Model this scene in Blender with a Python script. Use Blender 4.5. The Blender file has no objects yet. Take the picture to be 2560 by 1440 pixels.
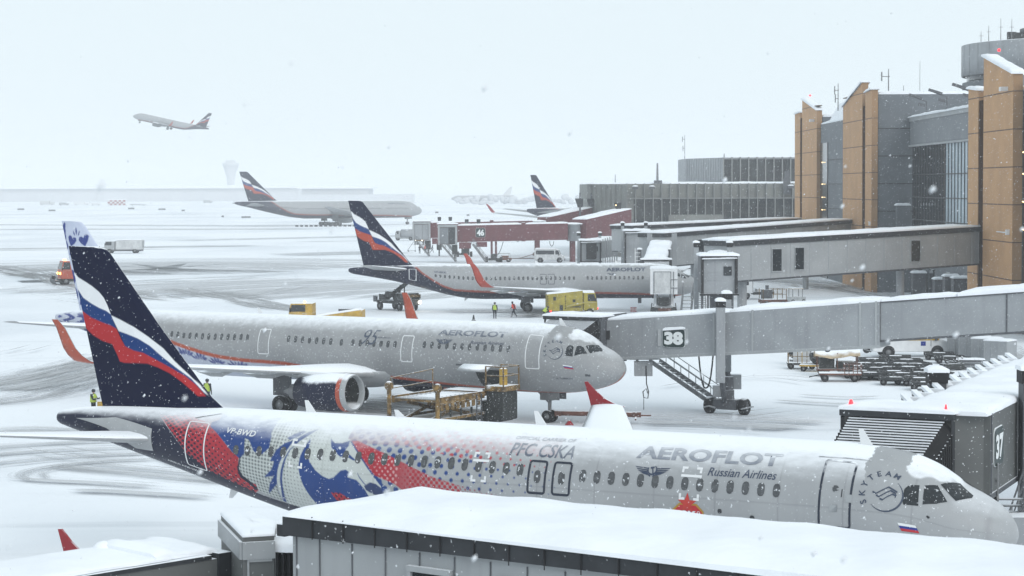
import bpy, bmesh, math, random
import numpy as np
from mathutils import Vector, Matrix
R = math.radians
S = bpy.context.scene
C = S.collection
random.seed(7); rng = np.random.default_rng(7)

# ------------------------------------------------------------------ camera
FPX, PITCH, ROLL, CAMH = 5430.25, R(2.665), R(-0.21), 14.0
cam = bpy.data.objects.new("camera", bpy.data.cameras.new("camera")); C.objects.link(cam)
cam.data.sensor_width = 36; cam.data.lens = 36*FPX/2560
cam.data.clip_start = 0.5; cam.data.clip_end = 20000
_r0 = Vector((1, 0, 0)); _f = Vector((0, math.cos(PITCH), -math.sin(PITCH))); _u0 = Vector((0, math.sin(PITCH), math.cos(PITCH)))
_r = _r0*math.cos(ROLL)+_u0*math.sin(ROLL); _u = -_r0*math.sin(ROLL)+_u0*math.cos(ROLL)
cam.matrix_world = Matrix(((_r.x, _u.x, -_f.x, 0), (_r.y, _u.y, -_f.y, 0), (_r.z, _u.z, -_f.z, CAMH), (0, 0, 0, 1)))
S.camera = cam

# ------------------------------------------------------------------ sky and sun (heavy overcast, snowing)
W = bpy.data.worlds.new("World"); S.world = W; W.use_nodes = True
nt = W.node_tree; bg = nt.nodes["Background"]
sky = nt.nodes.new("ShaderNodeTexSky"); sky.sky_type = 'NISHITA'; sky.sun_disc = False
SUN_EL, SUN_AZ = R(32), R(150)
sky.sun_elevation = SUN_EL; sky.sun_rotation = SUN_AZ
mx = nt.nodes.new("ShaderNodeMix"); mx.data_type = 'RGBA'; mx.inputs[0].default_value = 0.96
mx.inputs[7].default_value = (6.75, 7.65, 8.1, 1)          # the cloud layer over the blue
nt.links.new(sky.outputs[0], mx.inputs[6]); nt.links.new(mx.outputs[2], bg.inputs[0])
bg.inputs[1].default_value = 0.1
sl = bpy.data.lights.new("sun", 'SUN'); sl.energy = 1.1; sl.angle = R(40); sl.color = (1, .97, .94)
so = bpy.data.objects.new("sun", sl); C.objects.link(so)
so.rotation_euler = (R(90)-SUN_EL, 0, math.pi-SUN_AZ)
vs = S.view_settings; vs.view_transform = 'Standard'; vs.look = 'None'; vs.exposure = 0.27; vs.gamma = 1; vs.use_curve_mapping = False

# ------------------------------------------------------------------ small geometry helpers
def ray(u, v):
    x, y = u-1280, v-720
    xx = x*math.cos(ROLL)+y*math.sin(ROLL); yy = -x*math.sin(ROLL)+y*math.cos(ROLL)
    return Vector((xx, FPX*math.cos(PITCH)-yy*math.sin(PITCH), -FPX*math.sin(PITCH)-yy*math.cos(PITCH)))
def gnd(u, v, z=0.0):
    d = ray(u, v); t = (z-CAMH)/d.z; return Vector((d.x*t, d.y*t, z))
def at(u, v, Y):
    d = ray(u, v); t = Y/d.y; return Vector((d.x*t, Y, CAMH+d.z*t))

class MB:
    def __init__(s): s.v = []; s.f = []; s.m = []; s.sm = []; s.cur = 0; s.smooth = False
    def add(s, vs, fs, smooth=None):
        b = len(s.v); s.v += [tuple(p) for p in vs]
        for f in fs:
            s.f.append(tuple(b+i for i in f)); s.m.append(s.cur); s.sm.append(s.smooth if smooth is None else smooth)
        return s
    def box(s, x0, x1, y0, y1, z0, z1):
        return s.add([(x0,y0,z0),(x1,y0,z0),(x1,y1,z0),(x0,y1,z0),(x0,y0,z1),(x1,y0,z1),(x1,y1,z1),(x0,y1,z1)],
                     [(3,2,1,0),(4,5,6,7),(0,1,5,4),(1,2,6,5),(2,3,7,6),(3,0,4,7)])
    def hexa(s, b, t):   # bottom 4, top 4 (counter-clockwise seen from above)
        return s.add(list(b)+list(t), [(3,2,1,0),(4,5,6,7),(0,1,5,4),(1,2,6,5),(2,3,7,6),(3,0,4,7)])
    def obox(s, p0, p1, w, h, w1=None, h1=None):  # box whose bottom centre line runs p0 -> p1
        p0, p1 = Vector(p0), Vector(p1); d = (p1-p0); n = Vector((-d.y, d.x, 0)).normalized(); u = Vector((0,0,1))
        w1 = w1 or w; h1 = h1 or h
        a, b = n*w/2, n*w1/2
        return s.hexa([p0-a, p1-b, p1+b, p0+a], [p0-a+u*h, p1-b+u*h1, p1+b+u*h1, p0+a+u*h])
    def bar(s, p0, p1, w, h=None):
        p0, p1 = Vector(p0), Vector(p1); h = h or w; d = (p1-p0).normalized()
        a = d.cross(Vector((0,0,1)));  a = Vector((1,0,0)) if a.length < 1e-4 else a.normalized()
        b = a.cross(d); a, b = a*w/2, b*h/2
        return s.add([p0-a-b, p0+a-b, p0+a+b, p0-a+b, p1-a-b, p1+a-b, p1+a+b, p1-a+b],
                     [(0,1,2,3),(7,6,5,4),(4,5,1,0),(5,6,2,1),(6,7,3,2),(7,4,0,3)])
    def tube(s, p0, p1, r, r1=None, n=10, caps=True):
        return s.path([p0, p1], [r, r if r1 is None else r1], n, caps)
    def path(s, pts, r, n=8, caps=True):
        pts = [Vector(p) for p in pts]; r = r if isinstance(r, (list, tuple)) else [r]*len(pts)
        vs = []; ref = None
        for i, p in enumerate(pts):
            d = (pts[min(i+1, len(pts)-1)]-pts[max(i-1, 0)]).normalized()
            if ref is None:
                ref = d.cross(Vector((0,0,1)))
                if ref.length < 1e-3: ref = d.cross(Vector((1,0,0)))
            ref = (ref-d*ref.dot(d)).normalized(); b = d.cross(ref)
            vs += [p+(ref*math.cos(2*math.pi*k/n)+b*math.sin(2*math.pi*k/n))*r[i] for k in range(n)]
        fs = []
        for i in range(len(pts)-1):
            for k in range(n):
                k2 = (k+1) % n; fs.append((i*n+k, i*n+k2, (i+1)*n+k2, (i+1)*n+k))
        s.add(vs, fs, True)
        if caps:
            m = (len(pts)-1)*n; s.add([vs[k] for k in range(n)]+[vs[m+k] for k in range(n)], [tuple(range(n-1,-1,-1)), tuple(range(n, 2*n))], False)
        return s
    def lathe(s, o, ax, prof, n=20):   # prof: (along axis, radius)
        o, ax = Vector(o), Vector(ax).normalized()
        a = ax.cross(Vector((0,0,1))); a = Vector((1,0,0)) if a.length < 1e-3 else a.normalized(); b = ax.cross(a)
        vs = [o+ax*t+(a*math.cos(2*math.pi*k/n)+b*math.sin(2*math.pi*k/n))*max(r, 1e-4) for t, r in prof for k in range(n)]
        return s.add(vs, [(i*n+k, i*n+(k+1) % n, (i+1)*n+(k+1) % n, (i+1)*n+k) for i in range(len(prof)-1) for k in range(n)], True)
    def prism(s, poly, p, ex, ey, ez, th):   # 2D polygon in axes ex,ey at p, extruded along ez
        p, ex, ey, ez = Vector(p), Vector(ex), Vector(ey), Vector(ez); n = len(poly)
        b = [p+ex*a+ey*c for a, c in poly]; t = [q+ez*th for q in b]
        return s.add(b+t, [tuple(range(n-1,-1,-1)), tuple(range(n, 2*n))]+[(i, (i+1) % n, n+(i+1) % n, n+i) for i in range(n)], False)
    def blob(s, c, r, n=10, m=6):
        rx, ry, rz = r if isinstance(r, (tuple, list)) else (r, r, r)
        vs = [(c[0]+rx*math.sin(math.pi*i/m)*math.cos(2*math.pi*k/n), c[1]+ry*math.sin(math.pi*i/m)*math.sin(2*math.pi*k/n), c[2]+rz*math.cos(math.pi*i/m)) for i in range(m+1) for k in range(n)]
        return s.add(vs, [((i+1)*n+k, (i+1)*n+(k+1) % n, i*n+(k+1) % n, i*n+k) for i in range(m) for k in range(n)], True)
    def snow(s, p0, p1, w, t, w1=None, step=0.7, jit=0.13, seed=0, lean=0.0):   # lumpy snow lying on a strip p0 -> p1
        rr = random.Random(seed); p0, p1 = Vector(p0), Vector(p1); d = p1-p0; L = d.length; n = Vector((-d.y, d.x, 0)).normalized()
        N = max(3, int(L/step)); w1 = w1 or w; prof = [(-.5,0),(-.505,.5),(-.47,.85),(-.4,1),(-.2,1.08),(0,1.1),(.2,1.08),(.4,1),(.47,.85),(.505,.5),(.5,0)]
        k = len(prof); vs = []; h = 1.0
        for i in range(N+1):
            q = i/N; h += (1-h)*.3+rr.uniform(-jit, jit); e = min(1, .55+3*min(q, 1-q)*N/8); ww = w+(w1-w)*q
            for a, b in prof: vs.append(p0+d*q+n*(a*ww+rr.uniform(-.02, .02))+Vector((0,0,max(0, b*t*h*e*(1+rr.uniform(-.1, .1))))))
        fs = [(i*k+j, (i+1)*k+j, (i+1)*k+j+1, i*k+j+1) for i in range(N) for j in range(k-1)]
        s.add(vs, [f[::-1] for f in fs], True); s.add([vs[j] for j in range(k)], [tuple(range(k-1, -1, -1))], False)
        return s.add([vs[N*k+j] for j in range(k)], [tuple(range(k))], False)

def mesh_obj(name, mb, mats, M=None):
    me = bpy.data.meshes.new(name); v = mb.v
    if M is not None: v = [M @ Vector(p) for p in v]
    me.from_pydata([tuple(p) for p in v], [], mb.f)
    for m in (mats if isinstance(mats, (list, tuple)) else [mats]): me.materials.append(m)
    if len(me.polygons) == len(mb.m):
        me.polygons.foreach_set("material_index", mb.m); me.polygons.foreach_set("use_smooth", mb.sm)
    me.update()
    o = bpy.data.objects.new(name, me); C.objects.link(o); return o
def tag(o, label=None, cat=None, group=None, kind=None):
    if label: o["label"] = label
    if cat: o["category"] = cat
    if group: o["group"] = group
    if kind: o["kind"] = kind
    return o
class T:     # one thing: an Empty at its base, its parts are children
    def __init__(s, name, label, cat, loc=(0,0,0), rz=0.0, group=None, rot=None):
        s.o = bpy.data.objects.new(name, None); C.objects.link(s.o); s.o.empty_display_size = .3
        s.o.location = loc; s.o.rotation_euler = rot or (0, 0, rz); tag(s.o, label, cat, group)
        E = Matrix.LocRotScale(Vector(loc), s.o.rotation_euler, Vector((1,1,1))); s.M = E; s.I = E.inverted()
    def part(s, name, mb, mats, parent=None, world=False, label=None, bevel=0):
        o = mesh_obj(name, mb, mats, s.I if world else None); o.parent = parent or s.o
        if label: o["label"] = label
        if bevel:
            b = o.modifiers.new("bevel", 'BEVEL'); b.width = bevel; b.segments = 2; b.limit_method = 'ANGLE'; b.angle_limit = R(40)
        return o
    def copy(s, loc, rz, label=None):
        c = s.o.copy(); C.objects.link(c); c.location = loc; c.rotation_euler = (0, 0, rz)
        if label: c["label"] = label
        for a in s.o.children:
            b = a.copy(); C.objects.link(b); b.parent = c
            for g in a.children:
                e = g.copy(); C.objects.link(e); e.parent = b
        return c

# ------------------------------------------------------------------ materials
SNOW = (.86, .885, .92, 1)
def ramp(n, l, src, a, b):
    m = n.new("ShaderNodeMapRange"); m.interpolation_type = 'SMOOTHSTEP'; m.inputs[1].default_value = a; m.inputs[2].default_value = b
    l.new(src, m.inputs[0]); return m.outputs[0]
def noise(n, l, scale, detail=3, coord=None, vec=None, rough=.55):
    t = n.new("ShaderNodeTexNoise"); t.inputs["Scale"].default_value = scale; t.inputs["Detail"].default_value = detail; t.inputs["Roughness"].default_value = rough
    if coord is not None:
        if vec:
            mp = n.new("ShaderNodeMapping"); mp.inputs["Scale"].default_value = vec; l.new(coord, mp.inputs[0]); coord = mp.outputs[0]
        l.new(coord, t.inputs["Vector"])
    return t.outputs["Fac"]
def math2(n, l, op, a, b):
    m = n.new("ShaderNodeMath"); m.operation = op
    for i, q in enumerate((a, b)):
        if isinstance(q, (int, float)): m.inputs[i].default_value = q
        else: l.new(q, m.inputs[i])
    return m.outputs[0]
def mixc(n, l, f, a, b):
    m = n.new("ShaderNodeMix"); m.data_type = 'RGBA'
    if isinstance(f, (int, float)): m.inputs[0].default_value = f
    else: l.new(f, m.inputs[0])
    for i, q in ((6, a), (7, b)):
        if isinstance(q, tuple): m.inputs[i].default_value = q
        else: l.new(q, m.inputs[i])
    return m.outputs[2]
def mat(name, col, rough=.5, metal=0.0, snow=(.6, .9), ns=1.5, namp=.5, var=.12, vs=2.0, speck=.0, attr=None, stretch=None, bump=.0, spec=.4, streak=0.0):
    m = bpy.data.materials.new(name); m.use_nodes = True; n, l = m.node_tree.nodes, m.node_tree.links
    p = n["Principled BSDF"]; tc = n.new("ShaderNodeTexCoord").outputs["Object"]
    if attr:
        a = n.new("ShaderNodeAttribute"); a.attribute_name = attr; base = a.outputs["Color"]
    else: base = (*col, 1)
    if var:
        k = ramp(n, l, noise(n, l, vs, 5, tc), .3, .75)
        lo = n.new("ShaderNodeMix"); lo.data_type = 'RGBA'; lo.blend_type = 'MULTIPLY'; lo.inputs[0].default_value = 1
        if attr: l.new(base, lo.inputs[6])
        else: lo.inputs[6].default_value = base
        lo.inputs[7].default_value = (1-var*1.4, 1-var*1.4, 1-var*1.3, 1)
        hi = base if attr else tuple(min(1, c*(1+var*.5)) for c in col)+(1,)
        base = mixc(n, l, k, lo.outputs[2], hi)
    if streak:   # weather streaks run down the side
        k = ramp(n, l, noise(n, l, 1.0, 4, tc, (2.2, 2.2, .12)), .52, .8); k = math2(n, l, 'MULTIPLY', k, streak)
        base = mixc(n, l, k, base, (.12, .125, .13, 1))
    if speck:    # driven snow sticking to the upright faces
        k = ramp(n, l, noise(n, l, 9, 2, tc), .70-.1*speck, .78-.1*speck); k = math2(n, l, 'MULTIPLY', k, .75)
        base = mixc(n, l, k, base, SNOW)
    rg = rough
    if snow:
        g = n.new("ShaderNodeNewGeometry"); sx = n.new("ShaderNodeSeparateXYZ"); l.new(g.outputs["Normal"], sx.inputs[0])
        nz = noise(n, l, ns, 5, tc, stretch); q = math2(n, l, 'MULTIPLY', math2(n, l, 'SUBTRACT', nz, .5), namp)
        f = ramp(n, l, math2(n, l, 'ADD', sx.outputs[2], q), *snow)
        if attr: f = math2(n, l, 'MULTIPLY', f, a.outputs["Alpha"])
        base = mixc(n, l, f, base, SNOW)
        rr = n.new("ShaderNodeMapRange"); rr.inputs[3].default_value = rough; rr.inputs[4].default_value = .9; l.new(f, rr.inputs[0]); l.new(rr.outputs[0], p.inputs["Roughness"])
        if metal:
            rm = n.new("ShaderNodeMapRange"); rm.inputs[3].default_value = metal; rm.inputs[4].default_value = 0; l.new(f, rm.inputs[0]); l.new(rm.outputs[0], p.inputs["Metallic"])
    else:
        p.inputs["Roughness"].default_value = rough; p.inputs["Metallic"].default_value = metal
    if isinstance(base, tuple): p.inputs["Base Color"].default_value = base
    else: l.new(base, p.inputs["Base Color"])
    p.inputs["Specular IOR Level"].default_value = spec
    if bump:
        b = n.new("ShaderNodeBump"); b.inputs["Strength"].default_value = bump; b.inputs["Distance"].default_value = .05
        l.new(noise(n, l, ns*3, 5, tc), b.inputs["Height"]); l.new(b.outputs[0], p.inputs["Normal"])
    return m
def glow(name, col, e):
    m = bpy.data.materials.new(name); m.use_nodes = True; p = m.node_tree.nodes["Principled BSDF"]
    p.inputs["Base Color"].default_value = (*col, 1); p.inputs["Emission Color"].default_value = (*col, 1); p.inputs["Emission Strength"].default_value = e; return m
NAVY = (.006, .009, .032); ORANGE = (.43, .075, .035); BLUE = (.014, .045, .19); RED = (.42, .03, .035); WHITE = (.78, .79, .8); SILVER = (.35, .36, .37)
m_olive = mat("dark_olive_panel", (.115, .12, .118), .6, snow=(.65, .9), var=.14, vs=.5, speck=.25, streak=.4)
m_snow = mat("snow", SNOW[:3], .9, snow=None, var=.05, vs=.6, bump=.35, ns=1.2, spec=.2)
m_paint = mat("aircraft_paint", SILVER, .4, spec=.25, snow=(.44, .96), ns=3.2, namp=.24, attr="paint", var=.07, vs=.6, speck=.4, stretch=(.6, 1, 1.6), streak=.12)
m_paint2 = mat("aircraft_paint_dusted", SILVER, .4, spec=.25, snow=(.50, 1.04), ns=2.6, namp=.27, attr="paint", var=.09, vs=.6, speck=.5, streak=.12)
m_finp = mat("fin_paint", NAVY, .55, spec=.04, snow=(.7, .95), attr="paint", var=.04, speck=.2)
m_silver = mat("silver_paint", SILVER, .4, snow=(.45, .75), var=.06, speck=.2)
m_wing = mat("wing_grey", (.36, .37, .38), .45, snow=(.2, .55), var=.1, namp=.3)
m_wingc = mat("wing_grey_clear", (.30, .31, .32), .5, snow=None, var=.1)
m_deck = mat("dark_deck", (.045, .048, .05), .7, snow=None, var=.4, vs=3, speck=.7)
m_navy = mat("navy_paint", NAVY, .4, spec=.2, snow=(.45, .7), speck=.5, var=.05)
m_orange = mat("orange_paint", ORANGE, .45, snow=(.6, .9), speck=.3)
m_redtip = mat("red_tip_paint", (.28, .012, .02), .45, snow=(.7, .95), speck=.1)
m_white = mat("white_paint", (.7, .71, .72), .45, snow=(.6, .85), var=.06)
m_dirtyw = mat("weathered_white", (.55, .56, .56), .55, snow=(.6, .85), var=.15, streak=.25)
m_grey = mat("panel_grey", (.30, .315, .33), .55, snow=(.65, .9), var=.1, vs=.5, speck=.15, streak=.3)
m_greyl = mat("light_panel_grey", (.34, .355, .365), .55, snow=(.65, .9), var=.09, vs=.4, speck=.15, streak=.2)
m_greyd = mat("dark_panel_grey", (.09, .095, .105), .6, snow=(.65, .9), var=.15, speck=.25)
m_char = mat("charcoal", (.03, .033, .038), .6, snow=(.7, .95), var=.2, speck=.3)
m_black = mat("black_rubber", (.014, .014, .016), .75, snow=(.75, 1.0), var=.2, speck=.1)
m_steel = mat("galvanised_steel", (.22, .225, .23), .45, metal=.3, snow=(.6, .9), var=.2)
m_dglass = mat("dark_glass", (.012, .016, .02), .12, snow=(.5, .8), var=.1, speck=.25, spec=.6)
m_window = mat("cabin_window", (.085, .09, .095), .2, snow=(.66, .95), var=.25, speck=.95, vs=7)
m_yellow = mat("yellow_paint", (.48, .30, .045), .5, snow=(.6, .85), var=.2, speck=.2, streak=.4)
m_lemon = mat("lemon_paint", (.38, .31, .045), .5, snow=(.6, .85), var=.18, speck=.2, streak=.4)
m_ochre = mat("worn_ochre_paint", (.21, .125, .035), .6, snow=(.65, .9), var=.55, vs=3, speck=.6, streak=.5)
m_rust = mat("rusty_red", (.15, .065, .045), .7, snow=(.65, .9), var=.3, speck=.3)
m_maroon = mat("maroon_panel", (.125, .03, .036), .55, snow=(.65, .9), var=.1, vs=.6, speck=.45, streak=.3)
m_dark = mat("dark_machinery", (.035, .038, .037), .65, snow=(.6, .9), var=.35, vs=4, speck=.4)
m_tan = mat("tan_stone", (.50, .285, .135), .75, snow=(.7, .9), var=.08, vs=.35, speck=.1)
m_tand = mat("tan_stone_return_shade", (.34, .20, .10), .75, snow=(.7, .9), var=.1, vs=.4)  # same stone, shade of the blade's end face put into the colour
m_joint = mat("dark_joint", (.13, .08, .05), .8, snow=None)
m_wallg = mat("facade_grey", (.125, .14, .155), .6, snow=(.7, .9), var=.12, vs=.25, speck=.1, streak=.15)
m_fascia = mat("facade_light_grey", (.19, .205, .22), .6, snow=(.7, .9), var=.1, vs=.3, streak=.2)
m_conc = mat("pier_concrete", (.20, .205, .19), .75, snow=(.7, .9), var=.15, vs=.3, streak=.3)
m_mull = mat("mullion_metal", (.2, .205, .2), .5, snow=(.7, .9))
m_pglass = mat("pier_glass", (.035, .04, .04), .2, snow=None, var=.5, vs=.25, speck=.4)
m_blueg = mat("blue_lit_glass", (.42, .52, .57), .25, snow=None, var=.25, vs=.15)
m_tarp = mat("canvas_tarp", (.5, .40, .27), .8, snow=(.55, .85), var=.2)
m_signb = mat("sign_green_black", (.012, .03, .03), .4, snow=(.7, .95), var=.05)
m_signw = mat("sign_white", (.75, .77, .77), .5, snow=(.8, 1), var=.05)
m_letter = mat("airline_lettering", (.03, .045, .085), .4, snow=(.46, 1.08), ns=3.2, namp=.24, var=.0, stretch=(.6, 1, 1.6))
m_letter2 = mat("airline_lettering_dusted", (.06, .075, .11), .4, snow=(.50, 1.2), ns=2.6, namp=.27, var=.0)
m_letter3 = mat("airline_lettering_clean", (.05, .065, .10), .4, snow=None, var=0)
m_line = mat("navy_outline", (.012, .018, .035), .4, snow=(.62, .86), ns=3, namp=.5, var=.0)
m_wline = mat("white_outline", (.72, .73, .74), .4, snow=(.75, .98), var=.0)
m_head = glow("headlight", (1, .95, .82), 14); m_amber = glow("amber_beacon", (1, .5, .1), 5); m_redl = glow("red_lamp", (1, .02, .03), 2.5); m_warm = glow("warm_lamp", (1, .72, .35), 3)
m_hiv = mat("hi_vis_yellow", (.42, .55, .08), .7, snow=None, var=.1); m_hio = mat("hi_vis_orange", (.75, .08, .05), .7, snow=None, var=.1)
m_cloth = mat("dark_workwear", (.02, .024, .035), .85, snow=(.8, 1), var=.2); m_skin = mat("skin", (.45, .26, .18), .6, snow=None)

def pchip(x,y):
    x=np.array(x,float);y=np.array(y,float);h=np.diff(x);d=np.diff(y)/h;m=np.zeros(len(x))
    for i in range(1,len(x)-1):
        if d[i-1]*d[i]>0:
            w1=2*h[i]+h[i-1];w2=h[i]+2*h[i-1];m[i]=(w1+w2)/(w1/d[i-1]+w2/d[i])
    m[0]=d[0];m[-1]=d[-1]
    def f(q):
        q=np.clip(np.asarray(q,float),x[0],x[-1]);i=np.clip(np.searchsorted(x,q)-1,0,len(h)-1)
        t=(q-x[i])/h[i];a=y[i];b=y[i+1];H=h[i]
        return (1+2*t)*(1-t)**2*a+t*(1-t)**2*H*m[i]+t*t*(3-2*t)*b+t*t*(t-1)*H*m[i+1]
    return f
class Fus:
    def __init__(s, tab, L):
        t = np.array(tab, float); s.L = L; s.top = pchip(t[:,0], t[:,1]); s.bot = pchip(t[:,0], t[:,2]); s.w = pchip(t[:,0], t[:,3]); s.R = t[:,3].max()
    def P(s, q, th, off=0.0):      # q metres aft of the nose, th radians from the crown towards starboard
        q = np.asarray(q, float); th = np.asarray(th, float); a, b = s.top(q), s.bot(q); h = (a-b)/2; w = s.w(q)
        return np.stack([-q, -(w+off)*np.sin(th), (a+b)/2+(h+off)*np.cos(th)], -1)
def nose(z0, top, bot, w, k=1.0):
    f = [(0,.0,.0,.01),(.06,.10,.14,.16),(.2,.2,.26,.29),(.5,.33,.44,.46),(1,.45,.6,.63),(1.6,.56,.72,.76),(2.1,.69,.8,.83),(2.7,.82,.87,.89),(3.4,.91,.93,.94),(4.4,.965,.975,.98),(6,1,1,1)]
    return [(a*k, z0+(top-z0)*b, z0+(bot-z0)*c, w*d) for a, b, c, d in f]
def tab_a320(L):
    e = L-37.57
    return nose(3.3,5.9,1.76,1.975)+[(22+e,5.9,1.76,1.975),(24+e,5.9,1.87,1.95),(26+e,5.9,2.17,1.86),(28+e,5.9,2.62,1.68),(30+e,5.88,3.12,1.43),(32+e,5.83,3.62,1.15),(34+e,5.76,4.1,.86),(36+e,5.64,4.58,.55),(37.1+e,5.5,4.84,.38),(37.45+e,5.4,4.95,.27),(37.57+e,5.25,5.1,.1)]
def tab_738(k=1.0, L=39.47):
    t = nose(2.7,5.35,1.4,1.88)+[(24,5.35,1.4,1.88),(26,5.35,1.5,1.86),(28,5.35,1.85,1.75),(30,5.33,2.35,1.52),(32,5.3,2.9,1.22),(34,5.26,3.4,.9),(36,5.2,3.8,.6),(38,5.1,4.15,.36),(39.2,5.0,4.4,.22),(39.47,4.85,4.6,.1)]
    return [(a*L/39.47, b*k, c*k, d*k) for a, b, c, d in t]

def pip(X, Y, poly):
    r = np.zeros(X.shape, bool); p = np.array(poly, float); x0, y0 = p.min(0); x1, y1 = p.max(0)
    k = (X >= x0) & (X <= x1) & (Y >= y0) & (Y <= y1)
    if not k.any(): return r
    x, y = X[k], Y[k]; q = np.zeros(x.shape, bool); j = len(p)-1
    for i in range(len(p)):
        if p[i,1] != p[j,1]:
            q ^= ((p[i,1] > y) != (p[j,1] > y)) & (x < (p[j,0]-p[i,0])*(y-p[i,1])/(p[j,1]-p[i,1])+p[i,0])
        j = i
    r[k] = q; return r
def dots(u, v, p, r, rot=True):      # halftone: True inside a dot of radius r*p
    if rot: u, v = (u+v)*.70711, (v-u)*.70711
    a, b = u/p, v/p; return (a-np.floor(a)-.5)**2+(b-np.floor(b)-.5)**2 < r*r
def sup(fn, A, B, da, db, n=3):
    o = 0
    for i in range(n):
        for j in range(n): o = o+fn(A+da*((i+.5)/n-.5), B+db*((j+.5)/n-.5))
    return o/(n*n)
def grid_mesh(name, P, rgb, mt, parent, wrap=False, alpha=None):
    n, m = P.shape[:2]; me = bpy.data.meshes.new(name); i, j = np.meshgrid(np.arange(n-1), np.arange(m if wrap else m-1), indexing='ij')
    j2 = (j+1) % m; q = np.stack([i*m+j, i*m+j2, (i+1)*m+j2, (i+1)*m+j], -1).reshape(-1, 4)
    me.from_pydata(P.reshape(-1, 3).tolist(), [], q.tolist())
    if rgb is not None:
        a = me.color_attributes.new("paint", 'FLOAT_COLOR', 'POINT'); c = np.ones((n*m, 4)); c[:, :3] = rgb.reshape(-1, 3)
        if alpha is not None: c[:, 3] = alpha.reshape(-1)
        a.data.foreach_set("color", c.ravel().astype(np.float32))
    me.polygons.foreach_set("use_smooth", [True]*len(me.polygons)); me.materials.append(mt); me.update()
    o = bpy.data.objects.new(name, me); C.objects.link(o); o.parent = parent; return o
def bare_nose(s, g):    # where the hot nose has shed its snow
    g = np.abs(g); e = .05*np.sin(g*.21)+.02*np.sin(g*.9)
    al = np.ones(s.shape); al[(s > 3.2+e) & (s < 4.4+e)] = 0; k = s <= 3.2+e; lim = np.interp(s, [1.7,1.9,2.2,2.7,3.1,3.3], [8,14,29,39,37,30])+3*np.sin(s*7)
    al[k] = np.clip((lim[k]-g[k])/3+.5, 0, 1); al[s < 1.65] = .45; return al
def fuselage(t, F, paint, ds, ths, mt, alpha=None):
    s = np.unique(np.concatenate([np.array([0,.02,.05,.09,.14,.2,.28,.38,.5,.65,.8,1,1.2,1.4,1.6,1.8]), np.arange(2, F.L-1, ds), F.L-np.array([1,.8,.6,.45,.3,.2,.12,.06,.02,0])]))
    th = np.radians(np.array(ths, float)); A, B = np.meshgrid(s, th, indexing='ij'); g = np.degrees(B); g = np.where(g > 180, g-360, g)
    rgb = sup(paint, A, g, ds, abs(ths[len(ths)//2]-ths[len(ths)//2-1]))
    return grid_mesh("fuselage", F.P(A, B)[:, ::-1], rgb[:, ::-1], mt, t.o, True, alpha(A, g)[:, ::-1] if alpha else None)
def decal_bm(bm, mapf, name, mt, parent, su=.3, sv=.2):
    bmesh.ops.triangulate(bm, faces=bm.faces[:]); xs = [v.co.x for v in bm.verts]; ys = [v.co.y for v in bm.verts]
    for ax, lo, hi, st in ((0, min(xs), max(xs), su), (1, min(ys), max(ys), sv)):
        q = math.floor(lo/st)*st+st
        while q < hi:
            co = (q, 0, 0) if ax == 0 else (0, q, 0); no = (1, 0, 0) if ax == 0 else (0, 1, 0)
            bmesh.ops.bisect_plane(bm, geom=bm.verts[:]+bm.edges[:]+bm.faces[:], plane_co=co, plane_no=no); q += st
    co = np.array([v.co[:2] for v in bm.verts]); P = mapf(co[:, 0], co[:, 1])
    for v, p in zip(bm.verts, P): v.co = p
    for f in bm.faces: f.smooth = True
    me = bpy.data.meshes.new(name); bm.to_mesh(me); bm.free(); me.materials.append(mt)
    o = bpy.data.objects.new(name, me); C.objects.link(o); o.parent = parent; return o
def flat_bm(polys):
    bm = bmesh.new()
    for p in polys:
        try: bm.faces.new([bm.verts.new((a, b, 0)) for a, b in p])
        except ValueError: pass
    return bm
def on_fus(F, off=.012): return lambda q, v: F.P(q, v/F.R, off)
def decal(F, polys, name, mt, parent, off=.012):     # polygons in (s, theta degrees)
    return decal_bm(flat_bm([[(a, math.radians(b)*F.R) for a, b in p] for p in polys]), on_fus(F, off), name, mt, parent)
def ring_polys(c, w, h, r, lw, n=4):   # rounded outline in flat metres
    def loop(w, h, r):
        return [(c[0]+sx*(w/2-r)+r*math.cos(R(a0+90*i/n)), c[1]+sy*(h/2-r)+r*math.sin(R(a0+90*i/n))) for sx, sy, a0 in ((1,1,0),(-1,1,90),(-1,-1,180),(1,-1,270)) for i in range(n+1)]
    a, b = loop(w, h, r), loop(w-2*lw, h-2*lw, max(.01, r-lw)); k = len(a)
    return [[a[i], a[(i+1) % k], b[(i+1) % k], b[i]] for i in range(k)]
def door_frame(F, s0, s1, t0, t1, lw, mt, parent, r=.12, off=.012, name="door_frame"):
    v0, v1 = R(t0)*F.R, R(t1)*F.R
    return decal_bm(flat_bm(ring_polys(((s0+s1)/2, (v0+v1)/2), s1-s0, v1-v0, r, lw)), on_fus(F, off), name, mt, parent)
def oval(s, th, w, h, F, n=12, sq=2.6):
    v = R(th)*F.R
    return [(s+w/2*math.copysign(abs(math.cos(a))**(2/sq), math.cos(a)), math.degrees((v+h/2*math.copysign(abs(math.sin(a))**(2/sq), math.sin(a)))/F.R)) for a in [2*math.pi*k/n for k in range(n)]]
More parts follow.
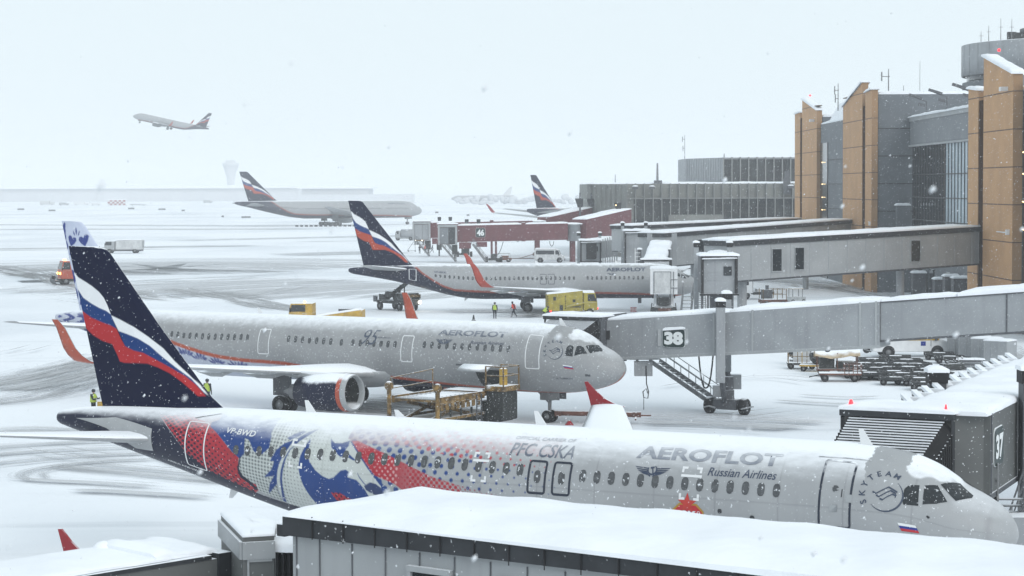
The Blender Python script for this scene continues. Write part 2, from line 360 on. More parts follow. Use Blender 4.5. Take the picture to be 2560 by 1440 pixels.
def text_bm(txt, bold=0.0, shear=0.0):
    cu = bpy.data.curves.new("lettering", 'FONT'); cu.body = txt; cu.shear = shear; cu.offset = bold; cu.resolution_u = 3
    o = bpy.data.objects.new("lettering", cu); C.objects.link(o); bpy.context.view_layer.update()
    me = bpy.data.meshes.new_from_object(o.evaluated_get(bpy.context.evaluated_depsgraph_get()))
    bpy.data.objects.remove(o); bpy.data.curves.remove(cu); bm = bmesh.new(); bm.from_mesh(me); bpy.data.meshes.remove(me)
    xs = [v.co.x for v in bm.verts]; ys = [v.co.y for v in bm.verts]; return bm, min(xs), max(xs), min(ys), max(ys)
def fus_text(F, txt, s0, s1, t_base, t_top, name, mt, parent, bold=.0, shear=0.0, off=.014):
    bm, x0, x1, y0, y1 = text_bm(txt, bold, shear); vb, vt = R(t_base)*F.R, R(t_top)*F.R
    for v in bm.verts: v.co = (s0+(s1-s0)*(v.co.x-x0)/(x1-x0), vb+(vt-vb)*(v.co.y-y0)/(y1-y0), 0)
    return decal_bm(bm, on_fus(F, off), name, mt, parent)
def flat_text(t, txt, o, ex, ey, w, h, name, mt, parent=None, bold=0.02, world=True, nrm=.02):   # lettering on a flat board, centred at o
    bm, x0, x1, y0, y1 = text_bm(txt, bold); o, ex, ey = Vector(o), Vector(ex).normalized(), Vector(ey).normalized(); nz = ex.cross(ey)*nrm
    for v in bm.verts: v.co = o+ex*(w*((v.co.x-x0)/(x1-x0)-.5))+ey*(h*((v.co.y-y0)/(y1-y0)-.5))+nz
    if world: bm.transform(t.I)
    me = bpy.data.meshes.new(name); bm.to_mesh(me); bm.free(); me.materials.append(mt); ob = bpy.data.objects.new(name, me); C.objects.link(ob); ob.parent = parent or t.o; return ob

FOIL = [(1,0),(.8,.035),(.55,.065),(.3,.075),(.12,.055),(.03,.03),(0,0),(.03,-.02),(.12,-.035),(.3,-.045),(.55,-.035),(.8,-.012)]
def foil_loft(mb, st, side, up=False):    # st: (span, sLE, chord, z, thickness, cant) ; cant 0 flat .. 1 upright
    k = len(FOIL); vs = []
    for y, s, c, z, th, ca in st:
        for a, b in FOIL:
            d = b*c*th/.12; vs.append((-(s+c*a), side*(y-d*ca), z+d*(1-ca)))
    n = len(st); fs = []
    for i in range(n-1):
        for j in range(k):
            f = (i*k+j, i*k+(j+1) % k, (i+1)*k+(j+1) % k, (i+1)*k+j); fs.append(f if side > 0 else f[::-1])
    mb.add(vs, fs, True)
    for b, rv in ((0, side > 0), ((n-1)*k, side < 0)):
        mb.add([vs[b+j] for j in range(k)], [tuple(range(k)) if rv else tuple(range(k-1, -1, -1))], False)
def wheel_mb(mb, c, ax, r, w, n=18):
    c, ax = Vector(c), Vector(ax).normalized(); mb.cur = 0
    mb.lathe(c-ax*w/2, ax, [(0,.55*r),(0,.85*r),(w*.12,.97*r),(w*.35,r),(w*.65,r),(w*.88,.97*r),(w,.85*r),(w,.55*r)], n)
    mb.cur = 1; mb.lathe(c-ax*w/2, ax, [(.02,.0),(.02,.25*r),(.05,.3*r),(.05,.56*r),(w-.05,.56*r),(w-.05,.3*r),(w-.02,.25*r),(w-.02,0)], n); mb.cur = 0
def lerp_st(a, b, q): return tuple(x+(y-x)*q for x, y in zip(a, b))

FLAG = {"w": [[(36.85,10.86),(36.67,10.76),(36.49,10.59),(36.11,10.43),(35.76,10.27),(35.41,10.06),(35.17,9.84),(35.0,9.57),(34.83,9.22),(35.07,9.35),(35.42,9.45),(35.84,9.61),(36.26,9.82),(36.5,10.09),(36.6,10.2)],
   [(34.83,9.19),(34.38,9.04),(33.7,8.78),(33.02,8.42),(32.34,8.01),(31.81,7.53),(31.21,7.07),(30.75,6.71),(30.42,6.37),(30.36,6.3),(30.56,6.45),(31.08,6.91),(31.68,7.27),(32.35,7.68),(32.95,8.09),(33.5,8.35),(34.04,8.5),(34.46,8.6)]],
 "b": [[(36.7,10.2),(36.5,10.09),(36.26,9.82),(35.84,9.61),(35.42,9.45),(35.07,9.35),(34.83,9.22),(34.69,8.95),(34.56,8.68),(34.87,8.8),(35.29,8.9),(35.85,9.06),(36.3,9.29),(36.5,9.4)],
   [(34.46,8.6),(34.04,8.5),(33.5,8.35),(32.95,8.09),(32.35,7.68),(31.68,7.27),(31.08,6.91),(30.56,6.45),(30.39,6.29),(30.88,6.7),(31.35,7.01),(32.01,7.31),(32.69,7.59),(33.23,7.81),(33.71,7.88),(34.15,8.03)]],
 "r": [[(36.4,9.35),(36.3,9.29),(35.85,9.06),(35.29,8.9),(34.87,8.8),(34.56,8.68),(34.36,8.32),(34.15,8.03),(33.71,7.88),(33.23,7.81),(32.69,7.59),(32.01,7.31),(31.35,7.01),(30.88,6.7),(30.43,6.29),(30.76,6.28),(31.02,6.48),(31.48,6.79),(32.02,7.09),(32.56,7.29),(33.03,7.41),(33.72,7.41),(34.2,7.4),(34.44,7.44),(34.54,7.66),(34.81,8.09),(35.3,8.19),(35.79,8.39),(36.1,8.6),(36.2,8.7)]]}
def flag_paint(red=RED, blue=(.012,.045,.17)):
    def f(s, z):
        o = np.empty(s.shape+(3,)); o[:] = NAVY
        for k, c in (("w", WHITE), ("b", blue), ("r", red)):
            for p in FLAG[k]: o[pip(s, z, p)] = c
        return o
    return f
def fin(t, pts, base, paint, res, th=.28, mt=None, name="fin"):
    # pts: TE base, TE tip, LE tip list ..., LE base in (s, z); paint sees A320 fin coordinates through base=(s0, z0, scale_s, scale_z)
    (sb, zb), (st, zt) = pts[0], pts[1]; le = pts[2:]; lz = [q[1] for q in le][::-1]; ls = [q[0] for q in le][::-1]
    nz, nx = int((zt-zb)/res)+2, int(7/res)+2; u = np.linspace(0, 1, nx); z = np.linspace(zb, zt, nz); te = sb+(st-sb)*(z-zb)/(zt-zb); lead = np.interp(z, lz, ls)
    Z = z[:, None]+0*u[None]; Sx = lead[:, None]+(te-lead)[:, None]*u[None]
    rgb = sup(lambda a, b: paint((a-base[0])/base[2]+35.37, (b-base[1])/base[3]+5.87), Sx, Z, res, res)
    prof = th*np.interp(u, [0,.03,.12,.35,.7,1], [0,.45,.8,1,.55,.04])*1.0; wd = prof[None]*(1-.45*(Z-zb)/(zt-zb))
    P0 = np.stack([-Sx, -wd, Z], -1); P1 = np.stack([-Sx, wd, Z], -1)
    P = np.concatenate([P0, P1[:, ::-1]], 1); cc = np.concatenate([rgb, rgb[:, ::-1]], 1)
    cap = P.copy(); cap[:, :, 1] = 0; P = np.concatenate([P, cap[-1:]], 0); cc = np.concatenate([cc, cc[-1:]], 0); P[-1, :, 2] += .03
    return grid_mesh(name, P[:, ::-1], cc[:, ::-1], mt or m_finp, t.o, True)

def airliner(sp, label, loc, rz, group, rot=None, name="airliner"):
    t = T(name, label, "airliner", loc, rz, group, rot); F = sp["F"]; det = sp.get("detail", 2); k = sp.get("k", 1.0)
    fuselage(t, F, sp["paint"], sp["ds"], sp["ths"], sp.get("mt", m_paint2), sp.get("alpha"))
    f = sp["fin"]; fin(t, f["pts"], f["base"], f["paint"], f["res"], .28*k)
    if "dorsal" in f:
        mb = MB(); (a, za), (b, zb), (c, zc) = f["dorsal"]; mb.add([(-a,0,za),(-c,-.09*k,zc),(-b,-.16*k,zb),(-c,.09*k,zc),(-b,.16*k,zb),(-c,0,zc+.05)], [(0,2,1),(0,1,5),(0,5,3),(0,3,4),(1,2,4,3)], True); t.part("dorsal_fillet", mb, f.get("dmat", m_silver))
    for side in (-1, 1):
        w = sp["wing"] if side < 0 else sp.get("wing_port", sp["wing"])
        mb = MB(); foil_loft(mb, [(y, s, c, z, th, 0) for y, s, c, z, th in w], side); wo = t.part("wing", mb, sp.get("wmat", m_wing))
        y, s, c, z, th = w[-1]
        tip = sp.get("tip")
        if tip == "fence":
            mb = MB(); pr = [(0,0),(.5,.1),(1.0,.32),(1.45,.66),(1.8,1.0),(1.93,.99),(1.74,.4),(1.64,.06),(1.62,-.04),(1.7,-.25),(1.85,-.6),(1.72,-.62),(1.2,-.3),(.6,-.1)]
            mb.prism([(-(s-.1+a), z+b) for a, b in pr], (0, side*(y+.0), 0), (1,0,0), (0,0,1), (0, side, 0), .07); t.part("wingtip_fence", mb, m_redtip)
        elif tip:
            h, sw = tip; q = [(y, s, c, z, .10, 0), (y+.28*k, s+.35*k, c*.85, z+.12*k, .09, .35), (y+.5*k, s+.75*k, c*.74, z+.42*k, .08, .75), (y+.62*k, s+1.15*k, c*.64, z+.85*k, .08, .92), (y+.82*k, s+sw*.8, c*.45, z+h*.8, .08, .95), (y+.95*k, s+sw, c*.32, z+h, .08, .95)]
            mb = MB(); foil_loft(mb, q, side)
            if det > 1: mb.cur = 1; foil_loft(mb, [(a, b-.03, cc*.22, zz, tt*1.6, ca) for a, b, cc, zz, tt, ca in q], side); mb.cur = 0
            t.part("winglet", mb, [sp.get("tipmat", m_orange), m_silver])
        if det > 1:
            for fy in sp.get("fairings", ()):
                i = max(j for j in range(len(w)-1) if w[j][0] <= fy); q = lerp_st(w[i], w[i+1], (fy-w[i][0])/(w[i+1][0]-w[i][0]))
                mb = MB(); mb.path([(-(q[1]+q[2]*.45), side*fy, q[3]-.1), (-(q[1]+q[2]*.7), side*fy, q[3]-.28*k), (-(q[1]+q[2]*.95), side*fy, q[3]-.3*k), (-(q[1]+q[2]+.9*k), side*fy, q[3]-.22*k)], [.05*k,.2*k,.19*k,.03*k], 8); t.part("flap_fairing", mb, m_wing, wo)
        e = sp["eng"]; ey, ez, es, er, el = side*e[0], e[1], e[2], e[3], e[4]; ax = (-1, 0, -.03)
        mb = MB(); mb.lathe((-es, ey, ez), ax, [(.28*er,.86*er),(.1*er,.9*er),(.24*er,.985*er),(.5*er,1.03*er),(el*.4,1.06*er),(el*.7,.98*er),(el,.80*er),(el-.05,.74*er),(el*.8,.72*er)], 32); eo = t.part("engine", mb, sp.get("engmat", m_navy))
        if det > 0:
            mb = MB(); mb.lathe((-es, ey, ez), ax, [(.34*er,.85*er),(.08*er,.875*er),(.0,.93*er),(.05*er,.975*er),(.2*er,1.0*er),(.33*er,1.012*er)], 32); t.part("intake_lip", mb, m_greyl, eo)
            if det > 1: mb = MB(); mb.lathe((-es, ey, ez), ax, [(.33*er,1.025*er),(.58*er,1.05*er)], 32); t.part("orange_band", mb, m_orange, eo)
            mb = MB(); mb.lathe((-es, ey, ez), ax, [(.55*er,0.001),(.85*er,.22*er),(.95*er,.28*er)], 16)
            for a in range(24):
                a0, a1 = 2*math.pi*a/24, 2*math.pi*(a+.8)/24
                mb.add([(-es-.95*er, ey+.25*er*math.cos(a0), ez+.25*er*math.sin(a0)), (-es-1.02*er, ey+.25*er*math.cos(a1), ez+.25*er*math.sin(a1)), (-es-1.1*er, ey+.86*er*math.cos(a1), ez+.86*er*math.sin(a1)), (-es-.95*er, ey+.86*er*math.cos(a0), ez+.86*er*math.sin(a0))], [(0,1,2,3)])
            mb.lathe((-es, ey, ez), ax, [(1.15*er,.01),(1.15*er,.88*er)], 24); mb.lathe((-es, ey, ez), ax, [(.3*er,.86*er),(1.3*er,.87*er)], 24); t.part("fan", mb, m_dark, eo)
            mb = MB(); mb.lathe((-es, ey, ez), ax, [(el-.3,.55*er),(el+.6*er,.42*er),(el+.6*er,.3*er),(el+1.2*er,.04*er)], 20); t.part("exhaust_cone", mb, m_steel, eo)
        i = max(j for j in range(len(w)-1) if w[j][0] <= e[0]); q = lerp_st(w[i], w[i+1], (e[0]-w[i][0])/(w[i+1][0]-w[i][0]))
        mb = MB(); mb.add([(-es-.5*er, ey, ez+1.0*er), (-es-el*.35, ey-.17*k, ez+1.0*er), (-es-el*.35, ey+.17*k, ez+1.0*er), (-q[1]+.3, ey, q[3]+.12), (-q[1]-q[2]*.5, ey-.16*k, q[3]-.05), (-q[1]-q[2]*.5, ey+.16*k, q[3]-.05), (-es-el-.2*er, ey-.1*k, ez+.6*er), (-es-el-.2*er, ey+.1*k, ez+.6*er), (-q[1]-q[2]*.3, ey-.17*k, q[3]+.12), (-q[1]-q[2]*.3, ey+.17*k, q[3]+.12)],
            [(0,1,8,3),(0,3,9,2),(1,6,4,8),(2,9,5,7),(6,7,5,4),(1,2,7,6),(3,8,9),(8,4,5,9)], True); t.part("pylon", mb, m_silver)
        h = sp["stab"]; mb = MB(); foil_loft(mb, [(y, s, c, z, th, 0) for y, s, c, z, th in h], side); t.part("horizontal_stabiliser", mb, sp.get("wmat", m_wing))
    g = sp["gear"]
    def leg(nm, s, y, r, wz, top, dual, bog=0):
        mb = MB(); mb.tube((-s, y, wz), (-s, y, top), .1*k, .13*k); mb.tube((-s, y, wz+.75*k), (-s-.9*k, y*.8, top), .05*k)
        if y: mb.box(-s-.75*k, -s+.65*k, y+(.16 if y > 0 else -.22)*k, y+(.22 if y > 0 else -.16)*k, wz+.55*k, top)
        else:
            mb.box(-s-.5*k, -s+.35*k, -.3*k, .3*k, top-.55*k, top)
            for yy in (-.42, .38): mb.box(-s-.2*k, -s+.9*k, yy*k, (yy+.04)*k, top-.5*k, top)
        mb.bar((-s+.0, y-dual, wz), (-s, y+dual, wz), .12*k); lo = t.part(nm, mb, m_steel if not y else m_greyd)
        for b in ([0] if not bog else [-bog, 0, bog]):
            for yy in (-dual, dual):
                mb = MB(); wheel_mb(mb, (-s+b, y+yy, wz), (0, 1, 0), r, r*.62); t.part("wheel", mb, [m_black, m_steel], lo)
    if g:
        leg("nose_gear", g["ns"], 0, g["nr"], g["nr"]*g.get("sink", 1), g["nz"], .27*k)
        for y in (-g["my"], g["my"]): leg("main_gear", g["ms"], y, g["mr"], g["mr"], g["mz"], .43*k, g.get("bog", 0))
    for nm, s, z, h, dz in sp.get("antennas", ()):
        mb = MB(); zz = float(F.top(s)) if h > 0 else float(F.bot(s)); mb.prism([(0,0),(-.42*k,0),(-.5*k,h),(-.36*k,h)], (-s, -.02, zz-.03*(1 if h > 0 else -1)), (1,0,0), (0,0,1), (0,1,0), .04); t.part("blade_antenna", mb, m_wline)
    for s, th in sp.get("windows", ()): decal(F, [oval(s, th, .25*k, .42*k, F)], "window", m_window, t.o)
    for q in sp.get("doors", ()): door_frame(F, *q, t.o)
    return t

# ================================================================== ground
def ground_mat():
    m = bpy.data.materials.new("apron_snow"); m.use_nodes = True; n, l = m.node_tree.nodes, m.node_tree.links; p = n["Principled BSDF"]
    tc = n.new("ShaderNodeTexCoord").outputs["Object"]
    a = ramp(n, l, noise(n, l, .02, 6, tc, (1, .55, 1)), .42, .66); c = mixc(n, l, a, (.84, .865, .90, 1), (.70, .735, .78, 1))
    b = ramp(n, l, noise(n, l, .35, 5, tc, (.12, 1, 1)), .56, .74); b = math2(n, l, 'MULTIPLY', b, .45); c = mixc(n, l, b, c, (.60, .63, .67, 1))
    d = ramp(n, l, noise(n, l, 2.2, 3, tc), .68, .78); d = math2(n, l, 'MULTIPLY', d, .3); c = mixc(n, l, d, c, (.5, .53, .56, 1))
    l.new(c, p.inputs["Base Color"]); p.inputs["Roughness"].default_value = .85; p.inputs["Specular IOR Level"].default_value = .2
    bm = n.new("ShaderNodeBump"); bm.inputs["Strength"].default_value = .5; bm.inputs["Distance"].default_value = .08; l.new(noise(n, l, .8, 6, tc), bm.inputs["Height"]); l.new(bm.outputs[0], p.inputs["Normal"])
    return m
me = MB(); N = 40
xs = [-7000, -3000, -1200]+list(range(-400, 401, 100))+[1200, 3000, 7000]; ys = [-300, 0, 100, 200, 300, 400, 600, 900, 1500, 3000, 9000]
me.add([(x, y, 0) for y in ys for x in xs], [(j*len(xs)+i, j*len(xs)+i+1, (j+1)*len(xs)+i+1, (j+1)*len(xs)+i) for j in range(len(ys)-1) for i in range(len(xs)-1)])
tag(mesh_obj("ground", me, ground_mat()), kind="structure")

def slush(name, col, lo, hi, sc, amt):
    m = bpy.data.materials.new(name); m.use_nodes = True; n, l = m.node_tree.nodes, m.node_tree.links; p = n["Principled BSDF"]
    uv = n.new("ShaderNodeTexCoord").outputs["UV"]; at_ = n.new("ShaderNodeAttribute"); at_.attribute_name = "edge"
    f1 = noise(n, l, 1.0, 6, uv, sc, .65); f2 = noise(n, l, 1.0, 4, uv, (sc[0]*.22, sc[1]*.35, 1)); s = math2(n, l, 'ADD', math2(n, l, 'MULTIPLY', f1, .6), math2(n, l, 'MULTIPLY', f2, .4))
    s = math2(n, l, 'ADD', s, math2(n, l, 'MULTIPLY', math2(n, l, 'SUBTRACT', at_.outputs["Fac"], 1), .5))
    f = math2(n, l, 'MULTIPLY', ramp(n, l, s, lo, hi), amt)
    c = mixc(n, l, f1, (col*.85, col*.87, col*.9, 1), (col*1.15, col*1.18, col*1.22, 1)); l.new(c, p.inputs["Base Color"]); p.inputs["Roughness"].default_value = .6
    tr = n.new("ShaderNodeBsdfTransparent"); mxs = n.new("ShaderNodeMixShader"); l.new(f, mxs.inputs[0]); l.new(tr.outputs[0], mxs.inputs[1]); l.new(p.outputs[0], mxs.inputs[2])
    l.new(mxs.outputs[0], n["Material Output"].inputs[0]); return m
sl_light = slush("slush_light", .47, .40, .60, (.10, 1.3, 1), .85); sl_mid = slush("slush_mid", .36, .42, .58, (.07, 1.2, 1), .85)
sl_dark = slush("slush_dark", .17, .40, .60, (.12, .9, 1), .85); sl_rut = slush("slush_rut", .36, .40, .60, (.16, 2.4, 1), .75); sl_soft = slush("slush_soft", .50, .34, .56, (.05, .35, 1), .8)
_tz = [0]
def track(pts, width, mt, name="slush_track", n=26):
    _tz[0] += 1; z = .006+.005*_tz[0]; P = [np.array(p[:2], float) for p in pts]; P = [P[0]*2-P[1]]+P+[P[-1]*2-P[-2]]; Q = []
    seg = len(pts)-1
    for i in range(seg):
        a, b, c, d = P[i:i+4]
        for q in np.linspace(0, 1, max(3, n//seg), endpoint=(i == seg-1)):
            Q.append(.5*((2*b)+(-a+c)*q+(2*a-5*b+4*c-d)*q*q+(-a+3*b-3*c+d)*q**3))
    Q = np.array(Q); D = np.gradient(Q, axis=0); D /= np.linalg.norm(D, axis=1)[:, None]; Nn = np.stack([-D[:, 1], D[:, 0]], -1)
    w = width if isinstance(width, (list, tuple)) else (width, width); ws = np.linspace(w[0], w[1], len(Q)); L = np.concatenate([[0], np.cumsum(np.linalg.norm(np.diff(Q, axis=0), axis=1))])
    cols = [-.5, -.38, -.15, .15, .38, .5]; ev = [0, .75, 1, 1, .75, 0]; V, E, UV, F = [], [], [], []
    for i in range(len(Q)):
        e = min(1, 4*min(i, len(Q)-1-i)/len(Q)+.0)
        for c, a in zip(cols, ev): q = Q[i]+Nn[i]*c*ws[i]; V.append((q[0], q[1], z)); E.append(a*e); UV.append((L[i], c*ws[i]))
    k = len(cols)
    for i in range(len(Q)-1):
        for j in range(k-1): F.append((i*k+j, (i+1)*k+j, (i+1)*k+j+1, i*k+j+1))
    m = bpy.data.meshes.new(name); m.from_pydata(V, [], [f[::-1] for f in F]); at_ = m.attributes.new("edge", 'FLOAT', 'POINT'); at_.data.foreach_set("value", E)
    uv = m.uv_layers.new(name="UVMap")
    for lp in m.loops: uv.data[lp.index].uv = UV[lp.vertex_index]
    m.materials.append(mt); o = bpy.data.objects.new(name, m); C.objects.link(o); tag(o, kind="structure"); return o
G = lambda *p: [gnd(*q) for q in p]
def lane(y0, y1, x0, x1, mt, w, name="taxiway_lane"): return track(G((x0, y0), ((x0+x1)/2, (y0+y1)/2), (x1, y1)), w, mt, name)
lane(516, 514, -600, 1500, sl_mid, 14); lane(537, 535, -700, 2000, sl_mid, 12); lane(560, 567, -500, 1150, sl_light, 44); lane(574, 572, -300, 1100, sl_soft, 40)
lane(629, 610, -500, 1000, sl_mid, 26); lane(607, 583, 200, 1300, sl_light, 30); lane(628, 621, -200, 640, sl_mid, 9); lane(606, 600, 640, 1090, sl_mid, 8); lane(640, 628, 600, 1100, sl_soft, 30)
track(G((60, 690), (400, 668), (900, 690)), 130, sl_soft, "scraped_apron"); track(G((200, 760), (700, 720), (1200, 700)), 100, sl_soft, "scraped_apron")
track(G((-250, 632), (60, 672), (200, 712), (420, 752), (700, 775)), (18, 10), sl_mid); track(G((-200, 642), (50, 684), (150, 706)), 12, sl_dark)
track(G((330, 700), (520, 735), (700, 768), (860, 800)), (14, 9), sl_mid); track(G((360, 745), (560, 735), (760, 770)), (12, 8), sl_rut)
for dy, w in ((0, 8), (22, 10), (58, 9)): track(G((-300, 985+dy), (60, 940+dy), (260, 895+dy*.9), (420, 860+dy*.8)), w, sl_rut)
track(G((-200, 1010), (80, 960), (300, 905), (430, 885)), 16, sl_light)
cx = gnd(330, 1185)
for rr, w in ((5.5, 3.0), (8.2, 3.6), (11.2, 4.0), (14.6, 4.6)):
    track([(cx.x+2+1.25*rr*math.cos(a), cx.y+rr*.9*math.sin(a)) for a in [R(x) for x in range(60, 275, 18)]], w, sl_rut, "wheel_rut")
track(G((40, 1135), (200, 1170), (420, 1190), (700, 1215), (900, 1225)), (5, 7), sl_rut); track(G((-100, 1190), (150, 1205), (330, 1215), (600, 1235)), 3, sl_light); track(G((-200, 1105), (60, 1080), (330, 1105)), 7, sl_rut)
track(G((100, 1225), (360, 1235), (700, 1262)), 3.5, sl_light, "wheel_rut"); track(G((380, 1120), (480, 1160), (620, 1190)), 5, sl_rut, "wheel_rut")
track(G((560, 990), (900, 1020), (1090, 1030), (1420, 1045)), (14, 11), sl_dark, "grey_apron"); track(G((860, 1010), (1080, 1000), (1200, 1020)), 12, sl_dark, "grey_apron")  # grey strips on the snow below parked aircraft and bridges
track(G((1450, 1058), (1700, 1058), (1950, 1068), (2150, 1085)), 12, sl_light, "grey_apron"); track(G((1880, 1000), (2050, 1012), (2200, 1018)), 3, sl_rut); track(G((1930, 985), (2110, 998), (2230, 992)), 2, sl_rut)
track(G((950, 785), (1200, 780), (1500, 785), (1760, 790)), 14, sl_light, "grey_apron"); track(G((1230, 800), (1330, 790), (1420, 800)), 12, sl_mid, "grey_apron")
track(G((1940, 700), (2100, 720), (2330, 765), (2600, 860)), 13, sl_mid, "service_road"); track(G((1700, 700), (2000, 706), (2200, 745)), 22, sl_mid, "service_road"); track(G((2300, 800), (2480, 870), (2700, 960)), 9, sl_mid, "service_road")
track(G((1180, 640), (1400, 650), (1750, 665)), 16, sl_light, "grey_apron")

rr = random.Random(17)
def tyre_pair(pts, gap=1.9, w=.55):
    P = [Vector(p) for p in pts]
    for s in (-gap/2, gap/2):
        Q = []
        for i, p in enumerate(P): d = (P[min(i+1, len(P)-1)]-P[max(i-1, 0)]).normalized(); Q.append(p+Vector((-d.y, d.x, 0))*s)
        track(Q, w, sl_rut, "tyre_track", 40)
for pts in (((430,770),(620,745),(860,700),(1150,690)), ((300,720),(560,700),(850,668),(1000,640)), ((-60,700),(200,760),(420,775),(640,760)), ((1560,1000),(1750,965),(1960,950),(2250,1010)), ((1600,1075),(1900,1040),(2080,1020)), ((-80,900),(60,880),(150,850)), ((1700,700),(1980,715),(2250,760),(2480,850)), ((1250,790),(1500,800),(1800,790)), ((250,680),(480,655),(900,640)), ((20,1100),(160,1140),(420,1175),(700,1190))): tyre_pair(G(*pts))

m_pale = mat("far_haze_pale", (.60, .62, .65), .8, snow=None, var=.05, vs=.02)  # far walls and trees, their fading by haze put into the colour
# ================================================================== far airfield, in the haze
t = T("hangar", "long pale grey hangar fading into the snowfall on the horizon", "hangar", (-500, 2300, 0))
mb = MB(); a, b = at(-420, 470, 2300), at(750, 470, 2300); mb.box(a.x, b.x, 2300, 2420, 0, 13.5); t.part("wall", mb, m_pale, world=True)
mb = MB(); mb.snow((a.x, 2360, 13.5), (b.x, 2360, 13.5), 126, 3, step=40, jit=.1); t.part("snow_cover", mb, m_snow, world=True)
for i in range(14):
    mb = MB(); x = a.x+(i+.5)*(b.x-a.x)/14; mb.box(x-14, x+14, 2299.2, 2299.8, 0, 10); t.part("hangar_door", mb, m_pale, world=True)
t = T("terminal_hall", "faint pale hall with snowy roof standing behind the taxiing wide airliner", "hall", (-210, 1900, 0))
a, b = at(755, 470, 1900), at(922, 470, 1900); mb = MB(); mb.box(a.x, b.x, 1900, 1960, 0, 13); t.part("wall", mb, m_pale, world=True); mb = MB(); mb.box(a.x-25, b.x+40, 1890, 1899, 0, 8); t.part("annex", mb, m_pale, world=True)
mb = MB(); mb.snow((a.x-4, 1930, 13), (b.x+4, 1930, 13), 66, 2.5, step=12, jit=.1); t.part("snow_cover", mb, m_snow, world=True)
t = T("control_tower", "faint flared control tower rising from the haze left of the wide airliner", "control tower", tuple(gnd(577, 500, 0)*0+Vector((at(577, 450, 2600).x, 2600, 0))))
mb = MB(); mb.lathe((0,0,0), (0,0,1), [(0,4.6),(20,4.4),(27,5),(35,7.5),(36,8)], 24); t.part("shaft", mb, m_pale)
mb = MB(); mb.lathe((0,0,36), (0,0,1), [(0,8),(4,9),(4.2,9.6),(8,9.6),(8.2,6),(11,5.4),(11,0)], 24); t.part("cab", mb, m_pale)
def far_vehicle(u, v, w, h, label, m, cat="truck", name="far_truck"):
    p = gnd(u, v); s = p.y/FPX; t = T(name, label, cat, p); w, h = w*s, h*s; mb = MB(); mb.box(-w/2, w*.18, -1.2, 1.2, .5, h); mb.box(w*.2, w/2, -1.1, 1.1, .5, h*.75); t.part("body", mb, m, bevel=.15)
    mb = MB()
    for x in (-w*.35, w*.33): wheel_mb(mb, (x, -1.1, .45), (0,1,0), .45, .3, 8)
    t.part("wheels", mb, [m_black, m_steel]); return t
far_vehicle(118, 513, 36, 11, "small pale truck parked before the hangar, left end of the vehicle row", m_dirtyw); far_vehicle(160, 514, 24, 8, "low pale van parked beside the pale truck before the hangar", m_greyl, "van", "far_van")
far_vehicle(205, 513, 40, 9, "white snow covered truck parked left of the chequered trailer", m_white); far_vehicle(240, 514, 22, 8, "white car shaped vehicle touching the left side of the chequered trailer", m_white, "car", "far_car")
far_vehicle(520, 508, 22, 8, "lone pale vehicle parked before the hangar near the control tower", m_greyl, "van", "far_van"); far_vehicle(345, 514, 40, 4, "low flat trailer lying right of the chequered trailer", m_grey, "trailer", "far_trailer")
p = gnd(292, 515); t = T("chequered_trailer", "red and white chequered runway trailer standing before the hangar", "trailer", p); s = p.y/FPX
mb = MB(); mb.box(-22*s, 22*s, -1, 1, .6, 15*s); t.part("body", mb, m_white)
mb = MB(); [mb.box((-22+5.5*i)*s, (-16.5+5.5*i)*s, -1.05, -1.02, .6+(4.4*j)*s, .6+4.4*(j+1)*s) for i in range(8) for j in range(3) if (i+j) % 2]; t.part("red_chequers", mb, m_redtip)
mb = MB(); mb.snow((-23*s, 0, 15*s), (23*s, 0, 15*s), 2.2, .5); t.part("snow_cover", mb, m_snow)
sg = None
for i, (u, v, w) in enumerate([(52,526,17),(130,529,17),(328,524,16),(405,526,18),(458,529,8),(557,544,6),(615,546,23),(640,514,8),(1092,534,8),(1170,541,7)]):
    p = gnd(u, v); s = p.y/FPX; t = T("airfield_sign", "small grey taxiway sign board standing alone in the far snow", "sign", p, 0, "taxiway signs in the far snow")
    mb = MB(); mb.box(-w*s/2, w*s/2, -.15, .15, .25, .25+4*s); [mb.box(x*w*s-.06, x*w*s+.06, -.05, .05, 0, .25) for x in (-.35, .35)]; t.part("board", mb, m_greyd)
a, b = gnd(742, 567), gnd(886, 566)
for i in range(13):
    p = a+(b-a)*i/12; mb = MB(); mb.hexa([(p.x-.55,p.y-.3,0),(p.x+.55,p.y-.3,0),(p.x+.55,p.y+.3,0),(p.x-.55,p.y+.3,0)], [(p.x-.5,p.y-.15,.62),(p.x+.5,p.y-.15,.62),(p.x+.5,p.y+.15,.62),(p.x-.5,p.y+.15,.62)])
    o = mesh_obj("barrier_block", mb, m_char); tag(o, "dark barrier block in the row on the snow below the wide airliner", "barrier", "row of dark barrier blocks")
rr = random.Random(3)
t = T("tree_belt", "blurred grey belt of far trees behind the parked tails", "trees", (0, 1700, 0)); t.o["kind"] = "stuff"
mb = MB()
for i in range(170):
    x = -40+i*3.4+rr.uniform(-2, 2); h = rr.uniform(5, 11)*(1 if x > 60 else .7); y = 1700+rr.uniform(-20, 20)
    for k in range(5): mb.blob((x+rr.uniform(-2, 2), y, h*rr.uniform(.3, .9)), (rr.uniform(1.5, 3), 2, h*rr.uniform(.15, .35)), 6, 4)
t.part("crowns", mb, m_pale, world=True)

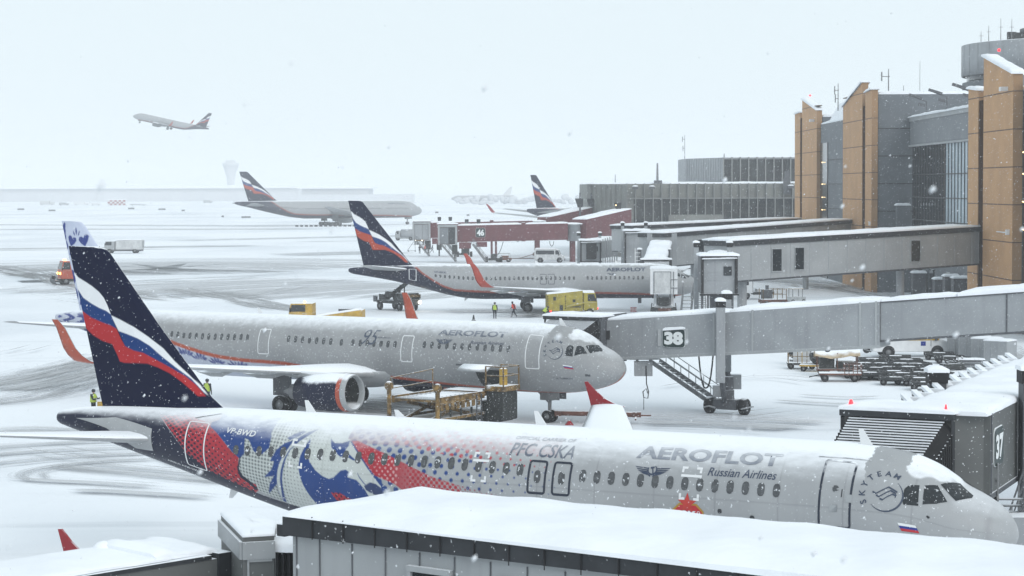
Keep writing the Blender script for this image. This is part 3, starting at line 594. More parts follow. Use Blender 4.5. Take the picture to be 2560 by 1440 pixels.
# ================================================================== terminal on the right
t = T("terminal_building", "tall terminal with tan stone blades and grey glazed walls along the right", "building", (47, 290, 0)); TB = t
def blade(y0, y1, x0, x1, z_far, z_near, lab=None):   # upright stone blade: wide face to the apron, end to the camera
    mb = MB(); mb.cur = 0; d = (z_near-z_far)/(y1-y0)*-1
    pts = lambda x: [(x,y0,0),(x,y1,0),(x,y1,z_far),(x,y0,z_near)]
    a, b = pts(x0), pts(x1); V = a+b
    mb.add(V, [(0,1,2,3)][::1]); mb.m[-1] = 0; mb.f[-1] = mb.f[-1][::-1]
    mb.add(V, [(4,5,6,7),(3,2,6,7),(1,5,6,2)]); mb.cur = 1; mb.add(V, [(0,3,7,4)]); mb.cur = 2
    zz = 5.0
    while zz < max(z_far, z_near)-1:
        mb.box(x0-.02, x1+.02, y0-.02, y1+.02, zz, zz+.1); zz += 3.55
    o = TB.part("stone_blade", mb, [m_tan, m_tand, m_joint], world=True); 
    mb = MB(); mb.snow(((x0+x1)/2, y0-.2, z_near), ((x0+x1)/2, y1+.2, z_far), x1-x0+.5, .35, step=1); TB.part("snow_cover", mb, m_snow, o, world=True); return o
blade(204, 216.8, 47, 47.9, 26.8, 24.4); blade(219.2, 224, 47, 47.9, 23.9, 23.5)
blade(291.7, 308.6, 47, 47.8, 25.1, 27.8); blade(284, 289.2, 47, 47.8, 26.3, 26.5)
blade(335, 352, 47, 47.8, 28.0, 25.6); blade(354.5, 361, 47, 47.8, 25.8, 25.9)
mb = MB()
for y0, y1, z in ((216.8, 219.2, 22.5), (289.2, 291.7, 24.6), (352, 354.5, 25)): mb.box(47.1, 47.3, y0, y1, 0, z)
t.part("dark_slot", mb, mat("slot_glass", (.045, .022, .012), .8, snow=None, spec=.0), world=True)
for bx in ((47.6, 62, 308.7, 334.9, 0, 23.4), (47.9, 62, 335.1, 361, 0, 24.6), (48.2, 62, 190, 203.8, 0, 23.8), (47.95, 62, 204.2, 224, 0, 23), (47.9, 62, 284.3, 308, 0, 25.9)): mb = MB(); mb.box(*bx); wl = t.part("wall", mb, m_wallg, world=True)
for x, y0, y1, z, w in ((55, 284.3, 308, 25.9, 14), (55, 308.7, 334.9, 23.4, 14.6), (55, 335.1, 361, 24.6, 14), (55, 204.2, 224, 23, 13.6)): mb = MB(); mb.snow((x, y0, z), (x, y1, z), w, .5, step=2); t.part("snow_cover", mb, m_snow, wl, world=True)
mb = MB(); mb.hexa([(48.5,309,23.5),(60,309,23.5),(60,334,23.5),(48.5,334,23.5)], [(50,312,26.5),(58,312,26.5),(58,332,26.5),(50,332,26.5)]); t.part("skylight", mb, m_snow, world=True)
mb = MB(); [mb.box(47.88, 62, 284.2, 284.28, z, z+.1) for z in (7, 10.6, 14.2, 17.8, 21.4)]; [mb.box(47.5, 47.58, 308.8, 334.8, z, z+.1) for z in (7, 10.6, 14.2, 17.8)]; t.part("wall_joint", mb, m_char, world=True)
mb = MB(); mb.box(47.45, 47.58, 327, 334.5, 0, 20.5); t.part("glass_strip", mb, m_dglass, world=True)
mb = MB(); mb.box(47.9, 48.15, 191, 203.6, 0, 21); t.part("glass_strip", mb, m_dglass, world=True)
for y, zs, x in ((331, (10.3, 12.2, 14.2, 17.5), 47.3), (202.6, (9.8, 12.4, 15, 17), 47.75)):
    for z in zs: mb = MB(); mb.box(x-.05, x, y-.9, y+.5, z, z+.1); t.part("lamp", mb, m_warm, world=True)
# glazed hall set back between the two near blades
mb = MB(); mb.box(52, 62, 224.3, 283.9, 19.3, 22.8); f = t.part("fascia", mb, m_fascia, world=True)
mb = MB(); mb.snow((56.5, 224.3, 22.8), (56.5, 283.9, 22.8), 9.6, .4, step=2); t.part("snow_cover", mb, m_snow, f, world=True)
mb = MB(); mb.box(51.8, 51.95, 224.3, 283.9, 19.0, 19.25); mb.box(51.85, 51.97, 224.3, 283.9, 22.3, 22.95); t.part("fascia_edge", mb, m_greyl, f, world=True)
mb = MB(); mb.box(52.3, 52.5, 262, 283.8, 4.5, 19); mb.box(52.3, 52.5, 224.4, 283.8, 5.2, 7.2); t.part("glass_facade", mb, m_dglass, world=True)
mb = MB(); mb.box(52.3, 52.5, 224.4, 261.9, 7.3, 19); t.part("glass_facade", mb, m_blueg, world=True)
mb = MB()
for i in range(32): y = 225+i*1.85; mb.box(52.22, 52.29, y, y+.14, 5, 19)
for z in (7.2, 9.5, 12.4, 15.3): mb.box(52.2, 52.285, 224.4, 283.8, z, z+.14)
t.part("mullions", mb, m_char, world=True)
mb = MB(); mb.box(52.2, 62, 224.4, 283.8, 0, 5); t.part("plinth_wall", mb, m_wallg, world=True)
for y in (228, 234, 241, 249, 258, 268, 276): mb = MB(); mb.box(52.0, 52.18, y, y+2.4, .3, 3.6); t.part("ground_floor_opening", mb, m_dglass, world=True)
for y, z, h in ((247, 1.2, 2.2), (252, 1.2, 2.2), (258, .8, 2), (272, .6, 2.4)):
    mb = MB(); mb.box(50.3, 51.9, y, y+1.6, 0, z+h); o = t.part("plant_unit", mb, m_greyd, world=True); mb = MB(); mb.snow((51.1, y-.1, z+h), (51.1, y+1.7, z+h), 1.8, .3); t.part("snow_cover", mb, m_snow, o, world=True)
mb = MB(); mb.box(49.9, 51.6, 281.2, 282.6, 8.6, 11.4); o = t.part("plant_unit", mb, m_wallg, world=True); mb = MB(); mb.snow((50.7, 281.1, 11.4), (50.7, 282.7, 11.4), 1.9, .3); t.part("snow_cover", mb, m_snow, o, world=True)
# roof antennas, lamp heads, red obstruction lamps
def mast(parent, p, h, r=.06, arms=()):
    mb = MB(); mb.tube(p, (p[0], p[1], p[2]+h), r, r*.6, 6)
    for z, w in arms: mb.tube((p[0]-w, p[1], p[2]+z), (p[0]+w*.2, p[1], p[2]+z), r*.7, n=5); mb.tube((p[0]-w, p[1], p[2]+z-.6), (p[0]-w, p[1], p[2]+z+.6), r, n=5)
    return parent.part("antenna", mb, m_steel, world=True)
mast(t, (50.2, 290, 25.9), 3.6, .1, ((2.6, .9),)); mast(t, (52.2, 290, 25.9), 1.4); mast(t, (54, 288, 25.9), 4.5, .04); mast(t, (57, 240, 23), 5.5, .04); mast(t, (59, 262, 23), 4.5, .03)
mast(t, (48.0, 320, 25), 4, .09, ((3, .5), (1.8, .4)))
for y, x in ((276, 52.6), (262, 52.4), (248, 52.4)):
    mb = MB(); mb.tube((x, y, 22.9), (x, y, 24.6), .07); mb.bar((x, y, 24.6), (x-1.6, y, 25.2), .14); mb.bar((x-.6, y, 25.0), (x-2.2, y, 25.5), .5, .3); mb.bar((x-1.0, y, 24.3), (x-.2, y, 24.1), .4, .35); t.part("roof_floodlight", mb, m_greyd, world=True)
mb = MB(); mb.box(53, 57, 226, 240, 23, 25.4); o = t.part("roof_box", mb, m_fascia, world=True); mb = MB(); mb.snow((55, 226, 25.4), (55, 240, 25.4), 4.1, .3); t.part("snow_cover", mb, m_snow, o, world=True)
for p in ((48.1, 215, 27.3), (48.0, 350, 28.5)): mb = MB(); mb.blob(p, .16, 8, 6); t.part("obstruction_lamp", mb, m_redl, world=True)
for p in ((46.7, 206.5, 23.2), (46.6, 337.5, 24.2)):
    mb = MB(); mb.box(p[0]-.4, p[0]+.3, p[1]-.4, p[1]+.4, p[2]-.3, p[2]+.1); o = t.part("wall_camera", mb, m_white, world=True)
for p in ((46.3, 205.5, 9.5), (46.4, 285, 9.0)):
    mb = MB(); mb.bar((p[0]+.7, p[1]+5, p[2]), (p[0]+.7, p[1], p[2]), .12, .1); mb.box(p[0]+.4, p[0]+.9, p[1]-.4, p[1]+.1, p[2]-.2, p[2]+.3); t.part("wall_lamp", mb, m_white, world=True)
# ------------------------------------------------------------------ round tower block far right
t = T("round_tower", "broad round grey tower block with rooftop aerials behind the terminal", "tower", (81.4, 310, 0))
mb = MB(); mb.lathe((0,0,0), (0,0,1), [(0,16.9),(28.6,16.9)], 64); t.part("shaft", mb, m_wallg)
mb = MB(); mb.lathe((0,0,28.6), (0,0,1), [(0,16.9),(0,16.3),(.9,16.3),(.9,16.9)], 64); t.part("window_band", mb, m_dglass)
mb = MB(); mb.lathe((0,0,29.5), (0,0,1), [(0,16.5),(0,17),(4.4,17),(4.5,16.6),(4.5,0)], 64); [mb.bar((17.02*math.cos(a), 17.02*math.sin(a), 29.5), (17.02*math.cos(a), 17.02*math.sin(a), 33.9), .05, .05) for a in [2*math.pi*i/40 for i in range(40)]]; t.part("drum", mb, m_grey)
mb = MB(); mb.lathe((0,0,34), (0,0,1), [(0,8.6),(1.6,8.6),(1.7,8.9),(2.2,8.9),(2.2,0)], 40); t.part("roof_turret", mb, m_greyd)
rr = random.Random(5)
mb = MB(); [mb.box(x, x+rr.uniform(.5, 1.4), y, y+.8, 34, 34+rr.uniform(.8, 2.0)) for x, y in [(10.5*math.cos(a), 10.5*math.sin(a)) for a in [R(150+9*i) for i in range(14)]]]; t.part("roof_plant", mb, m_dark)
for a, h in ((196, 1.5), (203, 2.2), (212, 3.0), (219, 2.8), (228, 2.4), (240, 2.0), (252, 2.6)): mb = MB(); x, y = 16.2*math.cos(R(a)), 16.2*math.sin(R(a)); mb.tube((x, y, 34), (x, y, 34+h), .06, .03, 6); mb.bar((x-.3, y, 34+h*.6), (x+.3, y, 34+h*.6), .05); t.part("antenna", mb, m_steel)
# ------------------------------------------------------------------ concrete pier with fins
t = T("pier_building", "low concrete pier with vertical fins and dark windows behind the walkways", "building", (40, 435, 0))
mb = MB(); V = [(22.6, 430), (62, 430), (62, 500), (15.6, 500), (15.6, 449)]
mb.prism(V, (0,0,0), (1,0,0), (0,1,0), (0,0,1), 14.5); t.part("wall", mb, m_conc, world=True)
mb = MB(); mb.box(24.2, 62, 429.7, 429.9, .4, 11.6); t.part("window_band", mb, m_pglass, world=True)
mb = MB(); mb.box(31, 41.9, 429.5, 429.68, 0, 8.4); t.part("blank_panel", mb, m_conc, world=True)
mb = MB(); [mb.box(22.7+1.72*i, 22.88+1.72*i, 429.25, 430.05, .2 if not 31 < 22.7+1.72*i < 41.9 else 8.4, 14.6) for i in range(23)]; t.part("concrete_fins", mb, m_mull, world=True)
mb = MB(); mb.box(22.4, 62, 429.4, 429.69, 11.5, 11.75); t.part("sill_line", mb, m_mull, world=True)
d = Vector((15.6-22.6, 449-430, 0)); n = Vector((-d.y, d.x, 0)).normalized()
mb = MB(); [mb.bar(Vector((22.6, 430, .2))+d*q+n*.1, Vector((22.6, 430, 14.5))+d*q+n*.1, .3, .3) for q in [i/8 for i in range(1, 8)]]; t.part("side_fins", mb, m_conc, world=True)
mb = MB(); mb.snow((16, 452, 14.5), (62, 436, 14.5), 12, .35, step=1.5); t.part("snow_cover", mb, m_snow, world=True)
mb = MB(); V = [(46.7, 480), (90, 480), (90, 520), (39.8, 520), (39.8, 500)]; mb.prism(V, (0,0,0), (1,0,0), (0,1,0), (0,0,1), 20.3); ub = t.part("upper_block", mb, m_grey, world=True)
mb = MB(); mb.box(46.9, 90, 479.6, 479.9, 13, 19.9); t.part("upper_window_band", mb, m_pglass, ub, world=True)
mb = MB(); [mb.box(46.6+1.85*i, 46.85+1.85*i, 479.2, 480, 12, 20.4) for i in range(20)]; t.part("upper_fins", mb, m_mull, ub, world=True)
d = Vector((-6.9, 20, 0)); mb = MB(); [mb.bar(Vector((46.6, 480, 12))+d*q, Vector((46.6, 480, 20.3))+d*q, .14) for q in [i/16 for i in range(1, 16)]]; t.part("ribbed_cladding", mb, m_greyl, ub, world=True)
mast(t, (40.2, 505, 20.3), 5.6, .09, ((4.6, .5), (2.5, .4))); mast(t, (29.5, 440, 14.5), 4.2, .3); mb = MB(); mb.box(28.8, 30.4, 439.5, 440.5, 14.5, 15.2); t.part("roof_box", mb, m_greyd, world=True)
mast(t, (21.2, 445, 14.5), 2, .1); mast(t, (47, 481, 20.3), .9, .15)
mb = MB(); mb.box(53.6, 55, 428.9, 429.3, 12.4, 15.4); mb.box(53.9, 54.8, 428.8, 429.5, 15.4, 16.9); t.part("wall_frame", mb, m_greyd, world=True)
for i, (u, v, Y) in enumerate([(1493, 468, 446), (1525, 466, 440), (1562, 466, 433), (1588, 468, 429), (1630, 468, 428.8), (1977, 466, 428.8)]):
    p = at(u, v, Y-.9); mb = MB(); mb.box(p.x-.55, p.x+.55, p.y-.5, p.y+.5, p.z-.35, p.z+.15); mb.tube((p.x, p.y, p.z-.3), (p.x, p.y+.6, p.z-1.6), .06); o = t.part("floodlight", mb, m_greyd, world=True); mb = MB(); mb.blob((p.x, p.y, p.z+.15), (.62, .55, .22), 10, 5); t.part("snow_cap", mb, m_snow, o, world=True)
for i, (u, v) in enumerate([(1450, 500), (1478, 500)]):
    p = at(u, v, 424 if i == 0 else 446); t = T("floodlight_pole", ["dark floodlight pole standing free of the concrete pier", "dark floodlight pole against the end of the concrete pier"][i], "floodlight", (p.x, p.y, 0))
    mb = MB(); mb.tube((0,0,0), (0,0,p.z+1.4), .28, .16); t.part("pole", mb, m_greyd); mb = MB(); mb.hexa([(-.5,-.4,p.z-1.2),(.6,-.4,p.z-1.2),(.6,.4,p.z-1.2),(-.5,.4,p.z-1.2)], [(-1.0,-.5,p.z+.3),(.6,-.5,p.z+.3),(.6,.5,p.z+.3),(-1.0,.5,p.z+.3)]); t.part("lamp_head", mb, m_char)

ART = {'red1':[(32.1,40.8),(30.8,33.7),(29.46,49.8),(29.09,59.8),(28.12,83.1),(27.82,85.2),(27.91,102.0),(27.87,111.3),(27.51,114.6),(27.16,117.1),(27.16,125.3),(27.37,131.7),(28.76,123.9),(29.49,119.2),(30.4,100.6)],'pale':[(27.68,61.6),(27.35,62.6),(26.62,47.6),(26.08,41.5),(24.72,37.2),(24.34,36.5),(23.21,49.4),(22.63,63.7),(21.92,82.0),(21.55,92.7),(21.55,99.5),(22.13,106.7),(23.47,116.7),(25.45,135.0),(25.92,132.1),(27.23,125.7),(27.54,116.7),(27.82,112.1),(27.91,102.0),(27.77,84.8),(27.58,80.2)],'blue1':[(29.46,52.6),(29.09,59.8),(28.1,83.1),(27.77,88.4),(27.58,80.2),(27.68,61.6),(27.47,63.4),(27.14,76.3),(26.76,77.0),(26.5,68.7),(26.53,54.1),(26.69,49.4),(27.11,39.0),(28.83,31.9),(29.46,45.1)],'edge':[(27.77,84.8),(27.94,102.4),(27.87,113.5),(27.56,117.8),(27.26,126.7),(27.14,123.2),(27.42,114.2),(27.73,109.2),(27.84,101.7),(27.73,85.2)],'mane1':[(25.85,54.4),(25.59,48.3),(25.28,42.6),(25.16,44.4),(25.4,51.6),(25.68,56.2)],'mane2':[(24.69,38.7),(25.0,49.0),(25.26,56.2),(25.56,67.3),(25.68,76.6),(25.78,88.8),(25.85,100.2),(25.89,113.5),(25.96,131.7),(26.1,130.7),(26.15,119.2),(26.13,107.8),(26.32,113.8),(26.67,124.9),(26.48,110.3),(26.22,98.8),(26.69,103.1),(26.29,91.3),(26.2,82.0),(26.39,83.1),(26.17,69.8),(25.87,60.5),(25.45,54.8),(25.05,44.0)],'paleline':[(25.56,59.4),(25.73,70.2),(25.94,82.0),(26.03,91.3),(26.1,102.7),(26.13,115.3),(26.1,129.2),(25.99,114.2),(25.96,102.0),(25.89,90.6),(25.78,79.1),(25.59,66.2),(25.38,60.1)],'jaw':[(24.84,51.2),(24.95,59.8),(25.09,72.3),(25.12,83.8),(25.05,92.7),(24.93,102.0),(24.72,113.1),(24.48,123.2),(23.03,113.8),(22.13,106.7),(22.3,98.1),(22.49,92.7),(22.65,89.1),(23.03,87.4),(22.91,83.1),(23.1,80.2),(23.31,81.6),(23.59,88.8),(23.8,91.3),(24.08,89.1),(24.39,84.1),(24.67,75.9),(24.79,68.0),(24.79,58.0)],'eye':[(24.01,49.4),(23.78,54.4),(23.47,53.7),(23.19,50.1),(23.17,56.2),(23.26,60.9),(23.12,63.7),(22.72,70.5),(22.86,70.5),(23.17,66.9),(23.4,68.4),(23.66,64.1),(23.87,59.1)],'eyelight':[(23.57,59.4),(23.52,57.6),(23.45,59.1),(23.47,60.9)],'noseline':[(23.19,50.8),(22.7,63.7),(22.02,82.7),(21.64,93.4),(21.64,101.0),(21.55,100.6),(21.52,92.4),(21.85,82.3),(22.58,63.7),(23.05,51.2)],'nostril':[(22.34,94.2),(22.09,90.2),(21.85,91.3),(21.64,94.9),(21.57,100.6),(21.87,102.7),(22.11,100.2),(22.27,98.1)],'cheekline':[(22.67,80.5),(22.53,85.2),(22.32,91.3),(22.25,93.1),(22.32,92.7),(22.53,87.0)],'red2':[(23.75,104.9),(23.38,104.2),(23.03,108.5),(22.84,110.6),(23.5,115.6),(23.64,110.6)],'beam':[(23.1,50.8),(22.86,49.8),(21.22,65.2),(19.69,80.2),(18.49,87.4),(18.49,94.9),(20.72,96.7),(21.08,90.2),(21.92,83.1),(22.63,63.7)]}
def interp(x, pts): p = sorted(pts); return np.interp(x, [q[0] for q in p], [q[1] for q in p])
FA = Fus(tab_a320(37.57), 37.57); FB = Fus(tab_a320(44.51), 44.51); FC = Fus(tab_738(), 39.47)
ART_BLUE = (.014, .05, .20); ART_RED = (.40, .025, .04); ART_PALE = (.52, .55, .53); DOTC = (.05, .06, .065)
NAVY_EDGE = [(0,31.2),(33,30.9),(40.8,32.1),(60,31.6),(100.6,30.4),(119.2,29.49),(123.9,28.76),(131.7,27.37),(134,25.2),(138,21.5),(150,19.5),(180,19)]
def paint_A(s, th):
    o = np.empty(s.shape+(3,)); o[:] = SILVER; v = np.radians(th)*FA.R; pos = th > 5
    nav = s > interp(np.abs(th), NAVY_EDGE)
    # free halftone dots thinning out towards the front
    rb = np.clip((s-13.6)/8.5, 0, 1)*.36; ok = pos & (s < 23.3) & (s > 13.4) & (th < 122)
    db = dots(s, v, .31, rb); o[ok & db & (th > interp(s, [(13,95),(17,72),(20,56),(23,48)])-12)] = ART_BLUE
    rr_ = np.clip((s-14.2)/5, 0, 1)*.33; o[ok & (s < 21.5) & dots(s+.1, v+.07, .27, rr_) & (th < interp(s, [(13,70),(17,66),(20,56),(21.5,48)]))] = ART_RED
    up = pos & (th < 52) & (s > 15) & (s < 31); o[up] = o[up]*.6+np.array(ART_RED)*.25+np.array(SILVER)*.15
    k = pip(s, th, ART["pale"]) | ((th < 48) & (th > 12) & (s > 23.3) & (s < 26.8)); o[k] = ART_PALE; o[k & dots(s, v, .145, interp(s, [(21.5,.0),(23.4,.06),(24.6,.14),(25.5,.2),(26.2,.36),(28,.38)]), False)] = (.17, .19, .19)
    k = (th > 8) & (th < 55) & (s > 26.6) & (s < 29.2) & pos; o[k] = ART_BLUE
    k = pip(s, th, ART["red1"]); o[k] = ART_RED; o[k & dots(s, v, .21, np.clip(interp(s-interp(np.abs(th), NAVY_EDGE), [(-5,.0),(-2.6,.14),(-.8,.33),(0,.42)]), 0, .5))] = NAVY
    for n, c in (("blue1", ART_BLUE), ("edge", NAVY), ("mane1", ART_BLUE), ("mane2", ART_BLUE), ("paleline", ART_PALE), ("jaw", ART_BLUE), ("eye", ART_BLUE), ("eyelight", WHITE), ("noseline", ART_BLUE), ("nostril", (.03,.05,.13)), ("cheekline", ART_BLUE)): o[pip(s, th, ART[n])] = c
    k = pip(s, th, ART["red2"]); o[k] = ART_RED; o[k & dots(s, v, .15, .3)] = NAVY
    k = pip(s, th, ART["beam"]); fade = interp(s, [(18.4,.0),(19.8,.25),(20.6,.75),(21.2,1)]); base = np.array(SILVER)*(1-fade[..., None])+np.array(ART_RED)*fade[..., None]
    o[k] = base[k]; o[k & (s < 21) & dots(s, v, .15, interp(s, [(18.4,.42),(20.3,.46),(21,.1)]))] = ART_RED; o[k & (s > 21) & dots(s, v, .16, interp(s, [(21,.3),(22.5,.1)]))] = (.6, .35, .35)
    k = pos & (s < 20.5) & (s > 14.2) & (th > 84) & (th < 125) & ~pip(s, th, ART["beam"]) & (th > interp(s, [(14,108),(18.5,87),(20.5,84)])); o[k & dots(s, v, .13, np.clip((s-14.5)/5, 0, 1)*.36)] = (.30, .06, .08)
    o[nav & ~pip(s, th, ART["red1"])] = NAVY
    seam = (np.abs(((s+.4) % 2.13)-1.06) < .02) | (np.abs(np.abs(th)-83) < .35) | (np.abs(np.abs(th)-113) < .35); o[seam] *= .78
    return o
ths = [0]+list(np.arange(4, 26, 4))+list(np.arange(26, 142, .9))+[145,150,156,162,168,174,180]+list(range(188, 360, 9))
spA = dict(alpha=bare_nose, F=FA, paint=paint_A, ds=.031, ths=ths, mt=m_paint, tip="fence",
  fin=dict(pts=[(35.37,5.6),(36.96,11.76),(35.45,11.76),(35.15,11.7),(34.95,11.55),(32.62,8.83),(30.24,6.25),(29.6,5.8)], base=(35.37,5.87,1,1), paint=flag_paint(), res=.035),
  dorsal=[(27.6,5.86),(30.3,6.3),(30.9,5.75)],
  wing=[(1.6,12.0,6.7,2.5,.15),(6.3,15.0,3.95,2.85,.125),(16.95,21.3,1.5,3.25,.11)], wing_port=[(1.6,12.0,6.7,2.55,.15),(6.3,15.0,3.95,3.2,.125),(16.95,21.5,1.5,4.75,.11)], fairings=(5.2,8.6,12.4),
  eng=(5.75,1.75,10.9,1.1,4.0), stab=[(.5,32.0,3.9,4.6,.12),(6.22,35.0,1.5,5.2,.1)],
  gear=dict(ns=5.07,nr=.38,nz=2.0,ms=17.7,my=3.8,mr=.58,mz=2.4),
  antennas=[("a",25.6,0,.45,0),("a",21.8,0,.28,0),("a",16.2,0,.5,0),("a",4.6,0,.55,0),("a",29.0,0,-.35,0)],
  windows=[(27.98-.533*i, float(interp(27.98-.533*i, [(27.98,78.4),(26,71),(24,67.5),(18.9,66.6),(13.9,70.5)]))) for i in range(23)]+[(15.58,73.8),(14.68,73.8)]+[(13.91-.5225*i, 70.5+.08*i) for i in range(14)],
  doors=[(4.66,5.72,37,100.6,.07,m_line),(29.5,30.5,47,122,.06,m_wline),(15.25,15.95,58,90,.075,m_line),(14.33,15.03,58,90,.075,m_line)])
A = airliner(spA, "nearest airliner with horse artwork on its snowy silver side and flag striped fin", (15.3955, 65.79, 0), R(-28.66), "parked airliners")
L = A.o
fus_text(FA, "AEROFLOT", 12.15, 7.17, 49.4, 34.7, "lettering", m_letter, L, .03); fus_text(FA, "Russian Airlines", 9.52, 7.19, 62.3, 54.2, "lettering", m_letter, L, .006, .25)
fus_text(FA, "PFC CSKA", 16.8, 14.4, 55, 40, "lettering", m_letter, L, .01, .2); fus_text(FA, "OFFICIAL CARRIER OF", 16.8, 14.54, 35.5, 31, "lettering", m_letter, L, .0, .1); fus_text(FA, "VP-BWD", 28.62, 27.26, 58.7, 50.5, "lettering", m_wline, L, .02, .15); fus_text(FA, "AIRBUS A320-200", 31.6, 30.1, 131, 126.5, "lettering", m_wline, L, .01)
def wings_emblem(F, s, th, sc, mt, parent):   # winged emblem of the airline
    P = []; v0 = math.degrees(1/F.R)
    def q(pts): P.append([(s-x*sc, th-y*sc*v0) for x, y in pts])
    for sg_ in (1, -1):
        for i, (a, b) in enumerate([(1.0,.16),(.92,.06),(.82,-.03),(.7,-.1),(.58,-.16)]):
            w = .05; q([(sg_*.2,b-.04-w*.3),(sg_*a,b),(sg_*(a-.08),b-w),(sg_*.2,b-.06-w*1.2)][::sg_])
        q([(sg_*.05,-.3),(sg_*.16,-.22),(sg_*.2,-.26),(sg_*.08,-.36)][::sg_])
    a0 = [math.radians(x) for x in range(-210, 75, 15)]
    for i in range(len(a0)-1):
        r1, w1, w2 = .27, .035+.05*math.sin(math.pi*i/len(a0)), .035+.05*math.sin(math.pi*(i+1)/len(a0))
        q([(r1*math.cos(a0[i]), r1*math.sin(a0[i])), (r1*math.cos(a0[i+1]), r1*math.sin(a0[i+1])), ((r1-w2)*math.cos(a0[i+1]), (r1-w2)*math.sin(a0[i+1])), ((r1-w1)*math.cos(a0[i]), (r1-w1)*math.sin(a0[i]))])
    q([(-.12,.16),(.08,.2),(.1,.1),(-.1,.06)]); q([(-.03,.1),(.03,.11),(.1,-.16),(.04,-.18)])
    return decal(F, P, "winged_emblem", mt, parent, .015)
def alliance_mark(F, s, th, r, mt, parent, word="SKYTEAM"):
    P = []; v0 = math.degrees(1/F.R)
    def q(pts): P.append([(s-x*r, th-y*r*v0) for x, y in pts])
    for i in range(26):
        a, b = R(-140+7.5*i), R(-140+7.5*(i+1)); w = .09*math.sin(math.pi*(i+.5)/26)+.015
        q([(math.cos(a), math.sin(a)), (math.cos(b), math.sin(b)), ((1-w)*math.cos(b), (1-w)*math.sin(b)), ((1-w)*math.cos(a), (1-w)*math.sin(a))][::-1])
    for k in range(3):
        c = [(-.75+.22*k+.0,.02-.17*k), (-.55+.2*k,-.06-.16*k), (-.25+.17*k,.16-.16*k), (.1+.14*k,.42-.19*k), (.4+.1*k,.3-.17*k), (.62-.05*k,.2-.17*k)]
        for i in range(5): (xa, ya), (xb, yb) = c[i], c[i+1]; q([(xa,ya),(xb,yb),(xb+.02,yb+.1),(xa+.02,ya+.1)][::-1])
    decal(F, P, "alliance_mark", mt, parent, .015)
    for i, ch in enumerate(word):
        b2, x0, x1, y0, y1 = text_bm(ch, .02); a = R(205-i*22.5); sc = .36*r/.73
        for vv in b2.verts:
            x, y = (vv.co.x-(x0+x1)/2)*sc, vv.co.y*sc+1.16*r; ca, sa = math.cos(a-math.pi/2), math.sin(a-math.pi/2); X, Y = x*ca-y*sa, x*sa+y*ca; vv.co = (s-X, math.radians(th)*F.R-Y, 0)
        decal_bm(b2, on_fus(F, .015), "alliance_letter", mt, parent)
def flag_decal(F, s0, s1, t0, t1, parent, lean=.12):
    d = (t1-t0)/3
    for i, (nm, m) in enumerate((("flag_white", m_signw), ("flag_blue", FLAGB), ("flag_red", FLAGR))):
        decal(F, [[(s0-lean*i/3, t0+d*i), (s1-lean*i/3, t0+d*i), (s1-lean*(i+1)/3, t0+d*(i+1)), (s0-lean*(i+1)/3, t0+d*(i+1))]], nm, m, parent, .015)
FLAGB = mat("flag_blue", (.012, .03, .22), .5, snow=None, var=0); FLAGR = mat("flag_red", (.45, .02, .03), .5, snow=None, var=0)
CK = mat("cockpit_glass", (.02, .024, .028), .12, snow=None, var=.3, speck=.75, vs=6)
decal(FA, [[(32.2,72),(34.2,58),(36.3,78),(34.6,92),(33.2,127),(32.2,117)]], "stabiliser_plate", m_silver, L, .02)
wings_emblem(FA, 11.46, 60.5, .63, m_letter, L); alliance_mark(FA, 3.62, 66, .55, m_letter3, L); flag_decal(FA, 3.2, 2.66, 90, 97.5, L)
def cockpit(F, P, parent):
    for p in P:
        decal(F, [p], "cockpit_window", CK, parent, .014); cs, ct = sum(q[0] for q in p)/len(p), sum(q[1] for q in p)/len(p)
        if cs < 2: decal(F, [[(a, -b) for a, b in p]], "cockpit_window", CK, parent, .014)
cockpit(FA, [[(3.1,68),(3.08,56.6),(2.96,51.2),(2.68,48),(2.61,69.8),(3.05,72.3)], [(2.49,66.9),(2.54,45.8),(2.21,37.2),(1.83,51.2),(2.11,60.1)], [(2.14,33.7),(1.74,8),(1.25,20),(1.25,26.8),(1.62,44)]], L)
def corner_marks(F, sl, sr, tt, tb, strip, parent):
    P = []; v0 = math.degrees(1/F.R)
    for s, sg_ in ((sl, 1), (sr, -1)):
        for th, tg in ((tt, 1), (tb, -1)):
            P += [[(s, th), (s-sg_*.2, th), (s-sg_*.2, th+tg*.08*v0), (s, th+tg*.08*v0)], [(s, th+tg*.085*v0), (s-sg_*.08, th+tg*.085*v0), (s-sg_*.08, th+tg*.2*v0), (s, th+tg*.2*v0)]]
    [decal(F, P[i:i+2], "corner_marking", m_wline, parent, .013) for i in range(0, 8, 2)]; decal(F, [[(sl+.0, strip), (sr-.02, strip), (sr-.02, strip+2.4), (sl, strip+2.4)]], "rescue_label", m_wline, parent, .013)
corner_marks(FA, 10.42, 9.72, 55, 85.5, 62.5, L); corner_marks(FA, 25.55, 24.95, 54.5, 85, 60, L); corner_marks(FA, 18.1, 17.5, 53.5, 82.5, 61, L)
star = [(10.12+r_*math.cos(a)*-1, 88.5-math.degrees(r_*math.sin(a)/FA.R)) for r_, a in [((.34 if i % 2 == 0 else .14), math.pi/2+i*math.pi/5) for i in range(10)]]
hx = lambda k, dy=0: [(10.1+x*k, 97.5-math.degrees((y*k+dy)/FA.R)) for x, y in ((-.55,.1),(-.3,.32),(.3,.32),(.55,.1),(.5,-.75),(0,-1.1),(-.5,-.75))]
decal(FA, [hx(1)], "crest_shield", mat("crest_gold", (.42, .24, .03), .5, snow=None), L, .013); decal(FA, [hx(.9, -.02)], "crest_shield", FLAGR, L, .016); decal(FA, [hx(.55, -.1)], "crest_shield", FLAGB, L, .019)
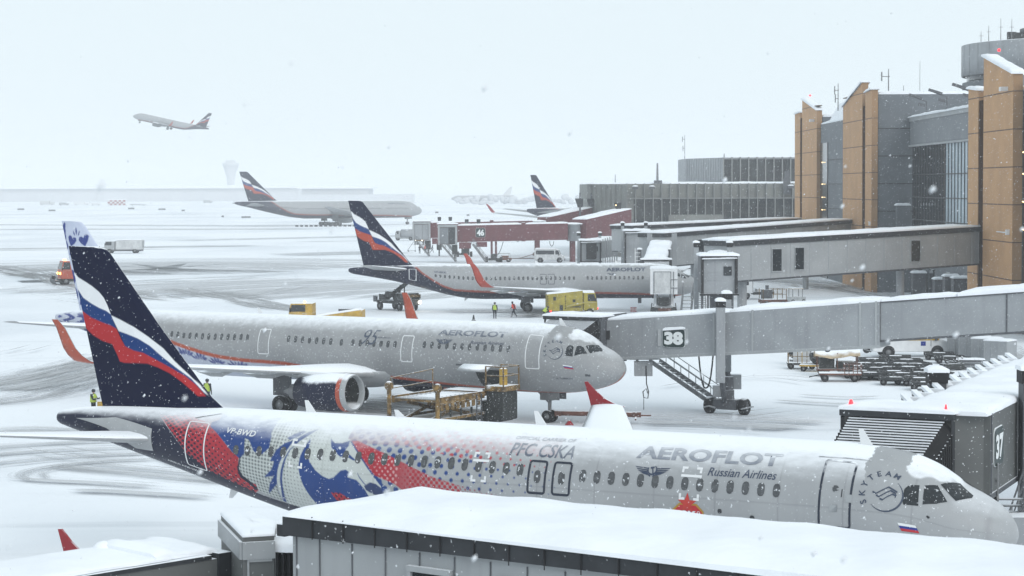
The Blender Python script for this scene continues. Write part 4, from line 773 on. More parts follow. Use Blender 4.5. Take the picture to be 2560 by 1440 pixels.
decal(FA, [star], "crest_star", mat("crest_red", (.5, .04, .03), .5, snow=None), L, .022); fus_text(FA, "ЦСКА", 10.62, 9.58, 104, 94.5, "crest_lettering", m_wline, L, .06, 0, .026)
decal(FA, [[(5.9,101.2),(4.4,101.2),(4.4,103.5),(5.9,103.5)]], "door_sill", m_char, L, .02); decal(FA, [[(6.0,34.5),(4.3,32),(4.3,33),(6.0,35.5)], [(30.35,40.2),(29.3,26),(29.3,27.2),(30.3,41.2)]], "rain_gutter", m_char, L, .02)
for s_, t_, w_ in ((9.0, 93, .14), (7.9, 97, .16), (10.2, 127, .2), (2.3, 78, .1)): decal(FA, [oval(s_, t_, w_, w_, FA)], "static_port", m_char, L, .013)
decal(FA, [[(5.0,66),(4.97,66),(4.97,73),(5.0,73)]], "door_handle", m_char, L, .014); decal(FA, [[(5.35,80),(5.1,80),(5.1,86),(5.35,86)], [(4.85,70),(4.65,70),(4.65,77),(4.85,77)]], "door_notice", m_greyl, L, .014)
decal(FA, [oval(5.2, 66, .2, .2, FA)], "door_window", m_window, L, .016); decal(FA, ring_polys((1.55, R(98)*FA.R), .34, .36, .04, .02) and [[(1.4,95),(1.7,95),(1.7,101),(1.4,101)]], "nose_hatch", m_grey, L, .013)

# ------------------------------------------------------------------ longer airliner with blue floral tail
ST = [(2,178),(5,165),(8,155),(11.2,148.6),(12.8,143.6),(13.8,140),(15.3,135.7),(18.3,134),(20,128),(22,121),(23.4,116.5),(24.6,115),(26.6,114),(28.6,109.5),(30.2,102.7),(31.45,96.7),(32.3,93),(33.5,86),(35,74),(36.5,58),(37.5,40),(38.2,15),(38.5,0)]
FLB = (.035, .055, .22); FLP = (.50, .53, .62)
def leaf(c, l, w, a):
    ca, sa = math.cos(a), math.sin(a); p = [(0,0),(.25,-.35),(.55,-.5),(.85,-.32),(1,0),(.85,.32),(.55,.5),(.25,.35)]
    return [(c[0]+l*x*ca-w*y*sa, c[1]+l*x*sa+w*y*ca) for x, y in p]
_r = random.Random(11); LEAVES = []
for s0, v0 in [(31.6,3.75),(30.4,3.95),(29.0,4.15),(27.4,4.35),(33.2,3.5),(34.6,3.3),(36,3.0),(37.5,2.5),(39,2.6),(40.4,2.3)]:
    for k in range(6): LEAVES.append(leaf((s0+.1*k-.3, v0+.15), _r.uniform(.4,.75), _r.uniform(.14,.22), -math.pi/2+(k-2.5)*.42))
for s0 in (38.6, 40.0, 41.3):
    for k in range(5): LEAVES.append(leaf((s0, .4+.45*k), .8, .3, _r.uniform(-.6, .6)))
def paint_B(s, th):
    o = np.empty(s.shape+(3,)); o[:] = (.31, .315, .32); ath = np.abs(th); e = interp(s, ST); d = ath-e
    aft = (d > 0) & (s > 23); o[aft] = FLP; v = np.radians(ath)*FB.R
    f = np.zeros(s.shape, bool)
    for p in LEAVES: f |= pip(s, v, p)
    o[aft & f] = FLB; k = (s > 41.2) & (((s-41.2+.35*np.sin(v*3)) % 1.35) < .62); o[k & (s < 44)] = FLB
    o[(d > 0) & (s <= 21.5)] = NAVY; o[(np.abs(d) < np.where(s < 36, 3.6, 6)) & (s < 38.4)] = (.42, .075, .03); return o
def heart(c, w, h, a):
    p = [(0,-.5),(.35,-.1),(.5,.25),(.36,.48),(.12,.44),(0,.25),(-.12,.44),(-.36,.48),(-.5,.25),(-.35,-.1)]; ca, sa = math.cos(a), math.sin(a)
    return [(c[0]+w*x*ca-h*y*sa, c[1]+w*x*sa+h*y*ca) for x, y in p]
fu = lambda u, v: (37.07-(u-420)/75.4, 11.69-(v-100)/102)
FINL = [heart(fu(502,232),.85,.75,.3), heart(fu(592,228),.95,.8,-.3), leaf(fu(435,170),.75,.3,.9+1.0), leaf(fu(440,210),.7,.26,1.8), leaf(fu(448,245),.6,.22,1.7), leaf(fu(537,190),.55,.16,1.57), leaf(fu(527,195),.4,.12,1.1), leaf(fu(548,195),.4,.12,2.1),
        leaf(fu(470,290),.7,.3,1.2), leaf(fu(480,330),.6,.3,2.2), leaf(fu(500,480),.5,.4,1.5), leaf(fu(512,530),.7,.4,1.4), leaf(fu(535,640),.9,.25,1.3), leaf(fu(548,680),.6,.2,1.9), leaf(fu(520,600),.5,.2,.9)]
def paint_finB(s, z):
    o = np.empty(s.shape+(3,)); o[:] = (.52, .56, .68)
    for p in FINL: o[pip(s, z, p)] = FLB
    return o
e = 6.94; spB = dict(spA); spB.pop("wing_port"); spB.update(F=FB, paint=paint_B, ds=.09, ths=[0]+list(np.arange(5, 172, 1.8))+[176]+list(range(184, 360, 11)), mt=m_paint2, tip=(2.5, 2.2), tipmat=m_orange,
  fin=dict(pts=[(35.37+e,5.6),(36.96+e,11.76),(35.45+e,11.76),(35.15+e,11.7),(34.8+e,11.45),(32.62+e,8.83),(30.24+e,6.25),(29.6+e,5.8)], base=(35.37+e,5.87,1,1), paint=paint_finB, res=.06), dorsal=[(27.6+e,5.86),(30.3+e,6.3),(30.9+e,5.75)],
  wing=[(y, s+4.27, c, z, th) for y, s, c, z, th in spA["wing"][:2]]+[(16.9,25.3,1.5,3.95,.11)], eng=(5.75,1.78,15.15,1.1,4.0), stab=[(y, s+e, c, z, th) for y, s, c, z, th in spA["stab"]],
  gear=dict(ns=5.07,nr=.38,nz=1.9,ms=21.9,my=3.8,mr=.6,mz=2.5), antennas=[("a",26.5,0,.4,0),("a",3.9,0,.5,0)],
  windows=[(32.65-.527*i, 75.3-.33*i) for i in range(13)]+[(23.05-.55*i, 71.2+.3*i) for i in range(7)]+[(18.93,73.7),(18.07,73.4)]+[(17.5-.52*i, 73.2) for i in range(6)]+[(12.75-.542*i, 71.6+.1*i) for i in range(12)],
  doors=[(4.62,5.6,44,104,.06,m_wline),(24.56,25.46,54,100.4,.06,m_wline),(13.58,14.46,56,102.5,.06,m_wline)])
B = airliner(spB, "long silver airliner with blue floral fin tip and open cargo door by the yellow loader", (6.538, 126.0, 0), R(-31.6), "parked airliners"); L = B.o
fus_text(FB, "AEROFLOT", 11.97, 7.15, 53, 41, "lettering", m_letter2, L, .03); fus_text(FB, "Russian Airlines", 9.5, 7.15, 67, 61, "lettering", m_letter2, L, .006, .25); fus_text(FB, "95", 17.4, 16.2, 76, 47, "anniversary_number", m_letter2, L, -.005, .35); fus_text(FB, "AEROFLOT", 16.3, 15.2, 63.5, 61, "lettering", m_letter2, L)
fus_text(FB, "T. A. TOIRIKOV", 3.85, 2.6, 121.5, 118, "lettering", m_letter2, L, .01)
wings_emblem(FB, 11.4, 63.5, .62, m_letter2, L); alliance_mark(FB, 3.65, 71, .5, m_letter3, L); flag_decal(FB, 3.12, 2.55, 93, 99, L)
cockpit(FB, [[(3.01,76),(2.98,59.1),(2.85,53.5),(2.6,52.6),(2.53,74)], [(2.44,71.5),(2.44,49.4),(2.17,42.6),(1.78,54.1)], [(2.03,38.7),(1.59,10),(1.15,20),(1.15,28.3),(1.64,50)]], L)
decal(FB, [[(9.15,106),(7.35,106),(7.6,150),(9.0,150)]], "cargo_opening", m_dark, L, .02); decal(FB, [[(10.45,101),(9.95,101),(9.95,104),(10.45,104)], [(1.5,106),(1.8,106),(1.8,112),(1.5,112)]], "fuselage_hatch", m_greyd, L, .016)
mb = MB(); n = 8; V = []
for i in range(n+1):
    q = i/n; y = -(1.92+1.75*q); z = 3.25+.35*math.sin(math.pi*q*.9)-.1*q
    V += [(-7.2, y, z), (-9.25, y, z), (-7.2, y, z-.09), (-9.25, y, z-.09)]
mb.add(V, [f for i in range(n) for f in ((4*i,4*i+1,4*i+5,4*i+4),(4*i+2,4*i+6,4*i+7,4*i+3),(4*i,4*i+4,4*i+6,4*i+2),(4*i+1,4*i+3,4*i+7,4*i+5))]+[(4*n,4*n+1,4*n+3,4*n+2)], True); t_ = B.part("cargo_door", mb, m_silver)
for F_, P_, s0, s1 in ((FA, A, 9.5, 20.5), (FB, B, 13.8, 25.0)):
    mb = MB(); N_ = 14; k = 13; vs_ = []
    for i in range(N_+1):
        q = i/N_; g = math.sin(math.pi*q)**.55
        for j in range(k): a = math.pi*(.5+j/(k-1)*1.0); vs_.append((-(s0+(s1-s0)*q), 2.35*g*math.cos(math.pi*j/(k-1)), 2.7-1.25*g*math.sin(math.pi*j/(k-1))))
    mb.add(vs_, [(i*k+j, i*k+j+1, (i+1)*k+j+1, (i+1)*k+j) for i in range(N_) for j in range(k-1)]+[((i)*k, (i+1)*k, (i+1)*k+k-1, i*k+k-1) for i in range(N_)], True); P_.part("belly_fairing", mb, m_silver)

# ------------------------------------------------------------------ navy tailed airliner beyond, and the far ones
EC = [(0,1.55),(3,1.75),(8,2.0),(16,2.2),(23.3,2.25),(26,2.38),(27.6,2.5),(28.9,2.95),(30,3.6),(31.2,4.4),(32.2,5.3),(32.6,5.6),(40,5.7)]
def paint_nav(F, ks, kz, dz=0, st=.11):
    def f(s, th):
        o = np.empty(s.shape+(3,)); o[:] = (.33, .34, .35); a, b = F.top(s), F.bot(s); z = (a+b)/2+(a-b)/2*np.cos(np.radians(th)); e = interp(s/ks, EC)*kz+dz
        nav = z < e; o[nav] = NAVY; o[np.abs(z-e) < st] = (.30, .06, .035); return o
    return f
r2 = list(range(0, 360, 4)); OR2 = (.40, .065, .035)
fc = dict(pts=[(37.7,4.9),(39.45,12.5),(38.1,12.5),(37.85,12.4),(32.6,5.6),(32.2,5.2)], base=(37.7,5.05,1.0,1.265), paint=flag_paint(OR2), res=.08)
m_paint3 = mat("aircraft_paint_clean", SILVER, .4, spec=.25, snow=(.80, 1.0), ns=2, namp=.25, attr="paint", var=.05, vs=.8, speck=.5)
spC = dict(F=FC, paint=paint_nav(FC, 1, 1), ds=.14, ths=list(range(0, 360, 3)), mt=m_paint3, tip=(2.5, 2.2), tipmat=mat("winglet_red", (.38, .05, .03), .45, snow=(.7, .95), speck=.2), fin=fc, dorsal=[(28.6,5.32),(33.0,6.2),(33.4,5.2)],
  wing=[(1.6,13.0,7.2,2.1,.14),(5.6,16.1,4.1,2.5,.12),(16.6,23.6,1.45,3.5,.1)], fairings=(4.2,8,12), eng=(4.83,1.55,12.2,1.0,3.8), engmat=m_silver, stab=[(.4,32.6,4.0,4.75,.11),(7.0,36.6,1.4,5.45,.1)],
  gear=dict(ns=3.9,nr=.35,nz=1.5,ms=19.5,my=2.86,mr=.57,mz=2.0), antennas=[("a",18,0,.35,0),("a",9,0,.35,0),("a",26,0,-.3,0),("a",15,0,-.35,0)],
  windows=[(29.7-.515*i, 78) for i in range(46) if not 13.1 < 29.7-.515*i < 14.2], doors=[(31.85,32.7,52,118,.07,m_wline),(17.3,18.05,64,98,.05,m_line),(16.4,17.15,64,98,.05,m_line)])
Cc = airliner(spC, "navy tailed airliner parked beyond with red winglets and yellow truck under its wing", (21.09, 245.3, 0), R(2.4), "parked airliners"); L = Cc.o
fus_text(FC, "AEROFLOT", 10.6, 6.15, 56, 40, "lettering", m_letter3, L, .04); fus_text(FC, "VP-BKK", 29.9, 28.5, 66, 58, "lettering", m_letter3, L, .02); wings_emblem(FC, 10.0, 64, .55, m_letter3, L); fus_text(FC, "Russian Airlines", 8.1, 6.2, 64, 59, "lettering", m_greyl, L)
cockpit(FC, [[(2.7,62),(2.6,48),(2.3,46),(2.2,64)], [(2.1,64),(2.15,46),(1.8,38),(1.5,56)], [(1.75,34),(1.35,8),(1.0,20),(1.3,46)]], L)
def big_tab(L, top, bot, w, z0): return nose(z0, top, bot, w, L/42)+[(L*.62,top,bot,w),(L*.70,top,bot+.08*(top-bot),w*.98),(L*.78,top,bot+.25*(top-bot),w*.88),(L*.86,top*.995,bot+.45*(top-bot),w*.66),(L*.93,top*.985,bot+.64*(top-bot),w*.4),(L*.985,top*.97,bot+.78*(top-bot),w*.14),(L,top*.955,bot+.84*(top-bot),w*.03)]
FD = Fus(big_tab(73.9, 9.3, 2.6, 3.15, 5.0), 73.9)
def scaled_pts(ks, s0, kz, z0): return [((a-37.7)*ks+s0, (b-5.05)*kz+z0) for a, b in fc["pts"]]
k7 = 1.75
spD = dict(F=FD, paint=paint_nav(FD, 73.9/39.47, 1.62, .3, .2), ds=.5, ths=r2, mt=m_paint3, wmat=m_wingc, detail=1, k=k7, fin=dict(pts=scaled_pts(2.0, 68.6, 1.46, 9.0), base=(68.6,9.0,2.0,1.85), paint=flag_paint(OR2), res=.2),
  wing=[(2.6,24,14,4.2,.14),(10,32,8.5,5.0,.12),(32,49.5,2.2,7.2,.1)], eng=(9.8,2.75,24.6,1.95,6.2), engmat=m_silver, stab=[(.8,62.5,7.5,7.4,.11),(10.7,69,2.6,8.4,.1)], gear=dict(ns=5.9,nr=.55,nz=3,ms=37,my=5.5,mr=.67,mz=4,bog=1.45),
  windows=[], doors=[])
D = airliner(spD, "wide grey airliner with navy tail taxiing far off in the snowfall", (-34.03, 820.9, 0), R(26), "distant airliners")
decal(FD, [[(a, 84), (a-9.5, 84), (a-9.5, 86.5), (a, 86.5)] for a in (60, 49, 38, 27, 16)], "window_line", m_greyd, D.o, .03); fus_text(FD, "AEROFLOT", 15, 7.5, 58, 47, "lettering", m_letter2, D.o, .03); decal(FD, [[(3.4,60),(3.0,40),(2.0,30),(2.2,52)]], "cockpit_window", m_dglass, D.o, .03)
FE = Fus(big_tab(63.7, 8.4, 2.4, 2.82, 4.8), 63.7)
spE = dict(spD); spE.update(F=FE, paint=paint_nav(FE, 63.7/39.47, 1.45, .3, .35), k=1.5, tip=(2.6, 3.2), tipmat=m_redtip, fin=dict(pts=scaled_pts(1.62, 59.3, 1.23, 8.0), base=(59.3,8.0,1.62,1.556), paint=flag_paint(OR2), res=.15),
  wing=[(2.4,21,11,3.6,.14),(9,27,7,4.3,.12),(28.5,40,2.3,6.6,.1)], eng=(9.4,2.4,20,1.6,5.5), stab=[(.8,54.5,6.2,7.0,.11),(9.7,59.8,2.2,8.0,.1)], gear=dict(ns=6.5,nr=.5,nz=3,ms=32,my=5,mr=.65,mz=3.6,bog=.9))
airliner(spE, "distant airliner with navy tail parked nose in behind the red bridges", (43.3, 632, 0), R(52), "distant airliners")
spF = dict(spC); spF.update(wmat=m_wingc, detail=1, ds=.5, ths=r2, windows=[], doors=[], antennas=[], engmat=m_greyd)
cpos = at(425, 312, 1090)
airliner(spF, "airliner climbing nose high into the white sky at left", (cpos.x-19*.97, 1090-3, cpos.z+1.6), 0, "distant airliners", rot=(R(-3), R(-12.5), R(172)))
FG = Fus(big_tab(55, 6.9, 2, 2.4, 3.8), 55)
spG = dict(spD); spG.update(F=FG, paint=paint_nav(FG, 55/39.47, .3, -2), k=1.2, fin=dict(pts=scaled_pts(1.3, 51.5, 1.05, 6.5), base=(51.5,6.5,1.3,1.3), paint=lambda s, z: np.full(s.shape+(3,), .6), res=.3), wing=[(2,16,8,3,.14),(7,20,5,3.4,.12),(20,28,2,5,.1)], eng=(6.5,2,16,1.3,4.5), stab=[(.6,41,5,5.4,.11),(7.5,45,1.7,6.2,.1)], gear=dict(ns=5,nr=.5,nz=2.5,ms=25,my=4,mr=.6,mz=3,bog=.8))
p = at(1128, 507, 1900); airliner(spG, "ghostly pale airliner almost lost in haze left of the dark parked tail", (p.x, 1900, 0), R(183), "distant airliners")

# ================================================================== fixed walkways and boarding bridges
def frac(P0, P1, u):
    k = (u-1280)/FPX; d = P1-P0; return (k*P0.y-P0.x)/(d.x-k*d.y)
def walkway(label, P0, P1, z0, z1, h, w, wins, cols, name="fixed_walkway", win_h=(.55, .36)):
    P0, P1 = Vector((*P0, 0)), Vector((*P1, 0)); d = (P1-P0).normalized(); n = Vector((-d.y, d.x, 0)); n = n if n.y > 0 else -n; L = (P1-P0).length
    t = T(name, label, "walkway", ((P0.x+P1.x)/2, (P0.y+P1.y)/2, 0), 0, "fixed walkways from the terminal"); c0, c1 = P0+n*w/2, P1+n*w/2; up = Vector((0,0,1))
    mb = MB(); mb.obox(c0+up*(z0-h), c1+up*(z1-h), w-.24, h-.02); wo = t.part("wall", mb, m_greyl, world=True)
    mb = MB(); mb.obox(c0+up*(z0-.5)-d*.15, c1+up*(z1-.5)+d*.1, w, .5); t.part("fascia", mb, m_char, world=True)
    mb = MB(); mb.snow(c0+up*z0-d*.25, c1+up*z1, w+.1, .24, step=1, jit=.08); t.part("snow_cover", mb, m_snow, world=True)
    mb = MB(); mb.obox(c0+up*(z0-h-.18), c1+up*(z1-h-.18), w-.5, .17); t.part("floor_beam", mb, m_greyd, world=True)
    for u0, u1 in wins:
        q0, q1 = frac(P0, P1, u0), frac(P0, P1, u1); zt = z0+(z1-z0)*q0-h*.27; hh = h*win_h[0]; a, b = P0+(P1-P0)*q0+n*.1, P0+(P1-P0)*q1+n*.1
        mb = MB(); mb.obox(a+up*(zt-hh), b+up*(zt-hh), .1, hh); wi = t.part("window", mb, m_dglass, world=True)
        mb = MB(); mb.obox(a+up*(zt-hh-.1)-d*.08, b+up*(zt-hh-.1)+d*.08, .2, .09); mb.obox(a+up*zt-d*.08, b+up*zt+d*.08, .16, .07); mb.obox(a+up*(zt-hh)-d*.1, a+up*(zt-hh)-d*.02, .16, hh); mb.obox(b+up*(zt-hh)+d*.02, b+up*(zt-hh)+d*.1, .16, hh); t.part("frame", mb, m_greyl, wi, world=True)
    mb = MB(); i = 0
    while i*2.4 < L: q = i*2.4/L; p = P0+(P1-P0)*q; zz = z0+(z1-z0)*q; mb.bar(p+n*.105+up*(zz-h), p+n*.105+up*(zz-.52), .06, .04); i += 1
    t.part("panel_joint", mb, m_grey, world=True)
    for q, r in cols:
        p = P0+(P1-P0)*q+n*w/2; mb = MB(); mb.tube(p, p+up*(z0+(z1-z0)*q-h-.1), r, n=14); t.part("column", mb, m_grey, world=True)
    return t
walkway("long grey walkway with three dark windows, nearest of those joined to the tan blades", (20.26, 200), (47, 218), 8.95, 9.85, 3.7, 4, [(1933, 1955), (1990, 2011), (2280, 2302)], [(.09, .45), (.72, .4)])
walkway("grey walkway with two dark windows, middle one behind the nearest long walkway", (18.6, 262), (47, 300), 8.35, 9.3, 4.0, 4, [(1744, 1761), (1791, 1807), (2022, 2036)], [(.2, .4), (.8, .4)])
walkway("grey walkway farthest from the camera in front of the concrete pier", (17.4, 310), (46.3, 347), 8.4, 8.8, 3.6, 4, [(1644, 1658), (1683, 1697), (1880, 1894)], [(.2, .4), (.8, .4)])

def bellows(t, c, hd, W, z1, x1, n=14, ztop=6.3, zc=3.45, world_rot=0):   # ribbed hood over the aircraft door, local x towards the aircraft
    c = Vector(c); ex = Vector((math.cos(hd), math.sin(hd), 0)); ey = Vector((-ex.y, ex.x, 0)); up = Vector((0,0,1)); mb, sn = MB(), MB(); P = lambda x, y, z: c+ex*x+ey*y+up*z
    V = []
    for i in range(n*2+1):
        q = i/(n*2); x = x1*q; zt = ztop+(z1-ztop)*q-(.09 if i % 2 else 0); ww = W/2-(.07 if i % 2 else 0)-.12*q; zb = zc+(1.9*q if q > .0 else 0)
        V += [P(x*.85, -ww, zb), P(x, -ww, zt-.35), P(x, -ww+.3, zt), P(x, ww-.3, zt), P(x, ww, zt-.35), P(x*.85, ww, zb)]
        if i % 2 == 0:
            a, b = P(x, -ww+.25, zt+.02), P(x, ww-.25, zt+.02)
            ph_ = random.random()*9; w0 = .02+.04*random.random()
            for k in range(36):
                g_ = math.sin(k*.55+ph_)+.8*math.sin(k*.23+ph_*2)+random.uniform(-.5, .5)
                if g_ > -9: u, v = a+(b-a)*k/36, a+(b-a)*(k+1)/36; sn.bar(u, v, w0*.8+.016*min(1.5, max(0, g_)), .04)
    mb.add(V, [(6*i+j, 6*i+j+1, 6*i+j+7, 6*i+j+6) for i in range(n*2) for j in range(5)], False)
    [mb.bar(P(x1*q*.9, s_*(W/2+.02-.12*q), zc+1.9*q), P(x1*q, s_*(W/2+.02-.12*q), ztop+(z1-ztop)*q-.36), .05, .09) for s_ in (-1, 1) for q in [k/12 for k in range(13)]]
    o = t.part("canopy", mb, m_black, world=True); t.part("snow_on_ribs", sn, m_snow, o, world=True)
    mb = MB(); mb.bar(P(.05, -W/2-.05, ztop+.12), P(.05, W/2+.05, ztop+.12), .35, .2); mb.bar(P(.05, -W/2, zc), P(.05, -W/2, ztop), .12); mb.bar(P(.05, W/2, zc), P(.05, W/2, ztop), .12); t.part("hood_frame", mb, m_char, o, world=True)
    mb = MB(); mb.snow(P(-.7, -W/2-.1, ztop+.22), P(-.7, W/2+.1, ztop+.22), 1.8, .2, step=.4, seed=4); t.part("snow_cover", mb, m_snow, o, world=True)
# ---- bridge 38
h38 = R(-31.6-90); t = T("boarding_bridge", "grey boarding bridge 38 docked at the long silver airliner with floral fin", "boarding bridge", (13.2, 133.1, 0), 0, "boarding bridges"); up = Vector((0,0,1))
A0, A1 = Vector((6.16, 134.9, 3.41)), Vector((22.06, 128.3, 4.62)); B1 = Vector((37.0, 122.1, 6.3))
mb = MB(); mb.obox(A0, A1, 2.9, 2.31, h1=2.58); tu = t.part("outer_tunnel", mb, m_grey, world=True)
d = (A1-A0).normalized(); n_ = Vector((-d.y, d.x, 0)).normalized()
mb = MB(); [mb.obox(A0+(A1-A0)*q+up*0.0, A0+(A1-A0)*q+d*.12, 2.99, 2.36+.27*q) for q in (.0, .41, .55, .93, .985)]; mb.obox(A0-up*.14, A1-up*.14, 3.0, .17); t.part("tunnel_rib", mb, m_greyl, tu, world=True)
mb = MB(); mb.snow(A0+up*2.33+d*.3, A0+(A1-A0)*.43+up*2.43, 2.9, .26, seed=2, jit=.08); t.part("snow_cover", mb, m_snow, tu, world=True); mb = MB(); mb.snow(A0+(A1-A0)*.47+up*2.44, A1+up*2.58, 2.9, .3, seed=3, jit=.08); t.part("snow_cover", mb, m_snow, tu, world=True)
C0 = A1+up*.3+d*.03; dB = (B1-C0).normalized()
mb = MB(); mb.obox(C0, B1, 2.5, 2.2); tv = t.part("inner_tunnel", mb, m_grey, world=True); mb = MB(); mb.obox(C0-up*.1, B1-up*.1, 2.6, .14); mb.obox(C0+up*2.2, B1+up*2.2, 2.6, .08); mb.obox(C0+(B1-C0)*.45, C0+(B1-C0)*.455, 2.58, 2.24); t.part("tunnel_rib", mb, m_greyd, tv, world=True)
mb = MB(); mb.snow(C0+up*2.28, C0+(B1-C0)*.27+up*2.28, 2.3, .22, seed=5); mb.snow(C0+(B1-C0)*.28+up*2.28, B1+up*2.28, 2.6, .36, seed=6); t.part("snow_cover", mb, m_snow, tv, world=True)
def face(u, v, off=.06):   # point on the near face of the outer tunnel
    P0, P1 = A0-n_*1.45, A1-n_*1.45
    if n_.y < 0: P0, P1 = A0+n_*1.45, A1+n_*1.45
    q = frac(P0, P1, u); p = P0+(P1-P0)*q; s = FPX/p.y; return Vector((p.x, p.y, CAMH-(v-467)/s))-Vector((0, 1, 0))*off
def board(t, c, ex, w, h, txt, tw=.72, th=.62, r=.16, parent=None, bold=.06):
    ex = Vector(ex).normalized(); ez = ex.cross(up); lp = [(sx*(w/2-r)+r*math.cos(R(a+90*i/4)), sz*(h/2-r)+r*math.sin(R(a+90*i/4))) for sx, sz, a in ((1,1,0),(-1,1,90),(-1,-1,180),(1,-1,270)) for i in range(5)]
    mb = MB(); mb.prism([(a*1.035, b*1.03) for a, b in lp], c, ex, up, ez, .03); o = t.part("number_board", mb, m_signw, parent, world=True); mb = MB(); mb.prism(lp, Vector(c)+ez*.03, ex, up, ez, .02); t.part("board_face", mb, m_signb, o, world=True)
    flat_text(t, txt, Vector(c)+ez*.055, ex, up, w*tw, h*th, "number", m_signw, o, bold, True, .012); return o
p = face(1685, 847); o = board(t, p, d*Vector((1,1,0)), 1.4, 1.08, "38", .86, .74)
mb = MB(); mb.snow(p-d*.7+up*.5-Vector((0,.05,0)), p+d*.7+up*.52-Vector((0,.05,0)), .16, .16, step=.15); t.part("snow_cap", mb, m_snow, o, world=True)
mb = MB(); [mb.box(q.x-.18, q.x+.18, q.y-.01, q.y+.02, q.z-.5, q.z+.5) for q in (face(1652, 846, .02), face(1718, 844, .02))]; t.part("sign_backing", mb, m_greyl, world=True)
for i, (x, y, zc) in enumerate(((12.5, 130.1, 7.1), (13.3, 134.4, 7.35))):
    mb = MB(); mb.box(x-.27, x+.27, y-.22, y+.22, 2.2 if i == 0 else 2.5, zc-.35); co = t.part("lift_column", mb, m_grey, world=True, bevel=.03); mb = MB(); mb.box(x-.3, x+.3, y-.25, y+.25, zc-.35, zc); t.part("column_cap", mb, m_black, co, world=True)
    mb = MB(); mb.snow((x-.32, y, zc), (x+.32, y, zc), .55, .2, step=.15); t.part("snow_cap", mb, m_snow, co, world=True); mb = MB(); mb.tube((13.0+.5*i, 132.6+.5*i, .9), (x+.05, y, 2.5), .17, n=12); t.part("piston", mb, m_greyd, co, world=True)
wl_, wr_ = Vector((12.2, 133.7, .5)), Vector((14.2, 132.5, .5)); ax = (wr_-wl_).normalized()
mb = MB(); mb.obox(wl_+ax*.4-up*.2, wr_-ax*.4-up*.2, .75, .62); mb.box(12.9, 13.6, 132.7, 133.6, .6, 1.5); mb.tube((13.3, 133.1, .8), (13.3, 133.1, 2.3), .3); t.part("bogie", mb, m_greyd, world=True)
for p in (wl_, wr_): mb = MB(); wheel_mb(mb, p, ax, .52, .48, 20); t.part("wheel", mb, [m_black, m_greyd], world=True)
mb = MB(); mb.path([wl_-ax*.5+Vector((0,-.6,-.1)), wl_-ax*.15+Vector((0,-.7,0)), wl_+ax*.3+Vector((0,-.6,-.1))], .05, 6); mb.path([wr_+ax*.55+Vector((0,-.6,.1)), wr_+ax*.1+Vector((0,-.7,0)), wr_-ax*.3+Vector((0,-.6,-.1))], .05, 6); t.part("wheel_guard", mb, m_greyl, world=True)
mb = MB(); mb.box(12.35, 12.95, 133.0, 133.5, 1.05, 1.75); mb.box(13.5, 14.1, 133.3, 133.9, 1.5, 2.4); t.part("motor_box", mb, m_grey, world=True)
def stairs(t, a, b, w, name="stair", rail=1.05, mt=m_steel, n=12):   # open stair from a down to b
    a, b = Vector(a), Vector(b); d = b-a; s = Vector((-d.y, d.x, 0)).normalized()*w/2; mb = MB()
    for q in (s, -s):
        mb.bar(a+q, b+q, .07, .28); mb.bar(a+q+up*rail, b+q+up*rail, .05); mb.bar(a+q+up*rail*.55, b+q+up*rail*.55, .04)
        for k in range(5): p = a+d*(k/4)+q; mb.bar(p, p+up*rail, .045)
    for k in range(n): p = a+d*((k+.5)/n); mb.bar(p+s, p-s, .26, .05)
    return t.part(name, mb, mt, world=True)
stairs(t, (9.1, 137.6, 2.9), (12.6, 134.8, .55), .9)
def cable(t, a, b, sag, r, mt=m_black, name="cable"):
    a, b = Vector(a), Vector(b); mb = MB(); mb.path([a+(b-a)*(i/12)-up*sag*(1-abs(2*i/12-1)**2.6) for i in range(13)], r, 6); return t.part(name, mb, mt, world=True)
cable(t, face(1749, 890, -.5), face(1786, 885, -.5), 2.1, .05); cable(t, face(2062, 870, -.4), face(2085, 866, -.4), .35, .05)
p = face(1612, 925, -.6); mb = MB(); mb.box(p.x-.6, p.x+.5, p.y-.3, p.y+.3, p.z-.45, p.z+.45); mb.box(p.x-.5, p.x-.35, p.y-.1, p.y+.1, p.z+.4, p.z+.9); mb.box(p.x+.3, p.x+.42, p.y-.1, p.y+.1, p.z+.4, p.z+.9); mb.box(p.x-.9, p.x+.9, p.y-.2, p.y+.3, p.z+.55, p.z+.85); t.part("power_unit", mb, m_grey, world=True)
mb = MB(); mb.path([(p.x+.1,p.y-.3,p.z+.2),(p.x+.12,p.y-.4,p.z-.9),(p.x+.25,p.y-.4,p.z-1.4),(p.x+.2,p.y-.4,p.z-1.8),(p.x-.05,p.y-.4,p.z-1.75),(p.x-.1,p.y-.4,p.z-1.4),(p.x+.1,p.y-.4,p.z-1.2),(p.x+.2,p.y-.4,p.z-1.5)], .035, 6); mb.tube((p.x-.05,p.y-.4,p.z-1.8), (p.x-.05,p.y-.4,p.z-2.5), .02, n=5); t.part("hose", mb, m_black, world=True)
mb = MB(); c = Vector((4.0, 131.8, 0)); mb.prism([(2.3,131.9),(5.15,130.3),(5.7,133.2),(7.2,136.2),(4.2,136.6)], (0,0,3.05), (1,0,0), (0,1,0), (0,0,1), 3.05); t.part("cab", mb, m_greyd, world=True)
mb = MB(); q = face(1520, 838); mb.box(q.x-.12, q.x+.12, q.y-.05, q.y+.1, q.z-.28, q.z+.28); t.part("tunnel_lamp", mb, m_black, world=True)
bellows(t, (3.65, 131.0, 0), h38, 3.8, 5.15, 2.3, n=15, ztop=5.95)
